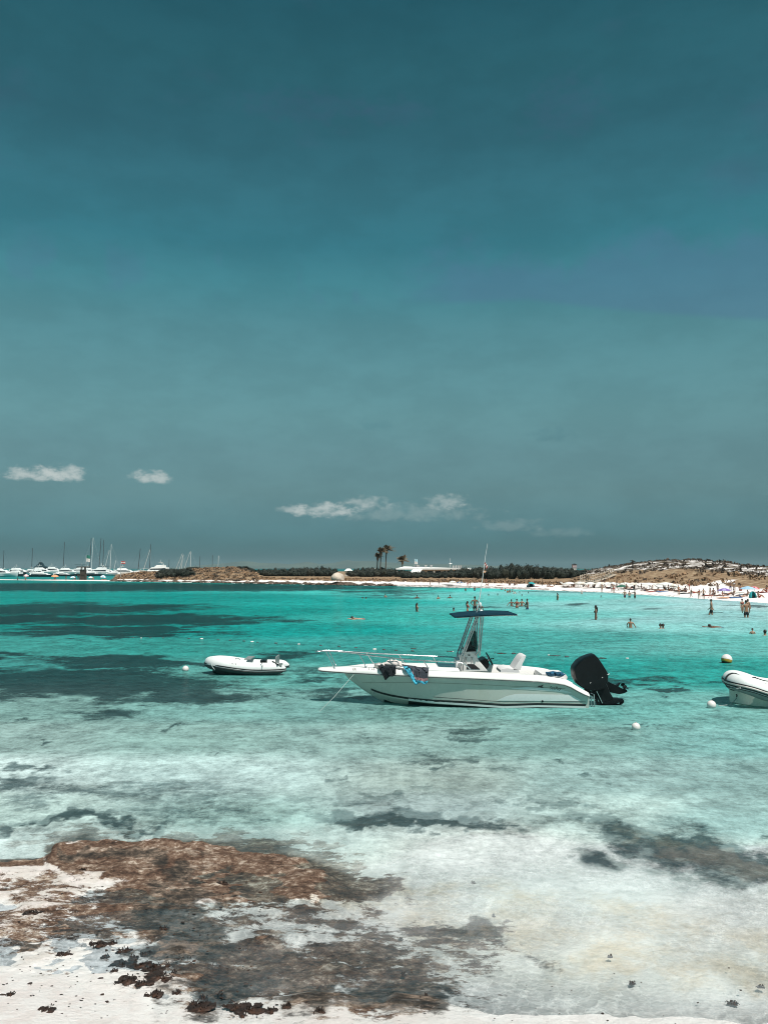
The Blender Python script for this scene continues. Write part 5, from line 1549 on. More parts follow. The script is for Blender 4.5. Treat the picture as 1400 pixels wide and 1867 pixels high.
# palms
FROND = mat('dry_palm_frond', (.17, .13, .08), .8, vary=.4, scale=2)
def palm(label, u, v, Y, r, wind, seed):
    top = at(u, v, Y)
    bu = u - wind * 6 / (Y / FPX) * .1
    base = on_ground(u, Y)
    o = thing('palm_tree', label, 'palm tree', base, 0)
    h = top.z - base.z
    rnd = random.Random(seed)
    lean = wind * .25
    pts = [Vector((-lean * (1 - t) * 1.0 + 0, 0, h * t)) for t in (0, .25, .5, .75, .97)]
    tr = G().tube(pts, [.26, .19, .16, .16, .2], 8).mk('trunk', BARK, o, 60)
    sk = G(); sk.lathe([(.15, h - 1.3), (.36, h - .8), (.44, h - .25), (.2, h)], seg=9)
    sk.mk('dead_leaf_skirt', mat('dead_leaf', (.16, .11, .07), .9, vary=.4, scale=3), o, 0)
    for k in range(30):
        a = 2 * PI * k / 30 + rnd.uniform(-.2, .2)
        el = R(rnd.uniform(5, 72))
        L_ = r * 1.35 * rnd.uniform(.8, 1.1)
        d = Vector((math.cos(a) * math.cos(el), math.sin(a) * math.cos(el), math.sin(el)))
        g = G(); P_ = []
        for i in range(7):
            t = i / 6
            P_.append(Vector((0, 0, h)) + d * L_ * t + Vector((wind * .55 * t * t * r * .6, 0, -.42 * L_ * t * t * (1.1 - el * .4))))
        g.tube(P_, [.035, .03, .03, .025, .02, .015, .01], 4)
        for i in range(1, 7):
            p_, q_ = P_[i - 1], P_[i]
            ax_ = (q_ - p_).normalized(); sd_ = ax_.cross(Vector((0, 0, 1)))
            if sd_.length < .05: sd_ = Vector((1, 0, 0))
            sd_.normalize()
            for s__ in (-1, 1):
                for j in range(3):
                    b0 = p_.lerp(q_, j / 3)
                    ll = .72 * r / 1.8 * math.sin(PI * min(1, (i + j / 3) / 7 + .12)) + .1
                    tip_ = b0 + (sd_ * s__ * .75 + ax_ * .75 + Vector((0, 0, -.35))).normalized() * ll
                    g.add([b0, b0 + ax_ * .17, tip_], [(0, 1, 2)])
        g.mk('frond', FROND, o, 0)
    return o
palm('shortest and leftmost of the three windblown palms', 688.5, 1015, 252, 1.35, 1.0, 1)
palm('middle palm of the three windblown palms', 694.5, 1007, 250, 1.75, 1.2, 2)
palm('tallest windblown palm, right of the group of three', 704.5, 1003, 254, 1.9, 1.5, 3)
palm('single palm with upright fronds just left of the restaurant roof', 733.5, 1022, 250, 2.0, .1, 4)

# beach restaurant and other buildings
YB = 244.0
WROOF = mat('white_roof', (.82, .80, .77), .7, vary=.05, scale=.6)
WWALL = mat('white_plaster', (.70, .67, .62), .8, vary=.06, scale=.8)
DWIN = mat('dark_window', (.03, .035, .035), .3, vary=.2)
br = thing('beach_restaurant', 'long low white-roofed beach restaurant among the shrubs', 'building', on_ground(780, YB))
BR = Vector(br.location)
def bxy(u, v, dY=0): return at(u, v, YB + dY) - BR
g = G(); zt, ze = bxy(0, 1032.6).z, bxy(0, 1036.5).z
xA, xB = bxy(722, 1036).x, bxy(838, 1036).x
g.rings([[Vector((xA, -4, ze - .35)), Vector((xA, -4, ze)), Vector((xA + 2.4, 0, zt)), Vector((xA + 2.4, 3, zt)), Vector((xA, 6, ze)), Vector((xA, 6, ze - .35))],
         [Vector((xB, -4, ze - .30)), Vector((xB, -4, ze + .1)), Vector((xB - 1, 0, zt - .5)), Vector((xB - 1, 3, zt - .5)), Vector((xB, 6, ze)), Vector((xB, 6, ze - .35))]])
g.mk('roof', WROOF, br, 0)
w = G().box(((xA + xB) / 2 + 2, 1.5, ze / 2 - .2), (xB - xA - 6, 7, ze - .2)).mk('wall', WWALL, br, 0)
for i in range(6):
    G().box((xA + 5 + i * 2.4, -2.03, ze - 1.2), (1.5, .08, 1.0)).mk('window', DWIN, br, 0)
g = G(); a, b_ = bxy(745, 1040), bxy(769, 1040)
g.add([(a.x + 1.2, -4.05, ze - .15), (b_.x, -4.05, ze - .15), (b_.x - .9, -7, ze - 1.1), (a.x, -7, ze - 1.1), (a.x + 1.2, -4.05, ze - .23), (b_.x, -4.05, ze - .23), (b_.x - .9, -7, ze - 1.2), (a.x, -7, ze - 1.2)],
      [(0, 1, 2, 3), (4, 7, 6, 5), (0, 3, 7, 4), (1, 5, 6, 2), (2, 6, 7, 3)])
g.mk('awning', WROOF, br, 0)
for u in (724, 735, 745, 757, 768, 790, 812, 834):
    G().box((bxy(u, 1040).x, -3.7, ze / 2 - .2), (.22, .22, ze - .1)).mk('post', WWALL, br, 0)
for u, s_ in ((760, .9), (776, .5), (786, .45)):
    G().box((bxy(u, 1035).x, 0, zt + .15), (s_ * 1.4, 1, .45)).mk('roof_vent', mat('grey_plastic'), br, 0)
g = G(); g.lathe([(.5, 0), (.45, .1), (.2, .2)], bxy(821, 1028), 12); g.tube([bxy(821, 1034), bxy(821, 1028)], .07, 6); g.tube([bxy(820.5, 1034), bxy(820.5, 1018)], .035, 5)
g.mk('roof_antenna', WROOF, br, 60)
for u in (826, 831, 836, 840):
    G().box(bxy(u, 1033.2), (.45, .4, .7)).mk('air_conditioner', mat('grey_plastic'), br, 0)
for lab, u0, u1, v0, Y in (('white pointed tent roof behind the hedge left of the palms', 668, 690, 1036, 262), ('small white roof behind the boulder', 628, 643, 1036.6, 275),
                           ('small white roof right of the restaurant', 848, 862, 1035.4, 250), ('pale distant house roof among the shrubs behind the antenna', 900, 914, 1038.6, 205 + 45)):
    o = thing('small_building', lab, 'building', on_ground((u0 + u1) / 2, Y))
    w = (u1 - u0) * Y / FPX; zz = at(0, v0, Y).z - o.location.z
    G().box((0, 0, zz / 2 - .6), (w * .8, 3, zz - .6)).mk('wall', WWALL, o, 0)
    G().rings([[Vector((-w / 2, -2, zz - .75)), Vector((w / 2, -2, zz - .75)), Vector((w / 2, 2, zz - .75)), Vector((-w / 2, 2, zz - .75))], [Vector((-w * .18, -.3, zz)), Vector((w * .18, -.3, zz)), Vector((w * .18, .3, zz)), Vector((-w * .18, .3, zz))]]).mk('roof', WROOF, o, 0)
    G().box((0, -1.52, zz * .5), (w * .2, .06, zz * .4)).mk('door', DWIN, o, 0)
o = thing('watch_tower', 'small white tower rising over the shrubs right of centre', 'tower', on_ground(1046.5, 300))
q = o.location; zz = at(0, 1029, 300).z - q.z
G().rings([[Vector((x_ * k, y_ * k, z_)) for x_, y_ in ((-1, -1), (1, -1), (1, 1), (-1, 1))] for z_, k in ((-1, .75), (zz - 1.2, .6))]).mk('shaft', WWALL, o, 0)
G().box((0, 0, zz - .6), (1.5, 1.5, 1.1)).mk('lantern_room', mat('red_white_cabin', (.55, .42, .42), .7, vary=.3), o, 0)
G().rings([[Vector((x_ * k, y_ * k, z_)) for x_, y_ in ((-1, -1), (1, -1), (1, 1), (-1, 1))] for z_, k in ((zz - .04, .9), (zz + .3, .2))]).mk('roof', DWIN, o, 0)
# flagpole with pale flag by the restaurant
def flagpole(label, u, v0, v1, Y, cloths, w=6, parent_m=None, hpx=8):
    b0 = on_ground(u, Y)
    o = thing('flagpole', label, 'flag', b0)
    tp = at(u, v1, Y) - b0
    G().tube([(0, 0, -.2), tp], .07, 6).mk('pole', mat('grey_pole', (.45, .47, .47), .5), o, 60)
    s_ = Y / FPX
    n_ = len(cloths)
    g = G()
    for k in range(n_):
        z1, z0 = tp.z - k * hpx * s_ / n_, tp.z - (k + 1) * hpx * s_ / n_
        vs = []
        for i in range(6):
            x_ = .1 + w * s_ * i / 5; y_ = .15 * math.sin(i * 1.6)
            vs += [Vector((x_, y_, z1 - .03 * i)), Vector((x_, y_, z0 - .03 * i))]
        g.add(vs, [(2 * i, 2 * i + 2, 2 * i + 3, 2 * i + 1) for i in range(5)], k)
    g.mk('flag_cloth', cloths, o, 60)
    return o
PALEB = mat('pale_blue_cloth', (.45, .68, .75), .8)
flagpole('pale blue flag on a pole above the restaurant roof', 755.5, 1040, 1019, 243, [PALEB, mat('white_flag_cloth')], 5, hpx=9)

# post with crossed boards on the right dune
b0 = on_ground(1153, 188)
o = thing('dune_signpost', 'dark wooden post with cross boards on the right dune skyline', 'post', b0)
DW = mat('dark_weathered_wood', (.05, .04, .03), .9, vary=.3)
tz = at(1153, 1021, 188).z - b0.z
G().box((0, 0, tz / 2), (.24, .24, tz)).mk('post', DW, o, 0)
for k, (a_, l_) in enumerate(((12, 1.2), (-35, .9), (40, .8))):
    G().box((0, -.15, tz - .25 - k * .22), (l_, .07, .18), Matrix.Rotation(R(a_), 3, 'Y')).mk('board', DW, o, 0)

# timber walkway with rails climbing to the right dune
wk = [beach_at(1058, 1066.5), beach_at(1068, 1062)] + [on_ground(u, Y) for u, Y in ((1078, 146), (1090, 158), (1104, 168), (1118, 176))]
o = thing('timber_walkway', 'weathered timber walkway with rails rising from the beach to the right dune', 'walkway', wk[0])
PLK = mat('bleached_timber', (.46, .38, .30), .85, vary=.2, scale=3)
pth = spline([p_ + Vector((0, 0, .45)) for p_ in wk], 14)
WO = Vector(wk[0])
plk = None
for i in range(0, len(pth) - 1):
    d = (pth[i + 1] - pth[i]); L_ = d.length; d.normalize()
    sd_ = d.cross(Vector((0, 0, 1))).normalized()
    c = pth[i] + d * L_ / 2 - WO
    if plk is None:
        plk = G().box((0, 0, 0), (1.0, 1.6, .05)).mk('plank', PLK, o, 0)
        pk = plk
    else:
        pk = plk.copy(); COL.objects.link(pk); pk.parent = o
    pk.location = c
    pk.rotation_euler = d.to_track_quat('X', 'Z').to_euler()
    pk.scale = (L_ * .9, 1, 1)
post0 = None
for s_ in (-1, 1):
    for hh in (.55, 1.05):
        G().tube([p_ + Vector((s_ * .2, s_ * .8, hh)) - WO for p_ in pth], .06, 4).mk('rail', PLK, o, 60)
    for i in range(0, len(pth), 5):
        if post0 is None:
            post0 = G().box((0, 0, .2), (.13, .13, 1.9)).mk('post', PLK, o, 0); q = post0
        else:
            q = post0.copy(); COL.objects.link(q); q.parent = o
        q.location = pth[i] + Vector((s_ * .2, s_ * .8, .1)) - WO

# far hills behind the bay
def hills():
    prof = [(-800, 1037), (250, 1037), (330, 1034), (400, 1028), (440, 1023), (470, 1026), (500, 1026), (530, 1029), (560, 1024.5), (585, 1029), (610, 1026), (630, 1021.5), (655, 1024), (680, 1023), (720, 1026), (800, 1028), (900, 1031), (1000, 1034), (1100, 1037), (1700, 1038)]
    D = 9000.0
    vs, fs = [], []
    cols = list(range(-400, 1500, 6))
    for i, u in enumerate(cols):
        vt = float(np.interp(u, [p[0] for p in prof], [p[1] for p in prof]))
        nz = float(fbm(np.array([u * .05]), np.array([3.3]), 90, 4)[0] - .5) * 4.0
        top = at(u, vt + nz * .7, D)
        for k, (t, dy) in enumerate(((-.1, -700), (.35, -420), (.75, -170), (1, 0), (.5, 500), (-.1, 900))):
            h = -3 if t < 0 else max(top.z * t + float(fbm(np.array([u * .08]), np.array([k * 2.]), 91, 3)[0] - .5) * 12 * (1 if 0 < t < 1 else 0), -3)
            vs.append((top.x, D + dy, h))
    for i in range(len(cols) - 1):
        for k in range(5):
            a = i * 6 + k
            fs.append((a, a + 6, a + 7, a + 1))
    o = G().add(vs, fs).mk('hills', mat('far_hill_scrub', (.09, .10, .06), .9, vary=.4, scale=.004), None, 60)
    o['kind'] = 'structure'
hills()
# ------------------------------------------------------------------ the anchored fleet on the left
FW = mat('white_boat_paint', (.88, .88, .86), .4, vary=.03, scale=.5)
FD = mat('dark_boat_paint', (.020, .045, .055), .4, vary=.1)
FG = mat('dark_boat_glass', (.02, .03, .035), .2, vary=.1)
MASTG = mat('grey_mast', (.07, .09, .10), .5, vary=.1)
MASTW = mat('pale_mast', (.60, .66, .66), .5, vary=.05)
def hull_loft(L, B, H, m_, parent, stripe=None, name='hull'):
    g = G(); rs = []
    for t, b, s_ in ((0, .80, 0), (.25, .98, 0), (.55, 1.0, .02), (.8, .70, .10), (.93, .34, .2), (1, .03, .28)):
        x = -L / 2 + L * t; hb = B / 2 * b; zt = H * (1 + s_)
        rs.append([Vector((x - (.0 if t < .9 else -.0), -hb, zt)), Vector((x - L * .02 * t, -hb * .86, H * .25)), Vector((x - L * .04 * t, 0, -.35)), Vector((x - L * .02 * t, hb * .86, H * .25)), Vector((x, hb, zt))])
    g.rings(rs)
    return g.mk(name, m_, parent, 50)
def motor_yacht(label, u, v, L, face=1, dark=False, tall=1.0, Y=None, bimini=False, group='motor yachts anchored behind the sand bar'):
    p = gp(u, v) if Y is None else Vector(((u - CX) / FPX * Y, Y, 0))
    o = thing('motor_yacht', label, 'motor yacht', (p.x, p.y, 0), 0 if face > 0 else PI, group)
    H = L * .105 * tall; B = L * .30
    body = FD if (dark or 'dark hull' in label or int(u) in (78, 116, 160, 37)) else FW
    hull_loft(L, B, H, body, o)
    def sup(x0, x1, z0, z1, w, rake0, rake1, name, m_):
        g = G()
        g.rings([[Vector((x0, -w, z0)), Vector((x1, -w * .8, z0)), Vector((x1, w * .8, z0)), Vector((x0, w, z0))], [Vector((x0 + rake0, -w * .85, z1)), Vector((x1 - rake1, -w * .6, z1)), Vector((x1 - rake1, w * .6, z1)), Vector((x0 + rake0, w * .85, z1))]])
        return g.mk(name, m_, o, 0)
    up = FD if dark else FW
    sup(-L * .34, L * .24, H, H * 1.85, B * .38, L * .01, L * .14, 'cabin', up)
    sup(-L * .30, L * .16, H * 1.28, H * 1.66, B * .395, L * .01, L * .05, 'window_band', FG)
    sup(-L * .26, L * .04, H * 1.86, H * 2.35, B * .30, L * .01, L * .07, 'flybridge', up)
    if dark:
        sup(-L * .20, L * .0, H * 2.35, H * 2.9, B * .22, L * .02, L * .06, 'upper_deck', up)
    g = G()
    for s_ in (-1, 1):
        g.tube([(-L * .20, s_ * B * .26, H * 2.3), (-L * .16, s_ * B * .24, H * 2.9), (-L * .10, s_ * B * .22, H * 2.95)], .07, 5)
    g.box((-L * .12, 0, H * 2.97), (L * .08, B * .5, .08))
    g.tube([(-L * .12, 0, H * 2.9), (-L * .13, 0, H * 3.6)], .05, 5)
    g.mk('radar_arch', up, o, 50)
    if bimini:
        g = G(); g.box((-L * .10, 0, H * 3.1), (L * .34, B * .7, .18))
        g.mk('bimini', mat('dark_bimini', (.015, .03, .035), .8), o, 0)
    g = G()
    g.tube([(L * .2, -B * .3, H * 1.45), (L * .42, -B * .14, H * 1.62), (L * .49, 0, H * 1.7), (L * .42, B * .14, H * 1.62), (L * .2, B * .3, H * 1.45)], .04, 4)
    g.mk('bow_rail', STEEL, o, 60)
    return o
def sailboat(label, u, v, L, mast_u, mast_v, Ym, pale=False, face=1, group='sailing yachts anchored behind the left spit'):
    """mast_u, mast_v: where its masthead shows in the photograph; Ym its distance"""
    p = Vector(((u - CX) / FPX * Ym, Ym, 0))
    o = thing('sailing_yacht', label, 'sailboat', (p.x, p.y, 0), 0, group)
    hull_loft(L * face, L * .28, L * .09, FW, o)
    mm = MASTW if pale else MASTG
    tp = at(mast_u, mast_v, Ym) - p
    f0 = Vector((0, 0, L * .09))
    G().tube([f0, f0.lerp(tp, .5), tp], [.24, .22, .16], 6).mk('mast', mm, o, 60)
    G().box((-face * L * .03, 0, L * .12), (L * .34, L * .16, L * .07), taper=.8).mk('cabin', FW, o, 0)
    G().tube([f0.lerp(tp, .09), f0.lerp(tp, .09) + Vector((-face * L * .36, 0, .1))], .14, 6).mk('boom', mat('sail_cover', (.10, .16, .18), .8), o, 60)
    g = G()
    g.tube([tp, (face * L * .49, 0, L * .11)], .02, 3); g.tube([tp, (-face * L * .48, 0, L * .1)], .02, 3)
    for k in (.45, .72):
        c = f0.lerp(tp, k)
        g.tube([c + Vector((-.1, -L * .06, 0)), c + Vector((-.1, L * .06, 0))], .05, 4)
    g.mk('rigging', mm, o, 60)
    return o
MY = [('white motor yacht cut by the left edge of the picture', 4, 1051.5, 13, 1, 0, 1.0), ('low motor yacht with dark hull near the left edge', 22, 1051.0, 12, -1, 0, .8),
      ('dark-hulled white motor yacht second from the left edge', 37, 1049, 14, 1, 0, 1.0), ('white motor yacht just left of the dark superyacht', 52, 1046.8, 13, -1, 0, .9),
      ('white motor yacht with raked bow in front of the dark superyacht', 79, 1048, 15, 1, 0, 1.0), ('low dark-hulled speedboat floating nearest the sand bar at left', 78, 1051.6, 13, 1, 0, .55),
      ('white yacht with high pointed bow right of the dark superyacht', 100, 1046.2, 14, 1, 0, 1.2), ('white motor yacht left of the green and white flag', 126, 1048.5, 14, 1, 0, 1.0),
      ('white motor yacht moored under the green and white flag', 142, 1047.5, 15, -1, 0, 1.05), ('white motor yacht with dark bimini in the middle of the fleet', 166, 1047.3, 14, 1, 0, 1.0),
      ('white motor yacht below the tall pale twin masts', 178, 1049.2, 15, -1, 0, 1.0), ('white motor yacht at the right end of the fleet by the brown bank', 196, 1048.6, 14, 1, 0, .95),
      ('white motor yacht half hidden by the brown bank of the left spit', 232, 1044.6, 15, 1, 0, .9), ('white yacht with tall white flybridge behind the left dune', 286, 1045.0, 17, -1, 0, 1.15),
      ('small white cruiser behind the left dune beside two leaning masts', 262, 1044.6, 9, 1, 0, .9), ('small white boat just left of the dark shrubs on the left dune', 304, 1043.6, 8, 1, 0, .8)]
MY += [('small white yacht between the first two at the left edge', 13, 1048.0, 10, 1, 0, 1.0), ('white yacht far back behind the low speedboat', 66, 1045.6, 11, -1, 0, 1.0), ('small white yacht right of the high pointed bow', 112, 1046.4, 10, -1, 0, 1.0),
       ('dark-hulled sport boat in front between speedboat and flag', 116, 1050.6, 11, 1, 0, .6), ('small white yacht behind the lookout post', 154, 1046.0, 12, 1, 0, 1.1), ('dark-hulled boat in front of the bimini yacht', 160, 1050.2, 12, -1, 0, .7),
       ('small white cruiser right of the twin masts', 187, 1046.0, 11, 1, 0, 1.1), ('white boat touching the brown bank', 204, 1050.0, 10, -1, 0, .8)]
for i, (lab, u, v, L, f, d, t) in enumerate(MY):
    L *= 1.08
    motor_yacht(lab, u, v, L, f, bool(d), t, bimini=(i in (8, 11)), Y=(420 if v < 1046 else None))
motor_yacht('large dark superyacht silhouette with stepped decks behind the white yachts', 82, 1044, 19, 1, True, 1.35, Y=620, group=None)
SB = [('faint sailboat at the left edge', 8, 12, 8, 1003, 560, 0), ('sailboat with dark mast left of the superyacht', 60, 13, 60, 999, 520, 0), ('sailboat with tall thin dark mast between superyacht and flag', 117, 14, 118.5, 988, 540, 0),
      ('sailboat whose dark mast stands close behind the first pale mast', 165, 14, 167, 981, 520, 0), ('sailboat with the tallest pale mast of the fleet', 168, 14, 170.5, 980, 500, 1),
      ('sailboat with grey mast leaning slightly right', 182, 13, 185, 981, 520, 0), ('sailboat with grey mast between the leaning and the pale mast', 189, 13, 190, 984, 545, 0), ('sailboat with short leaning pale stay left of the right-hand pale mast', 191, 10, 200, 1003, 530, 1),
      ('sailboat with bright pale mast at the right end of the fleet', 202, 14, 203.5, 992, 500, 1), ('small sailboat with short pale mast over the brown bank', 208, 9, 212, 1021, 480, 1),
      ('sailboat with dark mast behind the white cruiser at the left dune', 253, 12, 256.5, 1000, 520, 0), ('sailboat with pale leaning mast left of the white flybridge yacht', 262, 12, 274, 1002, 530, 1), ('faint sailboat just right of the leaning pale mast', 274, 11, 275.5, 992, 620, 0),
      ('first of the leaning pale masts behind the left dune shrubs', 320, 12, 333, 1009, 560, 1), ('second leaning pale mast behind the left dune shrubs', 327, 12, 335, 1011, 590, 1), ('upright pale mast in the middle of the leaning masts', 332, 11, 333.5, 1013, 640, 1), 
      ('pale mast leaning right beside the bright upright mast', 335, 12, 347, 1006, 560, 1), ('bright upright mast right of the leaning masts', 348, 12, 348.5, 1005, 540, 1), ('faint grey mast left of the last pale mast', 388, 11, 388, 1012, 700, 0),
      ('last pale mast on the right above the left dune', 398, 11, 399, 1013, 560, 1), ('faint mast above the shrubs of the left dune', 365, 11, 365, 1014, 720, 0), ('faint dark mast left of the leaning pale masts', 309, 11, 309, 1020, 700, 0)]
for lab, u, L, mu, mv, Y, pale in SB:
    sailboat(lab, u, 0, L, mu, mv, Y, bool(pale))
GREENF = mat('green_flag_cloth', (.03, .20, .15), .8)
flagpole('large green and white flag flying over the fleet', 157.5, 1050, 1012, 262, [GREENF, WHF], 6, hpx=12)
flagpole('small red and white flag over the left spit', 221, 1050, 1023, 248, [REDF, WHF, REDF], 7, hpx=4.5)
# ------------------------------------------------------------------ people
SK1 = mat('tanned_skin', (.34, .175, .105), .5, vary=.08)
SK2 = mat('light_skin', (.46, .27, .19), .5, vary=.08)
SK3 = mat('dark_tan_skin', (.19, .10, .065), .5, vary=.08)
HAIRD = mat('dark_hair', (.018, .013, .011), .6, vary=.3)
HAIRB = mat('brown_hair', (.10, .055, .03), .6, vary=.3)
HAIRL = mat('fair_hair', (.38, .26, .13), .6, vary=.3)
SUIT = {k: mat(k + '_swimwear', c, .7, vary=.1) for k, c in dict(black=(.012, .014, .018), navy=(.02, .03, .09), red=(.45, .04, .035), orange=(.60, .17, .05), white=(.75, .75, .72), blue=(.03, .13, .35), brown=(.09, .045, .03), green=(.03, .16, .10), pink=(.55, .18, .22), teal=(.02, .22, .24)).items()}
def joints(pose):
    J = dict(pelvis=(0, 0, .95), waist=(0, 0, 1.09), chest=(0, .01, 1.29), neck=(0, 0, 1.46), throat=(0, .01, 1.53), head=(0, .015, 1.62), crown=(0, .005, 1.69))
    for s, n in ((-1, 'L'), (1, 'R')):
        J.update({'sh' + n: (s * .175, 0, 1.41), 'el' + n: (s * .235, -.02, 1.14), 'wr' + n: (s * .25, .03, .90), 'ha' + n: (s * .25, .06, .82),
                  'hi' + n: (s * .09, 0, .91), 'kn' + n: (s * .10, .02, .50), 'an' + n: (s * .105, 0, .08), 'to' + n: (s * .12, .16, .03)})
    if pose == 'walk':
        J.update(knL=(-.10, .20, .52), anL=(-.10, .22, .12), toL=(-.11, .37, .05), knR=(.10, -.06, .50), anR=(.10, -.28, .15), toR=(.11, -.16, .04), wrL=(-.26, -.14, .93), haL=(-.26, -.18, .86), wrR=(.26, .20, .95), haR=(.26, .27, .91))
    if pose == 'hips':
        J.update(elL=(-.38, -.06, 1.17), wrL=(-.20, .03, 1.02), haL=(-.15, .05, .99), elR=(.38, -.06, 1.17), wrR=(.20, .03, 1.02), haR=(.15, .05, .99))
    if pose == 'armsout':
        J.update(elL=(-.40, .06, 1.22), wrL=(-.58, .14, 1.10), haL=(-.66, .18, 1.07), elR=(.40, .04, 1.22), wrR=(.56, .12, 1.06), haR=(.63, .16, 1.02))
    if pose == 'point':
        J.update(elR=(.42, .10, 1.38), wrR=(.66, .16, 1.40), haR=(.75, .18, 1.40), elL=(-.30, .10, 1.15), wrL=(-.12, .20, 1.10), haL=(-.05, .22, 1.12))
    if pose == 'splay':
        J.update(elR=(.33, .02, 1.17), wrR=(.44, .04, .95), haR=(.48, .06, .87), elL=(-.30, .06, 1.18), wrL=(-.25, .2, 1.02), haL=(-.2, .26, .99))
    if pose == 'sit':
        J.update(pelvis=(0, 0, .12), waist=(0, -.03, .26), chest=(0, -.06, .46), neck=(0, -.04, .63), throat=(0, -.02, .70), head=(0, 0, .79), crown=(0, -.01, .86))
        for s, n in ((-1, 'L'), (1, 'R')):
            J.update({'sh' + n: (s * .175, -.05, .58), 'el' + n: (s * .26, .10, .36), 'wr' + n: (s * .18, .33, .40), 'ha' + n: (s * .12, .40, .42), 'hi' + n: (s * .10, .05, .10),
                      'kn' + n: (s * .15, .44, .36), 'an' + n: (s * .12, .66, .07), 'to' + n: (s * .12, .82, .06)})
    if pose == 'lie':
        J.update(pelvis=(0, 0, .12), waist=(0, -.14, .12), chest=(0, -.34, .15), neck=(0, -.51, .19), throat=(0, -.57, .23), head=(0, -.65, .29), crown=(0, -.72, .32))
        for s, n in ((-1, 'L'), (1, 'R')):
            J.update({'sh' + n: (s * .175, -.46, .15), 'el' + n: (s * .30, -.26, .07), 'wr' + n: (s * .33, -.02, .05), 'ha' + n: (s * .33, .07, .05), 'hi' + n: (s * .10, .06, .11),
                      'kn' + n: (s * .13, .46, .17 if s > 0 else .26), 'an' + n: (s * .13, .86, .07), 'to' + n: (s * .15, .92, .18)})
    if pose == 'swim':       # lying along the surface, head forward and up, arms reaching
        J.update(pelvis=(0, -.35, -.06), waist=(0, -.22, -.03), chest=(0, 0, .0), neck=(0, .16, .03), throat=(0, .22, .06), head=(0, .30, .10), crown=(0, .36, .13))
        for s, n in ((-1, 'L'), (1, 'R')):
            J.update({'sh' + n: (s * .18, .10, 0), 'el' + n: (s * .38, .26, -.02), 'wr' + n: (s * .36, .50, .02), 'ha' + n: (s * .34, .59, .02), 'hi' + n: (s * .10, -.40, -.06),
                      'kn' + n: (s * .13, -.82, -.12), 'an' + n: (s * .14, -1.2, -.08), 'to' + n: (s * .15, -1.33, -.10)})
    return J
RAD = dict(pelvis=(.150, .105), waist=(.125, .09), chest=(.155, .105), neck=.062, throat=.052, head=(.075, .088), crown=(.052, .06),
           sh=.062, el=.045, wr=.030, ha=(.035, .02), hi=.092, kn=.060, an=.040, to=(.042, .028))
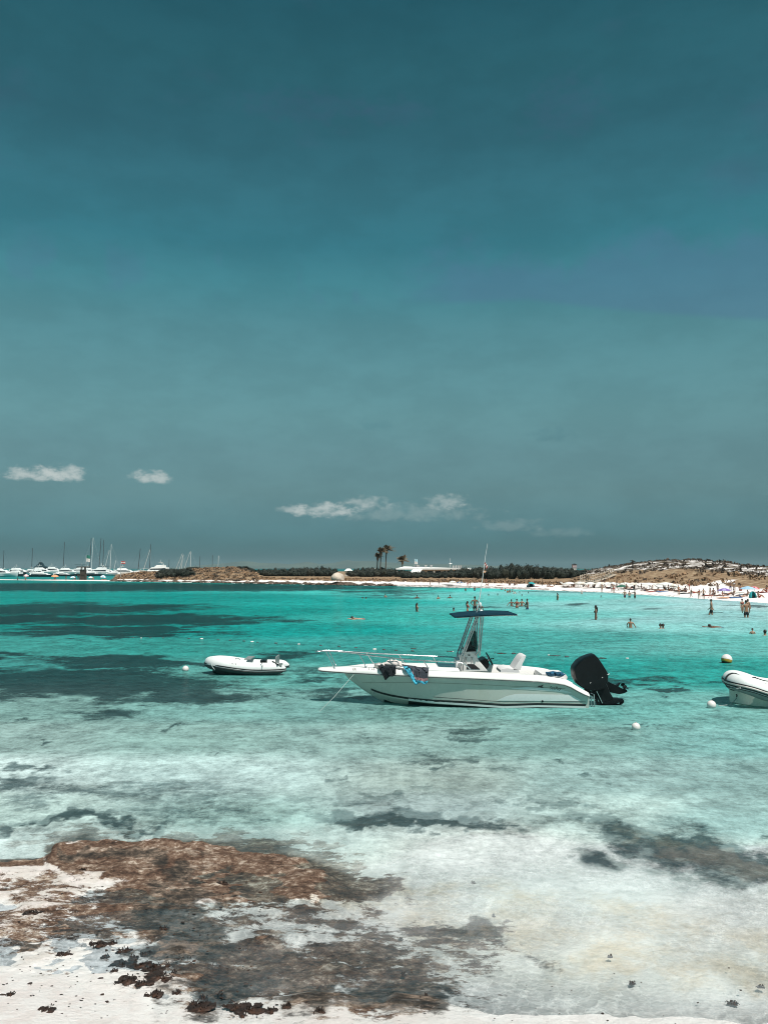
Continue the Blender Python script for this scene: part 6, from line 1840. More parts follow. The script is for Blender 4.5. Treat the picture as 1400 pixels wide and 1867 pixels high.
def person_proto(pose, female, hair_m, long_hair, build=1.0):
    J = joints(pose)
    names = list(J)
    idx = {k: i for i, k in enumerate(names)}
    E = [('pelvis', 'waist'), ('waist', 'chest'), ('chest', 'neck'), ('neck', 'throat'), ('throat', 'head'), ('head', 'crown')]
    for n in 'LR':
        E += [('chest', 'sh' + n), ('sh' + n, 'el' + n), ('el' + n, 'wr' + n), ('wr' + n, 'ha' + n), ('pelvis', 'hi' + n), ('hi' + n, 'kn' + n), ('kn' + n, 'an' + n), ('an' + n, 'to' + n)]
    rad = []
    for k in names:
        r = RAD.get(k) or RAD[k[:2]]
        r = r if isinstance(r, tuple) else (r, r)
        f = build
        if female:
            f *= dict(sh=.85, el=.85, wr=.85, waist=.86, chest=.90, hi=1.06).get(k if k in ('waist', 'chest') else k[:2], .95)
        rad.append((r[0] * f, r[1] * f))
    me = skin_mesh('body', [J[k] for k in names], [(idx[a], idx[b]) for a, b in E], rad, idx['pelvis'])
    me.materials.append(SK1)
    root = bpy.data.objects.new('person', None); COL.objects.link(root)
    bo = bpy.data.objects.new('body', me); COL.objects.link(bo); bo.parent = root
    h, c = Vector(J['head']), Vector(J['crown'])
    d = (c - Vector(J['throat'])).normalized()
    g = G()
    g.blob(h + d * .035 + Vector((0, -.012, 0)), (.083, .092, .10) if pose not in ('lie', 'swim') else (.083, .10, .09), 3, .05, 2)
    if long_hair:
        nk = Vector(J['neck'])
        g.tube([h + Vector((0, -.05, 0)), h.lerp(nk, .6) + Vector((0, -.075, 0)), nk + Vector((0, -.085, -.06)) - d * .08], [.07, .075, .045], 8)
    # nose and ears belong to the skin; the hair cap leaves the face open
    ho = g.mk('hair', hair_m, root, 60)
    g = G()
    f = Vector((0, 1, 0)) if pose != 'lie' else Vector((0, .3, 1)).normalized()
    g.blob(h + f * .090 + d * -.01, (.014, .022, .022), 2, .05, 1)
    for s in (-1, 1):
        g.blob(h + Vector((s * .083, 0, 0)), (.012, .022, .028), 2, .05, 1)
    g.mk('face', SK1, root, 60)
    # swimwear follows the body
    hips = ['pelvis', 'hiL', 'hiR']
    P_, R2 = [Vector(J['pelvis']).lerp(Vector(J['waist']), .35), Vector(J['pelvis'])], [(.145 * (.93 if female else 1.05), .105), (.162, .117)]
    Ed = [(0, 1)]
    for n in 'LR':
        a, b_ = Vector(J['hi' + n]), Vector(J['kn' + n])
        k = .12 if female else .62
        P_ += [a, a.lerp(b_, k)]; R2 += [(.108, .108), (.100 if not female else .095,) * 2]
        i = len(P_) - 2
        Ed += [(1, i), (i, i + 1)]
    sm = skin_mesh('swim_shorts' if not female else 'bikini_bottom', P_, Ed, R2, 1)
    sm.materials.append(SUIT['black'])
    so = bpy.data.objects.new('swim_shorts' if not female else 'bikini_bottom', sm); COL.objects.link(so); so.parent = root
    if female:
        ch = Vector(J['chest']); up_ = (Vector(J['neck']) - Vector(J['waist'])).normalized()
        g = G()
        rs = []
        fw = Vector((0, 1, 0)) if abs(up_.z) > .7 else Vector((0, 0, 1))
        sd_ = Vector((1, 0, 0))
        for t, k in ((-.05, .97), (-.02, 1.08), (.03, 1.08), (.055, .98)):
            rs.append([ch + up_ * t + sd_ * math.cos(a) * .150 * k + fw * math.sin(a) * .118 * k for a in np.linspace(0, 2 * PI, 15)[:-1]])
        g.rings(rs, caps=False)
        for s in (-1, 1):
            g.blob(ch + sd_ * s * .062 + fw * .095, (.055, .045, .05), 1, .03, 1)
        g.mk('bikini_top', SUIT['black'], root, 60)
    return root
PP_ = {}
def person(pose, female, long_hair, loc, face, label, suit='black', skin=SK1, hair=HAIRD, scale=1.0, group=None, tilt=0.0):
    key = (pose, female, long_hair)
    swap = {'tanned_skin': skin, 'dark_hair': hair, 'black_swimwear': SUIT[suit]}
    if key not in PP_:
        r = person_proto(pose, female, HAIRD, long_hair)
        PP_[key] = r
        KIDS[r.name] = children_of(r)
        r.location = loc; r.rotation_euler = (0, 0, face); r.scale = (scale,) * 3
        for k in KIDS[r.name]:
            for sl in k.material_slots:
                if sl.material.name in swap:
                    m = swap[sl.material.name]; sl.link = 'OBJECT'; sl.material = m
        tag(r, label, 'person', group)
        return r
    src = PP_[key]
    r = src.copy(); COL.objects.link(r)
    r.location = loc; r.rotation_euler = (0, 0, face); r.scale = (scale,) * 3
    r['label'] = label; r['category'] = 'person'
    if group: r['group'] = group
    elif 'group' in r: del r['group']
    for k in KIDS[src.name]:
        c = k.copy(); COL.objects.link(c); c.parent = r
        for sl in c.material_slots:
            nm = c.data.materials[0].name
            if nm in swap:
                sl.link = 'OBJECT'; sl.material = swap[nm]
    return r
F, M_ = True, False
AW, TO, LE, RI = 0, PI, PI / 2, -PI / 2      # facing away from, towards the camera, left, right
IMM = dict(ankle=.1, shin=.3, knee=.52, thigh=.74, waist=.98, chest=1.22, neck=1.44)
BATH = [  # column, water row, pose, female, long hair, how deep, facing, suit, skin, scale, label
    (1360, 1126, 'stand', M_, 0, 'knee', AW, 'black', SK1, 1.04, 'man in black swim shorts standing knee-deep with his bare back turned, far right'),
    (1352.5, 1113.5, 'stand', F, 0, 'knee', TO, 'red', SK2, .88, 'woman in red and white bikini standing left behind the man in black shorts'),
    (1363, 1112, 'stand', M_, 0, 'thigh', TO, 'white', SK1, 1.0, 'person mostly hidden behind the head of the man in black shorts'),
    (1296.5, 1121, 'walk', M_, 0, 'knee', LE, 'black', SK1, 1.0, 'man in dark shorts wading left through knee-deep water'),
    (1086, 1130, 'stand', F, 1, 'thigh', LE, 'brown', SK3, 1.0, 'long-haired woman in brown bikini standing thigh-deep beyond the T-top'),
    (1149, 1144.5, 'splay', M_, 0, 'waist', AW, 'navy', SK1, .74, 'dark-haired boy standing waist-deep with one arm held out'),
    (1203.5, 1146, 'stand', M_, 0, 'neck', TO, 'black', SK1, 1.0, 'man low in the water holding another bather close'),
    (1208.5, 1146, 'stand', F, 0, 'neck', LE, 'black', SK3, .97, 'bather low in the water held by the man beside her'),
    (1301, 1144, 'swim', M_, 0, 'float', LE, 'navy', SK3, 1.0, 'lone swimmer with only the head showing below the wading man'),
    (1371, 1156, 'stand', M_, 0, 'chest', TO, 'black', SK2, .62, 'child standing chest-deep left of the bather cut by the right edge'),
    (1394, 1158.5, 'armsout', F, 0, 'neck', AW, 'pink', SK1, 1.0, 'bather up to the shoulders with arms spread at the right edge'),
    (1016, 1094.5, 'stand', F, 1, 'thigh', LE, 'green', SK1, 1.0, 'slim woman in green swimwear standing alone right of the bather group'),
    (1138.5, 1090, 'hips', M_, 0, 'knee', TO, 'navy', SK1, .98, 'left one of three bathers wading side by side near the beach'),
    (1147, 1091, 'stand', M_, 0, 'knee', AW, 'teal', SK2, .95, 'middle one of three bathers wading side by side near the beach'),
    (1157, 1091, 'point', M_, 0, 'knee', LE, 'black', SK3, 1.0, 'right one of three bathers wading side by side near the beach'),
    (1095, 1089, 'stand', M_, 0, 'neck', AW, 'black', SK3, 1.0, 'single dark head in the pale water left of the three waders'),
    (1060, 1083, 'stand', F, 0, 'waist', TO, 'white', SK2, .9, 'pale-clad bather sitting low in the shallows by the weed line'),
    (932, 1105, 'armsout', M_, 0, 'waist', TO, 'black', SK3, .96, 'leftmost of the four bathers standing right of the T-top antenna'),
    (942, 1109, 'splay', F, 0, 'thigh', TO, 'red', SK1, .92, 'bather in a red bikini, second of the four right of the antenna'),
    (951, 1105, 'hips', M_, 0, 'waist', AW, 'orange', SK1, 1.0, 'tallest-standing bather, third of the four right of the antenna'),
    (961, 1111, 'splay', M_, 0, 'thigh', LE, 'navy', SK3, 1.0, 'rightmost of the four bathers standing right of the antenna'),
    (852, 1116.5, 'point', F, 1, 'thigh', RI, 'red', SK1, .95, 'woman in red swimwear pointing right, just above the left T-top edge'),
    (865.5, 1118, 'hips', M_, 0, 'shin', TO, 'black', SK3, .96, 'thin person with hands on hips standing directly above the T-top'),
    (876, 1113, 'stand', M_, 0, 'waist', AW, 'navy', SK3, .9, 'bather half hidden behind the antenna base above the T-top'),
    (760, 1115, 'stand', F, 1, 'waist', RI, 'brown', SK1, 1.0, 'long-haired woman standing waist-deep alone left of the T-top'),
    (827, 1114, 'stand', M_, 0, 'neck', LE, 'black', SK3, 1.0, 'single dark head just left above the T-top canvas'),
    (702.5, 1089, 'stand', M_, 0, 'chest', TO, 'black', SK2, 1.0, 'bather up to the chest in the dark water right of the paired heads'),
    (760, 1091, 'armsout', M_, 0, 'chest', TO, 'black', SK3, 1.0, 'dark bather up to the chest straight above the waist-deep woman'),
    (799, 1092, 'stand', M_, 0, 'chest', AW, 'blue', SK1, 1.0, 'bather chest-deep left of the one with spread arms'),
    (820, 1091, 'armsout', M_, 0, 'chest', AW, 'black', SK3, 1.05, 'bather spreading both arms on the water left of the T-top'),
    (661, 1092, 'stand', M_, 0, 'neck', TO, 'black', SK3, 1.0, 'left head of the two bathers floating below the boulder'),
    (667.5, 1092.3, 'stand', F, 0, 'neck', LE, 'black', SK1, 1.0, 'right head of the two bathers floating below the boulder'),
    (650, 1129, 'swim', M_, 0, 'float', LE, 'red', SK2, 1.0, 'snorkeller swimming left at the surface above the bow rail'),
    (890.5, 1086, 'stand', M_, 0, 'neck', AW, 'black', SK3, 1.1, 'small dark head just right of the antenna'),
    (907, 1085.5, 'stand', M_, 0, 'neck', AW, 'black', SK3, 1.15, 'second small dark head right of the antenna'),
    (951, 1087, 'stand', M_, 0, 'neck', AW, 'black', SK3, 1.1, 'small dark head directly above the four bathers'),
    (963, 1082, 'stand', M_, 0, 'neck', AW, 'black', SK3, 1.1, 'rightmost small head of the swimmers off the teal umbrella'),
    (947, 1080.5, 'stand', M_, 0, 'neck', AW, 'black', SK3, 1.0, 'small head left of the rightmost swimmer off the teal umbrella'),
    (848.5, 1078, 'stand', F, 0, 'waist', TO, 'black', SK3, .9, 'small bather standing by the shore left of the antenna pole'),
    (865, 1077, 'stand', M_, 0, 'thigh', AW, 'navy', SK3, .95, 'bather in navy standing by the shore nearest left of the antenna pole'),
    (914.5, 1075.5, 'stand', F, 0, 'chest', TO, 'pink', SK1, 1.0, 'leftmost bather of the cluster near the shore right of the antenna'),
    (920.5, 1077.5, 'splay', M_, 0, 'chest', LE, 'black', SK1, 1.0, 'stooping bather second in the cluster near the shore'),
    (925, 1081.5, 'stand', F, 1, 'waist', TO, 'orange', SK1, .9, 'bather in orange in the middle of the cluster near the shore'),
    (929, 1080.5, 'stand', M_, 0, 'waist', AW, 'black', SK3, 1.0, 'dark-shorted bather in the middle of the cluster near the shore'),
    (934, 1079, 'splay', M_, 0, 'chest', RI, 'blue', SK1, 1.0, 'bather on the right side of the cluster near the shore'),
    (938, 1082.5, 'armsout', F, 0, 'chest', TO, 'white', SK2, 1.0, 'pale bather at the right end of the cluster near the shore'),
    (33, 1058.2, 'stand', M_, 0, 'knee', AW, 'teal', SK3, 1.0, 'lone wader on the sand bar at far left'),
    (47, 1058, 'hips', F, 0, 'knee', TO, 'orange', SK1, 1.1, 'wader with orange swimwear on the sand bar at far left'),
]
for (u, v, pose, fem, lh, dep, face, suit, skin, sc_, lab) in BATH:
    p = gp(u, v)
    sc_ = sc_ * float(np.interp(v, [1085, 1122], [.76, 1]))
    if dep == 'float':
        z = .02
    else:
        z = -IMM[dep] * sc_
    hairm = HAIRD
    person(pose, fem, lh, Vector((p.x, p.y, z)), face + (.25 if (int(u) % 3) else -.3) * (0 if 'man in black swim' in lab else 1), lab, suit, skin, hairm, sc_)
ON_SAND = [  # column, foot row, pose, female, long hair, facing, suit, skin, hair, scale, label
    (784, 1069.5, 'walk', F, 1, RI, 'red', SK1, HAIRB, .8, 'small child bending at the waterline of the middle beach'),
    (800, 1067, 'stand', M_, 0, TO, 'brown', SK3, HAIRD, 1.05, 'person standing alone on the sand below the restaurant'),
    (852.5, 1069.5, 'stand', M_, 0, TO, 'red', SK1, HAIRD, 1.0, 'left one of two people standing together left of the antenna'),
    (857, 1069, 'hips', F, 0, AW, 'black', SK1, HAIRD, 1.0, 'right one of two people standing together left of the antenna'),
    (886, 1067.5, 'stand', F, 0, TO, 'red', SK1, HAIRD, 1.1, 'woman in red standing on the sand right beside the antenna'),
    (890, 1068, 'sit', F, 0, LE, 'pink', SK1, HAIRB, 1.1, 'person sitting at the feet of the woman in red by the antenna'),
    (929, 1067.5, 'sit', M_, 0, TO, 'brown', SK3, HAIRD, 1.1, 'left one of two sunbathers sitting left of the teal umbrella'),
    (937, 1067.5, 'sit', F, 0, RI, 'black', SK3, HAIRD, 1.25, 'right one of two sunbathers sitting left of the teal umbrella'),
    (998, 1070, 'sit', M_, 0, RI, 'brown', SK1, HAIRD, 1.1, 'person sitting on bare sand right of the teal umbrella'),
    (1004, 1070.5, 'lie', F, 0, LE, 'red', SK1, HAIRD, 1.1, 'person lying on bare sand right of the teal umbrella'),
    (1030, 1071, 'lie', M_, 0, LE, 'black', SK1, HAIRD, 1.1, 'sunbather lying at the foot of the timber walkway'),
    (1040, 1071.5, 'lie', F, 0, RI, 'navy', SK1, HAIRD, 1.1, 'second sunbather lying at the foot of the timber walkway'),
    (1072, 1071, 'sit', F, 1, LE, 'red', SK1, HAIRD, 1.1, 'sunbather in red sitting under the parasol right of the walkway'),
    (1097, 1080, 'hips', F, 0, TO, 'orange', SK1, HAIRB, 1.0, 'person in orange standing at the water edge above the dark weed line'),
    (1096, 1071, 'stand', M_, 0, TO, 'brown', SK3, HAIRD, 1.1, 'tall dark figure standing under the parasol row, left of two'),
    (1101.5, 1071, 'stand', F, 1, AW, 'black', SK3, HAIRD, 1.1, 'tall dark figure standing under the parasol row, right of two'),
    (1115, 1079, 'stand', M_, 0, TO, 'white', SK3, HAIRD, 1.05, 'person in white near the water left of the green parasol'),
    (1118.5, 1081, 'splay', M_, 0, AW, 'red', SK1, HAIRD, 1.0, 'person in red near the water left of the green parasol'),
    (1124, 1076, 'walk', F, 1, LE, 'white', SK3, HAIRD, 1.1, 'woman walking left on the sand just left of the green parasol'),
    (1148, 1073.5, 'lie', M_, 0, RI, 'red', SK1, HAIRD, 1.2, 'sunbather lying right of the green parasol'),
    (1162.5, 1074, 'stand', F, 1, LE, 'black', SK3, HAIRD, 1.05, 'slim dark figure standing behind the three waders'),
    (1176, 1078, 'lie', M_, 0, LE, 'navy', SK3, HAIRD, 1.1, 'sunbather in navy lying right of the three waders'),
    (1189, 1073, 'stand', F, 0, TO, 'navy', SK1, HAIRD, .8, 'small figure standing among the white parasols'),
    (1211, 1076, 'sit', M_, 0, TO, 'red', SK3, HAIRD, 1.5, 'broad dark sunbather sitting below the widest white parasol'),
    (1224, 1075, 'sit', F, 1, RI, 'brown', SK3, HAIRD, 1.2, 'sunbather sitting right below the widest white parasol'),
    (1236.5, 1086, 'walk', F, 0, AW, 'orange', SK1, HAIRB, 1.0, 'woman in orange stooping at the water edge on the right beach'),
    (1256, 1076, 'stand', M_, 0, LE, 'red', SK1, HAIRD, 1.45, 'big reddish figure standing right of the low white parasol'),
    (1259.5, 1089.5, 'walk', M_, 0, LE, 'navy', SK3, HAIRD, .85, 'boy in navy shorts stepping out of the water'),
    (1274, 1092, 'walk', F, 0, TO, 'red', SK1, HAIRD, .9, 'first of two people walking along the wet sand at right'),
    (1282, 1092.5, 'hips', M_, 0, TO, 'black', SK1, HAIRD, .98, 'second of two people walking along the wet sand at right'),
    (1294, 1090, 'walk', F, 1, LE, 'red', SK1, HAIRD, .95, 'woman in red walking at the water edge left of the purple parasol'),
    (1300, 1084, 'sit', M_, 0, TO, 'brown', SK3, HAIRD, 1.3, 'dark sitter left of the purple parasol'),
    (1308, 1082, 'stand', F, 1, TO, 'navy', SK3, HAIRD, .95, 'dark figure standing just left of the purple parasol'),
    (1306, 1087, 'lie', F, 0, RI, 'black', SK3, HAIRD, 1.1, 'sunbather lying in front of the dark figure left of the purple parasol'),
    (1317, 1088, 'sit', F, 0, RI, 'red', SK2, HAIRB, 1.0, 'person in red sitting on the sand below the purple parasol'),
    (1331, 1079, 'stand', M_, 0, TO, 'navy', SK3, HAIRD, 1.0, 'dark figure standing right of the purple parasol'),
    (1338, 1080, 'stand', F, 0, TO, 'white', SK3, HAIRD, 1.1, 'person in white standing right of the purple parasol'),
    (1337, 1086, 'sit', M_, 0, LE, 'brown', SK3, HAIRD, 1.2, 'dark sitter between the purple and the light blue parasols'),
    (1349, 1077, 'sit', M_, 0, TO, 'red', SK1, HAIRD, 1.4, 'person sitting behind the light blue parasol at its left'),
    (1350, 1088.5, 'lie', M_, 0, LE, 'navy', SK2, HAIRD, 1.2, 'sunbather lying below the light blue parasol'),
    (1362, 1088, 'sit', F, 1, LE, 'black', SK1, HAIRD, 1.1, 'sunbather sitting left of the teal beach tent'),
    (1382, 1090, 'sit', M_, 0, RI, 'red', SK1, HAIRD, 1.15, 'sunbather sitting right beside the teal beach tent'),
    (1397, 1079, 'sit', F, 1, LE, 'orange', SK1, HAIRD, 1.3, 'person sitting at the right edge beside the red mat'),
    (101, 1056.8, 'sit', M_, 0, TO, 'orange', SK1, HAIRD, 1.2, 'person sitting under the orange parasol on the sand bar'),
    (121, 1058, 'stand', F, 0, AW, 'black', SK3, HAIRD, .9, 'person standing on the sand bar right of the orange parasol'),
    (143, 1057, 'stand', M_, 0, TO, 'brown', SK3, HAIRD, 1.3, 'reddish figure standing left of the dark beach hut post'),
    (138, 1057.4, 'sit', F, 0, LE, 'navy', SK3, HAIRD, 1.3, 'dark sitter beside the white parasol on the sand bar'),
    (171, 1057.4, 'sit', M_, 0, LE, 'red', SK1, HAIRD, 1.2, 'sunbather sitting right of the white parasol in the middle of the sand bar'),
    (189, 1057.6, 'lie', M_, 0, RI, 'red', SK1, HAIRD, 1.2, 'sunbather lying below the rightmost parasol of the sand bar'),
]
for (u, v, pose, fem, lh, face, suit, skin, hair, sc_, lab) in ON_SAND:
    p = beach_at(u, v)
    sc_ = min(sc_, 1.2) * (.74 if u > 230 else .9)
    person(pose, fem, lh, p + Vector((0, 0, .0)), face + .3 * math.sin(u), lab, suit, skin, hair, sc_)
# a loose line of further sunbathers between the parasols
rnd = random.Random(44)
more = [1047, 1062, 1083, 1109, 1141, 1156, 1169, 1181, 1196, 1204, 1218, 1231, 1243, 1249, 1266, 1372, 1326]
names_ = ['left of the first white parasol', 'below the first white parasol', 'between the first white parasols', 'left of the person in white', 'right of the green parasol stem', 'behind the three waders',
          'right behind the three waders', 'left of the widest parasol', 'at the left end of the widest parasol', 'below the left end of the widest parasol', 'right of the broad dark sunbather', 'left of the low white parasol',
          'below the low white parasol', 'right below the low white parasol', 'right of the big reddish figure', 'in front of the teal beach tent', 'in front of the purple parasol']
for u, nm in zip(more, names_):
    v = float(np.interp(u, [1040, 1120, 1200, 1300, 1400], [1070, 1072.5, 1077, 1083, 1092])) + rnd.uniform(-1, 1)
    p = beach_at(u, v)
    ps = rnd.choice(['sit', 'lie', 'lie', 'sit'])
    fem = rnd.random() < .5
    su = rnd.choice(['red', 'navy', 'black', 'brown', 'orange'])
    person(ps, fem, 0, p, rnd.uniform(0, 6.28), f'sunbather in {su} {"sitting" if ps == "sit" else "lying"} on the sand {nm}', su, rnd.choice([SK1, SK3, SK3]), HAIRD, .95)

# ------------------------------------------------------------------ parasols, tents, mats
def pm(name, c): return mat(name, c, .8, vary=.06, scale=3)
CLO = dict(white=pm('white_parasol_cloth', (.82, .79, .74)), cream=pm('cream_parasol_cloth', (.74, .66, .56)), purple=pm('purple_parasol_cloth', (.22, .13, .42)), lilac=pm('lilac_parasol_cloth', (.42, .34, .62)), lightblue=pm('light_blue_parasol_cloth', (.36, .56, .72)),
           teal=pm('teal_tent_cloth', (.02, .30, .32)), darkteal=pm('dark_tent_cloth', (.02, .05, .06)), green=pm('green_parasol_cloth', (.03, .12, .08)), orange=pm('orange_parasol_cloth', (.72, .34, .17)), pink=pm('pink_parasol_cloth', (.75, .35, .40)), blue=pm('blue_parasol_cloth', (.10, .20, .42)), red=pm('red_mat_cloth', (.55, .12, .10)))
POLE = mat('parasol_pole', (.55, .52, .48), .5)
PAR = {}
def parasol(label, u, vt, vb, wpx, cloth, cloth2=None, tilt=0.0, group=None):
    p = beach_at(u, vb)
    Y = p.y; s_ = Y / FPX
    w = wpx * s_ / 2; h = at(u, vt, Y).z - p.z
    key = (cloth, cloth2)
    if key not in PAR:
        o = thing('beach_parasol', label, 'parasol', p)
        G().tube([(0, 0, -.2), (0, 0, 1.0)], .025, 6).mk('pole', POLE, o, 60)
        g = G(); n = 10
        prof = [(.02, 1.02), (.35, .955), (.70, .85), (1.0, .70), (1.0, .64)]
        for k in range(n):
            a0, a1 = 2 * PI * k / n, 2 * PI * (k + 1) / n
            am = (a0 + a1) / 2
            for (r0, z0), (r1, z1) in zip(prof, prof[1:]):
                q = []
                for r, z, a in ((r0, z0, a0), (r0, z0, am), (r0, z0, a1), (r1, z1, a1), (r1, z1, am), (r1, z1, a0)):
                    rr = r * (.955 if a == am else 1)
                    q.append((math.cos(a) * rr, math.sin(a) * rr, z - (.0 if a != am else .012 * r)))
                g.add(q, [(0, 1, 4, 5), (1, 2, 3, 4)], (k % 2) if cloth2 else 0)
        c = g.mk('canopy', [CLO[cloth], CLO[cloth2 or cloth]], o, 0)
        g = G()
        for k in range(n):
            a = 2 * PI * k / n
            g.tube([(0, 0, .97), (math.cos(a) * .98, math.sin(a) * .98, .69)], .012, 3)
        g.mk('ribs', POLE, o, 0)
        PAR[key] = o
    else:
        o = dup(PAR[key], label, p)
    # canopy is modelled with unit radius and unit height: size it per thing
    o.scale = (w, w, h); o.location = p; o.rotation_euler = (tilt * .6, tilt, u * .37)
    if group: o['group'] = group
    return o
PS = [('white parasol at the foot of the timber walkway', 1038, 1061.0, 1071, 24, 'white', None), ('white parasol just right of the walkway foot', 1057, 1060.5, 1070.5, 24, 'white', 'cream'),
      ('third white parasol from the walkway', 1076, 1061.2, 1072, 24, 'white', None), ('cream parasol above the person in orange', 1094, 1061, 1072, 26, 'white', 'cream'),
      ('white parasol left of the green one', 1117, 1061.5, 1073, 22, 'white', None), ('dark green parasol low on the right beach', 1133, 1066.0, 1075.5, 17, 'green', None),
      ('white parasol above the green one', 1140, 1062, 1073, 24, 'white', None), ('white parasol behind the three waders', 1160, 1062.4, 1074, 25, 'white', 'cream'),
      ('white parasol left of the widest one', 1183, 1062.4, 1075, 25, 'white', None), ('widest white parasol in the row on the right beach', 1213, 1061.6, 1075, 34, 'white', None),
      ('low white parasol with person in orange in front', 1241, 1067.5, 1079, 22, 'white', None), ('white parasol between low parasol and reddish figure', 1228, 1064.5, 1077, 16, 'white', 'cream'),
      ('purple and lilac striped parasol on the right beach', 1320, 1072.3, 1086, 24, 'purple', 'lilac'), ('light blue parasol near the right edge', 1362.5, 1069, 1084, 27, 'lightblue', None),
      ('pink parasol behind the light blue one', 1374, 1069, 1080, 18, 'pink', 'red'), ('white parasol low under the light blue one', 1348.5, 1077.5, 1087, 18, 'white', None),
      ('white round parasol on the beach below the restaurant', 825, 1059, 1067.5, 14, 'white', None), ('blue and white parasol beside the round white one', 838.5, 1060.3, 1067.5, 13, 'blue', 'white'),
      ('teal parasol over a dark tent in the middle of the beach', 968, 1061, 1070, 13, 'teal', None),
      ('orange parasol on the sand bar under the superyacht', 100.5, 1047.8, 1056.8, 13, 'orange', None), ('white parasol on the sand bar left of the dark post', 133.5, 1050.5, 1057, 10, 'white', 'lightblue'),
      ('round white parasol on the sand bar right of the dark post', 166, 1051, 1057.2, 8, 'white', None), ('pale blue parasol at the right end of the sand bar', 187.5, 1048.5, 1057.2, 11, 'white', 'lightblue'),
      ('small pink parasol at the far left of the sand bar', 48.5, 1046.8, 1057, 9, 'pink', 'white')]
for a in PS:
    parasol(*a, tilt=.0 if a[4] > 20 else .12)
def tent(label, u, vt, vb, wpx, cloth):
    p = beach_at(u, vb); s_ = p.y / FPX; w = wpx * s_ / 2; h = at(u, vt, p.y).z - p.z
    o = thing('beach_tent', label, 'tent', p)
    g = G(); rs = []
    for t in np.linspace(0, 1, 7):
        k = math.sqrt(max(0, 1 - (t * 1.0) ** 2.4)); k = max(k, .05)
        rs.append([(math.cos(a) * w * k, math.sin(a) * w * .8 * k, h * t) for a in np.linspace(R(-60), R(240), 13)])
    g.rings(rs, closed=False)
    c = g.mk('shell', CLO[cloth], o, 60); sl = c.modifiers.new('thick', 'SOLIDIFY'); sl.thickness = .02
    G().box((0, 0, .02), (w * 1.5, w * 1.2, .02)).mk('groundsheet', CLO['darkteal'], o, 0)
    G().tube([(math.cos(a) * w * 1.01, 0, abs(math.sin(a)) * h * 1.01) for a in np.linspace(0, PI, 11)], .02, 5).mk('tent_pole', POLE, o, 60)
tent('teal pop-up beach tent near the right edge', 1371.5, 1078, 1090, 14, 'teal')
tent('dark beach shelter under the teal parasol', 967, 1064, 1070.5, 15, 'darkteal')
def mat_thing(label, u, v, L, W, rot, cloth, cat='beach towel', name='beach_towel'):
    p = beach_at(u, v)
    o = G().box((0, 0, .02), (L, W, .03)).mk(name, CLO[cloth] if cloth in CLO else SUIT[cloth], None, 0, loc=p + Vector((0, 0, .02)))
    o.rotation_euler = (0, 0, rot)
    tag(o, label, cat)
for k, (lab, u, v, c) in enumerate((('red mat on the sand at the right edge', 1395, 1080, 'red'), ('blue towel spread below the light blue parasol', 1340, 1090, 'blue'), ('red towel spread left of the purple parasol', 1294, 1086, 'red'), ('orange towel spread in front of the purple parasol', 1322, 1090.5, 'orange'),
                                   ('dark towel spread right of the green parasol', 1152, 1075, 'darkteal'), ('red towel left of the widest white parasol', 1190, 1079, 'red'), ('blue towel below the widest white parasol', 1206, 1079, 'blue'), ('dark towel below the low white parasol', 1250, 1082, 'darkteal'),
                                   ('pink towel right of the teal parasol', 978, 1069, 'pink'), ('dark towel under the round white parasol', 822, 1067.5, 'darkteal'), ('dark towel left of the round white parasol', 816, 1066, 'darkteal'), ('red towel between antenna and teal parasol', 912, 1067, 'red'))):
    mat_thing(lab, u, v, 2.0, 1.3, k * 1.3, c)
# low white beach loungers in the shade of the parasol row
LG = None
for k, u in enumerate((1032, 1050, 1068, 1087, 1105, 1128, 1150, 1172, 1194, 1206, 1222, 1236)):
    v = float(np.interp(u, [1030, 1120, 1240], [1069, 1071, 1076.5]))
    p = beach_at(u, v)
    lab = 'white lounger ' + ['at the walkway foot', 'between the first two parasols', 'under the second parasol', 'under the third parasol', 'left of the person in white', 'left of the green parasol', 'right of the green parasol', 'behind the three waders', 'under the left of the widest parasol', 'in the middle of the widest parasol', 'right of the widest parasol', 'left of the low white parasol'][k]
    if LG is None:
        o = thing('sun_lounger', lab, 'lounger', p, 0, 'loungers under the parasol row')
        G().box((0, 0, .32), (1.3, .6, .07)).mk('seat', CLO['white'], o, 0)
        G().box((-.85, 0, .52), (.75, .6, .06), Matrix.Rotation(R(38), 3, 'Y')).mk('backrest', CLO['white'], o, 0)
        for x_ in (-.5, .55):
            for y_ in (-.25, .25):
                G().box((x_, y_, .15), (.05, .05, .32)).mk('leg', POLE, o, 0)
        LG = o
    else:
        o = dup(LG, lab, p)
    o.rotation_euler = (0, 0, .4 * math.sin(u))
# dark lookout hut on posts on the sand bar
p = beach_at(152, 1057.2)
o = thing('lookout_hut', 'dark thatched lookout post rising from the sand bar', 'hut', p)
s_ = p.y / FPX
hh = at(152, 1032, p.y).z - p.z
for x_ in (-.6, .6):
    for y_ in (-.5, .5):
        G().tube([(x_ * 1.3, y_, -.2), (x_ * .8, y_ * .8, hh * .9)], .13, 6).mk('post', DW, o, 60)
G().box((0, 0, hh * .55), (1.5, 1.2, hh * .34)).mk('cabin', DW, o, 0)
G().box((0, 0, hh * .93), (3.2, 2.2, .3)).mk('roof', DW, o, 0)
G().box((0, 0, hh * .22), (1.9, .8, hh * .42)).mk('steps', DW, o, 0)
# poles on the beach right of the teal parasol
for u, lab in ((988, 'thin post standing on the sand right of the teal parasol'),):
    p = beach_at(u, 1068)
    tag(G().tube([(0, 0, -.2), (0, 0, 1.4), (.5, 0, 1.6)], .04, 5).mk('beach_post', DW, None, 60, loc=p), lab, 'post')
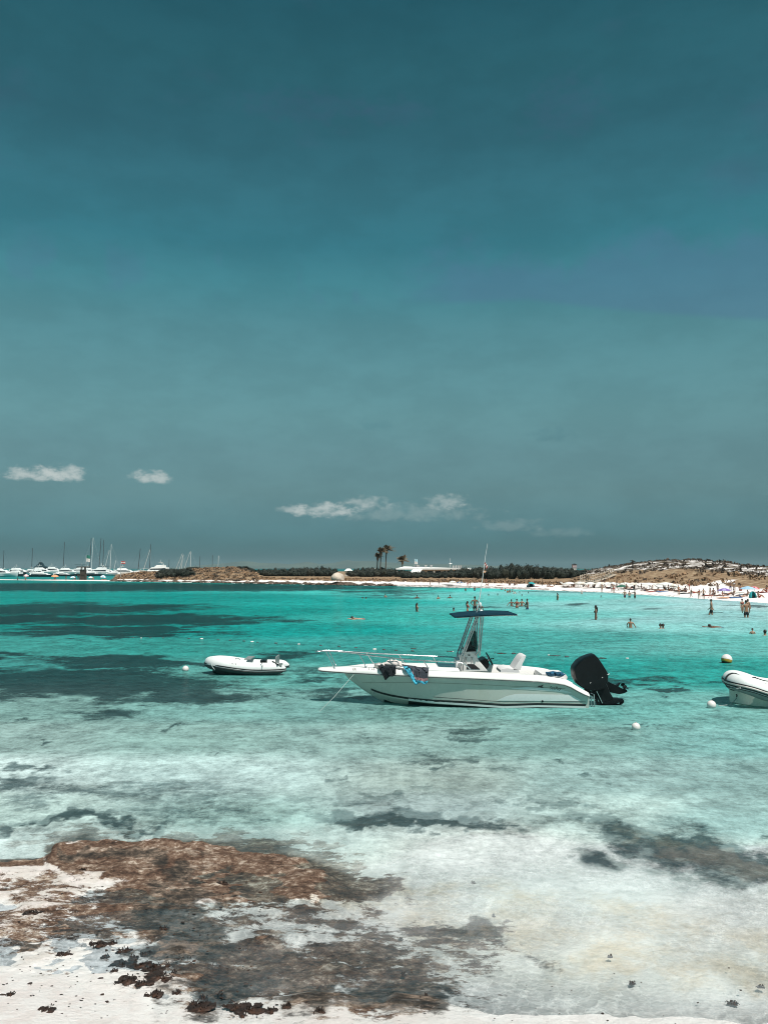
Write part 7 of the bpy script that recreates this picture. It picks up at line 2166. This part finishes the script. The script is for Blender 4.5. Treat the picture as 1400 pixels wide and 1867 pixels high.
# ------------------------------------------------------------------ stranded seaweed in the foreground
WR = mat('stranded_seaweed', (.028, .014, .009), .6, vary=.5, scale=9, bump=.02, grime=((.14, .05, .02), .5))
WD = [(206, 1721, 20, 'dark seaweed scrap at the upper left of the clump field'), (182, 1722, 30, 'flat seaweed patch left of the clump field'), (225, 1732, 26, 'seaweed strip second from the top of the clump field'), (268, 1736, 24, 'glossy dark seaweed lump at the top right of the clump field'),
      (192, 1741, 18, 'small seaweed bit at the left edge of the clump field'), (247, 1743, 20, 'thin seaweed strip below the glossy lump'), (222, 1756, 44, 'large dark seaweed mound in the middle of the clump field'), (256, 1759, 34, 'seaweed mound right of the large one'),
      (284, 1762, 24, 'seaweed lump at the right edge, upper row'), (306, 1760, 12, 'small round seaweed ball, rightmost upper'), (280, 1771, 38, 'long dark seaweed heap in the lower clump field'), (316, 1774, 14, 'small round seaweed ball, rightmost lower'),
      (212, 1772, 16, 'small seaweed bit left of the long heap'), (234, 1794, 40, 'large seaweed mound at the lower left of the clump field'), (262, 1798, 34, 'seaweed mound joined right of the lower left one'), (290, 1786, 52, 'brown translucent seaweed mass in the lower right of the field'),
      (282, 1814, 32, 'seaweed strip on the wet margin below the mounds'), (324, 1812, 16, 'round dark lump on the wet margin'), (370, 1816, 20, 'dark lump in the wet margin right of the round one'), (402, 1813, 18, 'dark lump farthest right in the wet margin'),
      (365, 1844, 44, 'reddish seaweed heap on the white sand, left of centre'), (360, 1835, 26, 'small seaweed heap behind the reddish one'), (432, 1845, 30, 'seaweed heap on the white sand, left half of the long one'), (458, 1849, 46, 'longest seaweed heap on the white sand'),
      (495, 1854, 22, 'thin seaweed tail right of the longest heap'), (522, 1844, 22, 'small brown seaweed clump alone on the white sand'), (583, 1857, 22, 'brown seaweed clump right of centre on the white sand'), (442, 1863, 14, 'tiny seaweed bit at the bottom edge'),
      (412, 1843, 9, 'tiny seaweed crumb left of the longest heap'), (120, 1742, 24, 'small flat dark seaweed on the pale wet rock at left'), (152, 1595, 12, 'small dark stone on the pale rock at upper left'), (406, 1613, 20, 'dark stone on the brown shelf top right'),
      (298, 1692, 22, 'dark flat stone in the middle of the rock shelf'), (60, 1672, 30, 'dark drift twig cluster at left'), (84, 1864, 26, 'brown wrack at the bottom left edge'), (20, 1828, 18, 'brown wrack specks at far left'),
      (730, 1700, 13, 'lone dark seaweed ball in the tan shallows'), (901, 1656, 13, 'small dark scrap in the clear shallows'), (1112, 1741, 16, 'dark scrap on the tan bottom right of centre'), (1152, 1790, 20, 'dark scrap lower right of centre'),
      (1385, 1796, 22, 'reddish brown seaweed piece at the right edge'), (1335, 1826, 34, 'flat brown seaweed smear near the lower right corner'), (735, 1775, 18, 'dark scrap by the dark shelf edge'), (862, 1597, 16, 'small dark scrap floating left of the long weed streak'), (777, 1813, 10, 'small round dark stone at the dark shelf edge')]
rnd = random.Random(12)
for k, (u, v, w, lab) in enumerate(WD):
    p = gp(u, v)
    z = max(gz(p.x, p.y), -.02 if v > 1700 else -.1)
    ww = w * (p.y ** 2 + CAM_Z ** 2) ** .5 / FPX / 2 * (.8 if u < 600 else .36)
    g = G()
    n = max(3, int(w / 3.2))
    for j in range(n):
        x_ = rnd.uniform(-1, 1) * ww; y_ = rnd.uniform(-.5, .5) * ww * 1.2
        r_ = ww * rnd.uniform(.14, .34) + .006
        g.blob((x_, y_, r_ * .12), (r_ * 1.2, r_ * 1.3, r_ * rnd.uniform(.2, .4)), k * 31 + j, .38, 2)
    for j in range(n * 2):
        x_ = rnd.gauss(0, .4) * ww; y_ = rnd.gauss(0, .35) * ww
        a = rnd.uniform(0, 6.28); l_ = rnd.uniform(.01, .03)
        g.tube([(x_, y_, .004), (x_ + math.cos(a) * l_ * .5, y_ + math.sin(a) * l_ * .5, rnd.uniform(.008, .03)), (x_ + math.cos(a + .4) * l_, y_ + math.sin(a + .4) * l_, .004)], [.004, .005, .002], 4)
    st_ = 'stone' in lab
    tag(g.mk('stone' if st_ else 'seaweed_clump', WR, None, 60, loc=Vector((p.x, p.y, z))), lab, 'stone' if st_ else 'seaweed')
# crumbs of wrack and shell strewn over the shelf and sand
g = G()
for i in range(1000):
    u, v = rnd.uniform(-40, 1440), rnd.uniform(1590, 1875)
    if rnd.random() > (1.0 if u < 480 else .12): continue
    p = gp(u, v); z = gz(p.x, p.y)
    if z < -.06: continue
    r_ = rnd.uniform(.003, .008) * (1 if rnd.random() < .92 else 2)
    g.blob((p.x, p.y, max(z, 0) + r_ * .2), (r_ * rnd.uniform(1, 2.4), r_ * rnd.uniform(1, 1.8), r_ * .5), i, .3, 1)
tag(g.mk('wrack_crumbs', WR, None, 0), 'tiny dark crumbs of wrack strewn over the wet shelf and sand', 'wrack', kind='stuff')

# ------------------------------------------------------------------ the air: even haze that fades the far hills
g = G().box((0, 0, 52), (29500, 29500, 112))
hz = g.mk('haze', [], None, 0)
hz['kind'] = 'stuff'
hz['label'] = 'thin even sea haze that fades the far hills'
hm = bpy.data.materials.new('sea_haze'); hm.use_nodes = True
T = NT(hm.node_tree)
T.n('ShaderNodeOutputMaterial', None, Volume=T.n('ShaderNodeVolumePrincipled', None, Color=(.42, .60, .64), Density=.00012, Anisotropy=0.0))
hz.data.materials.append(hm)
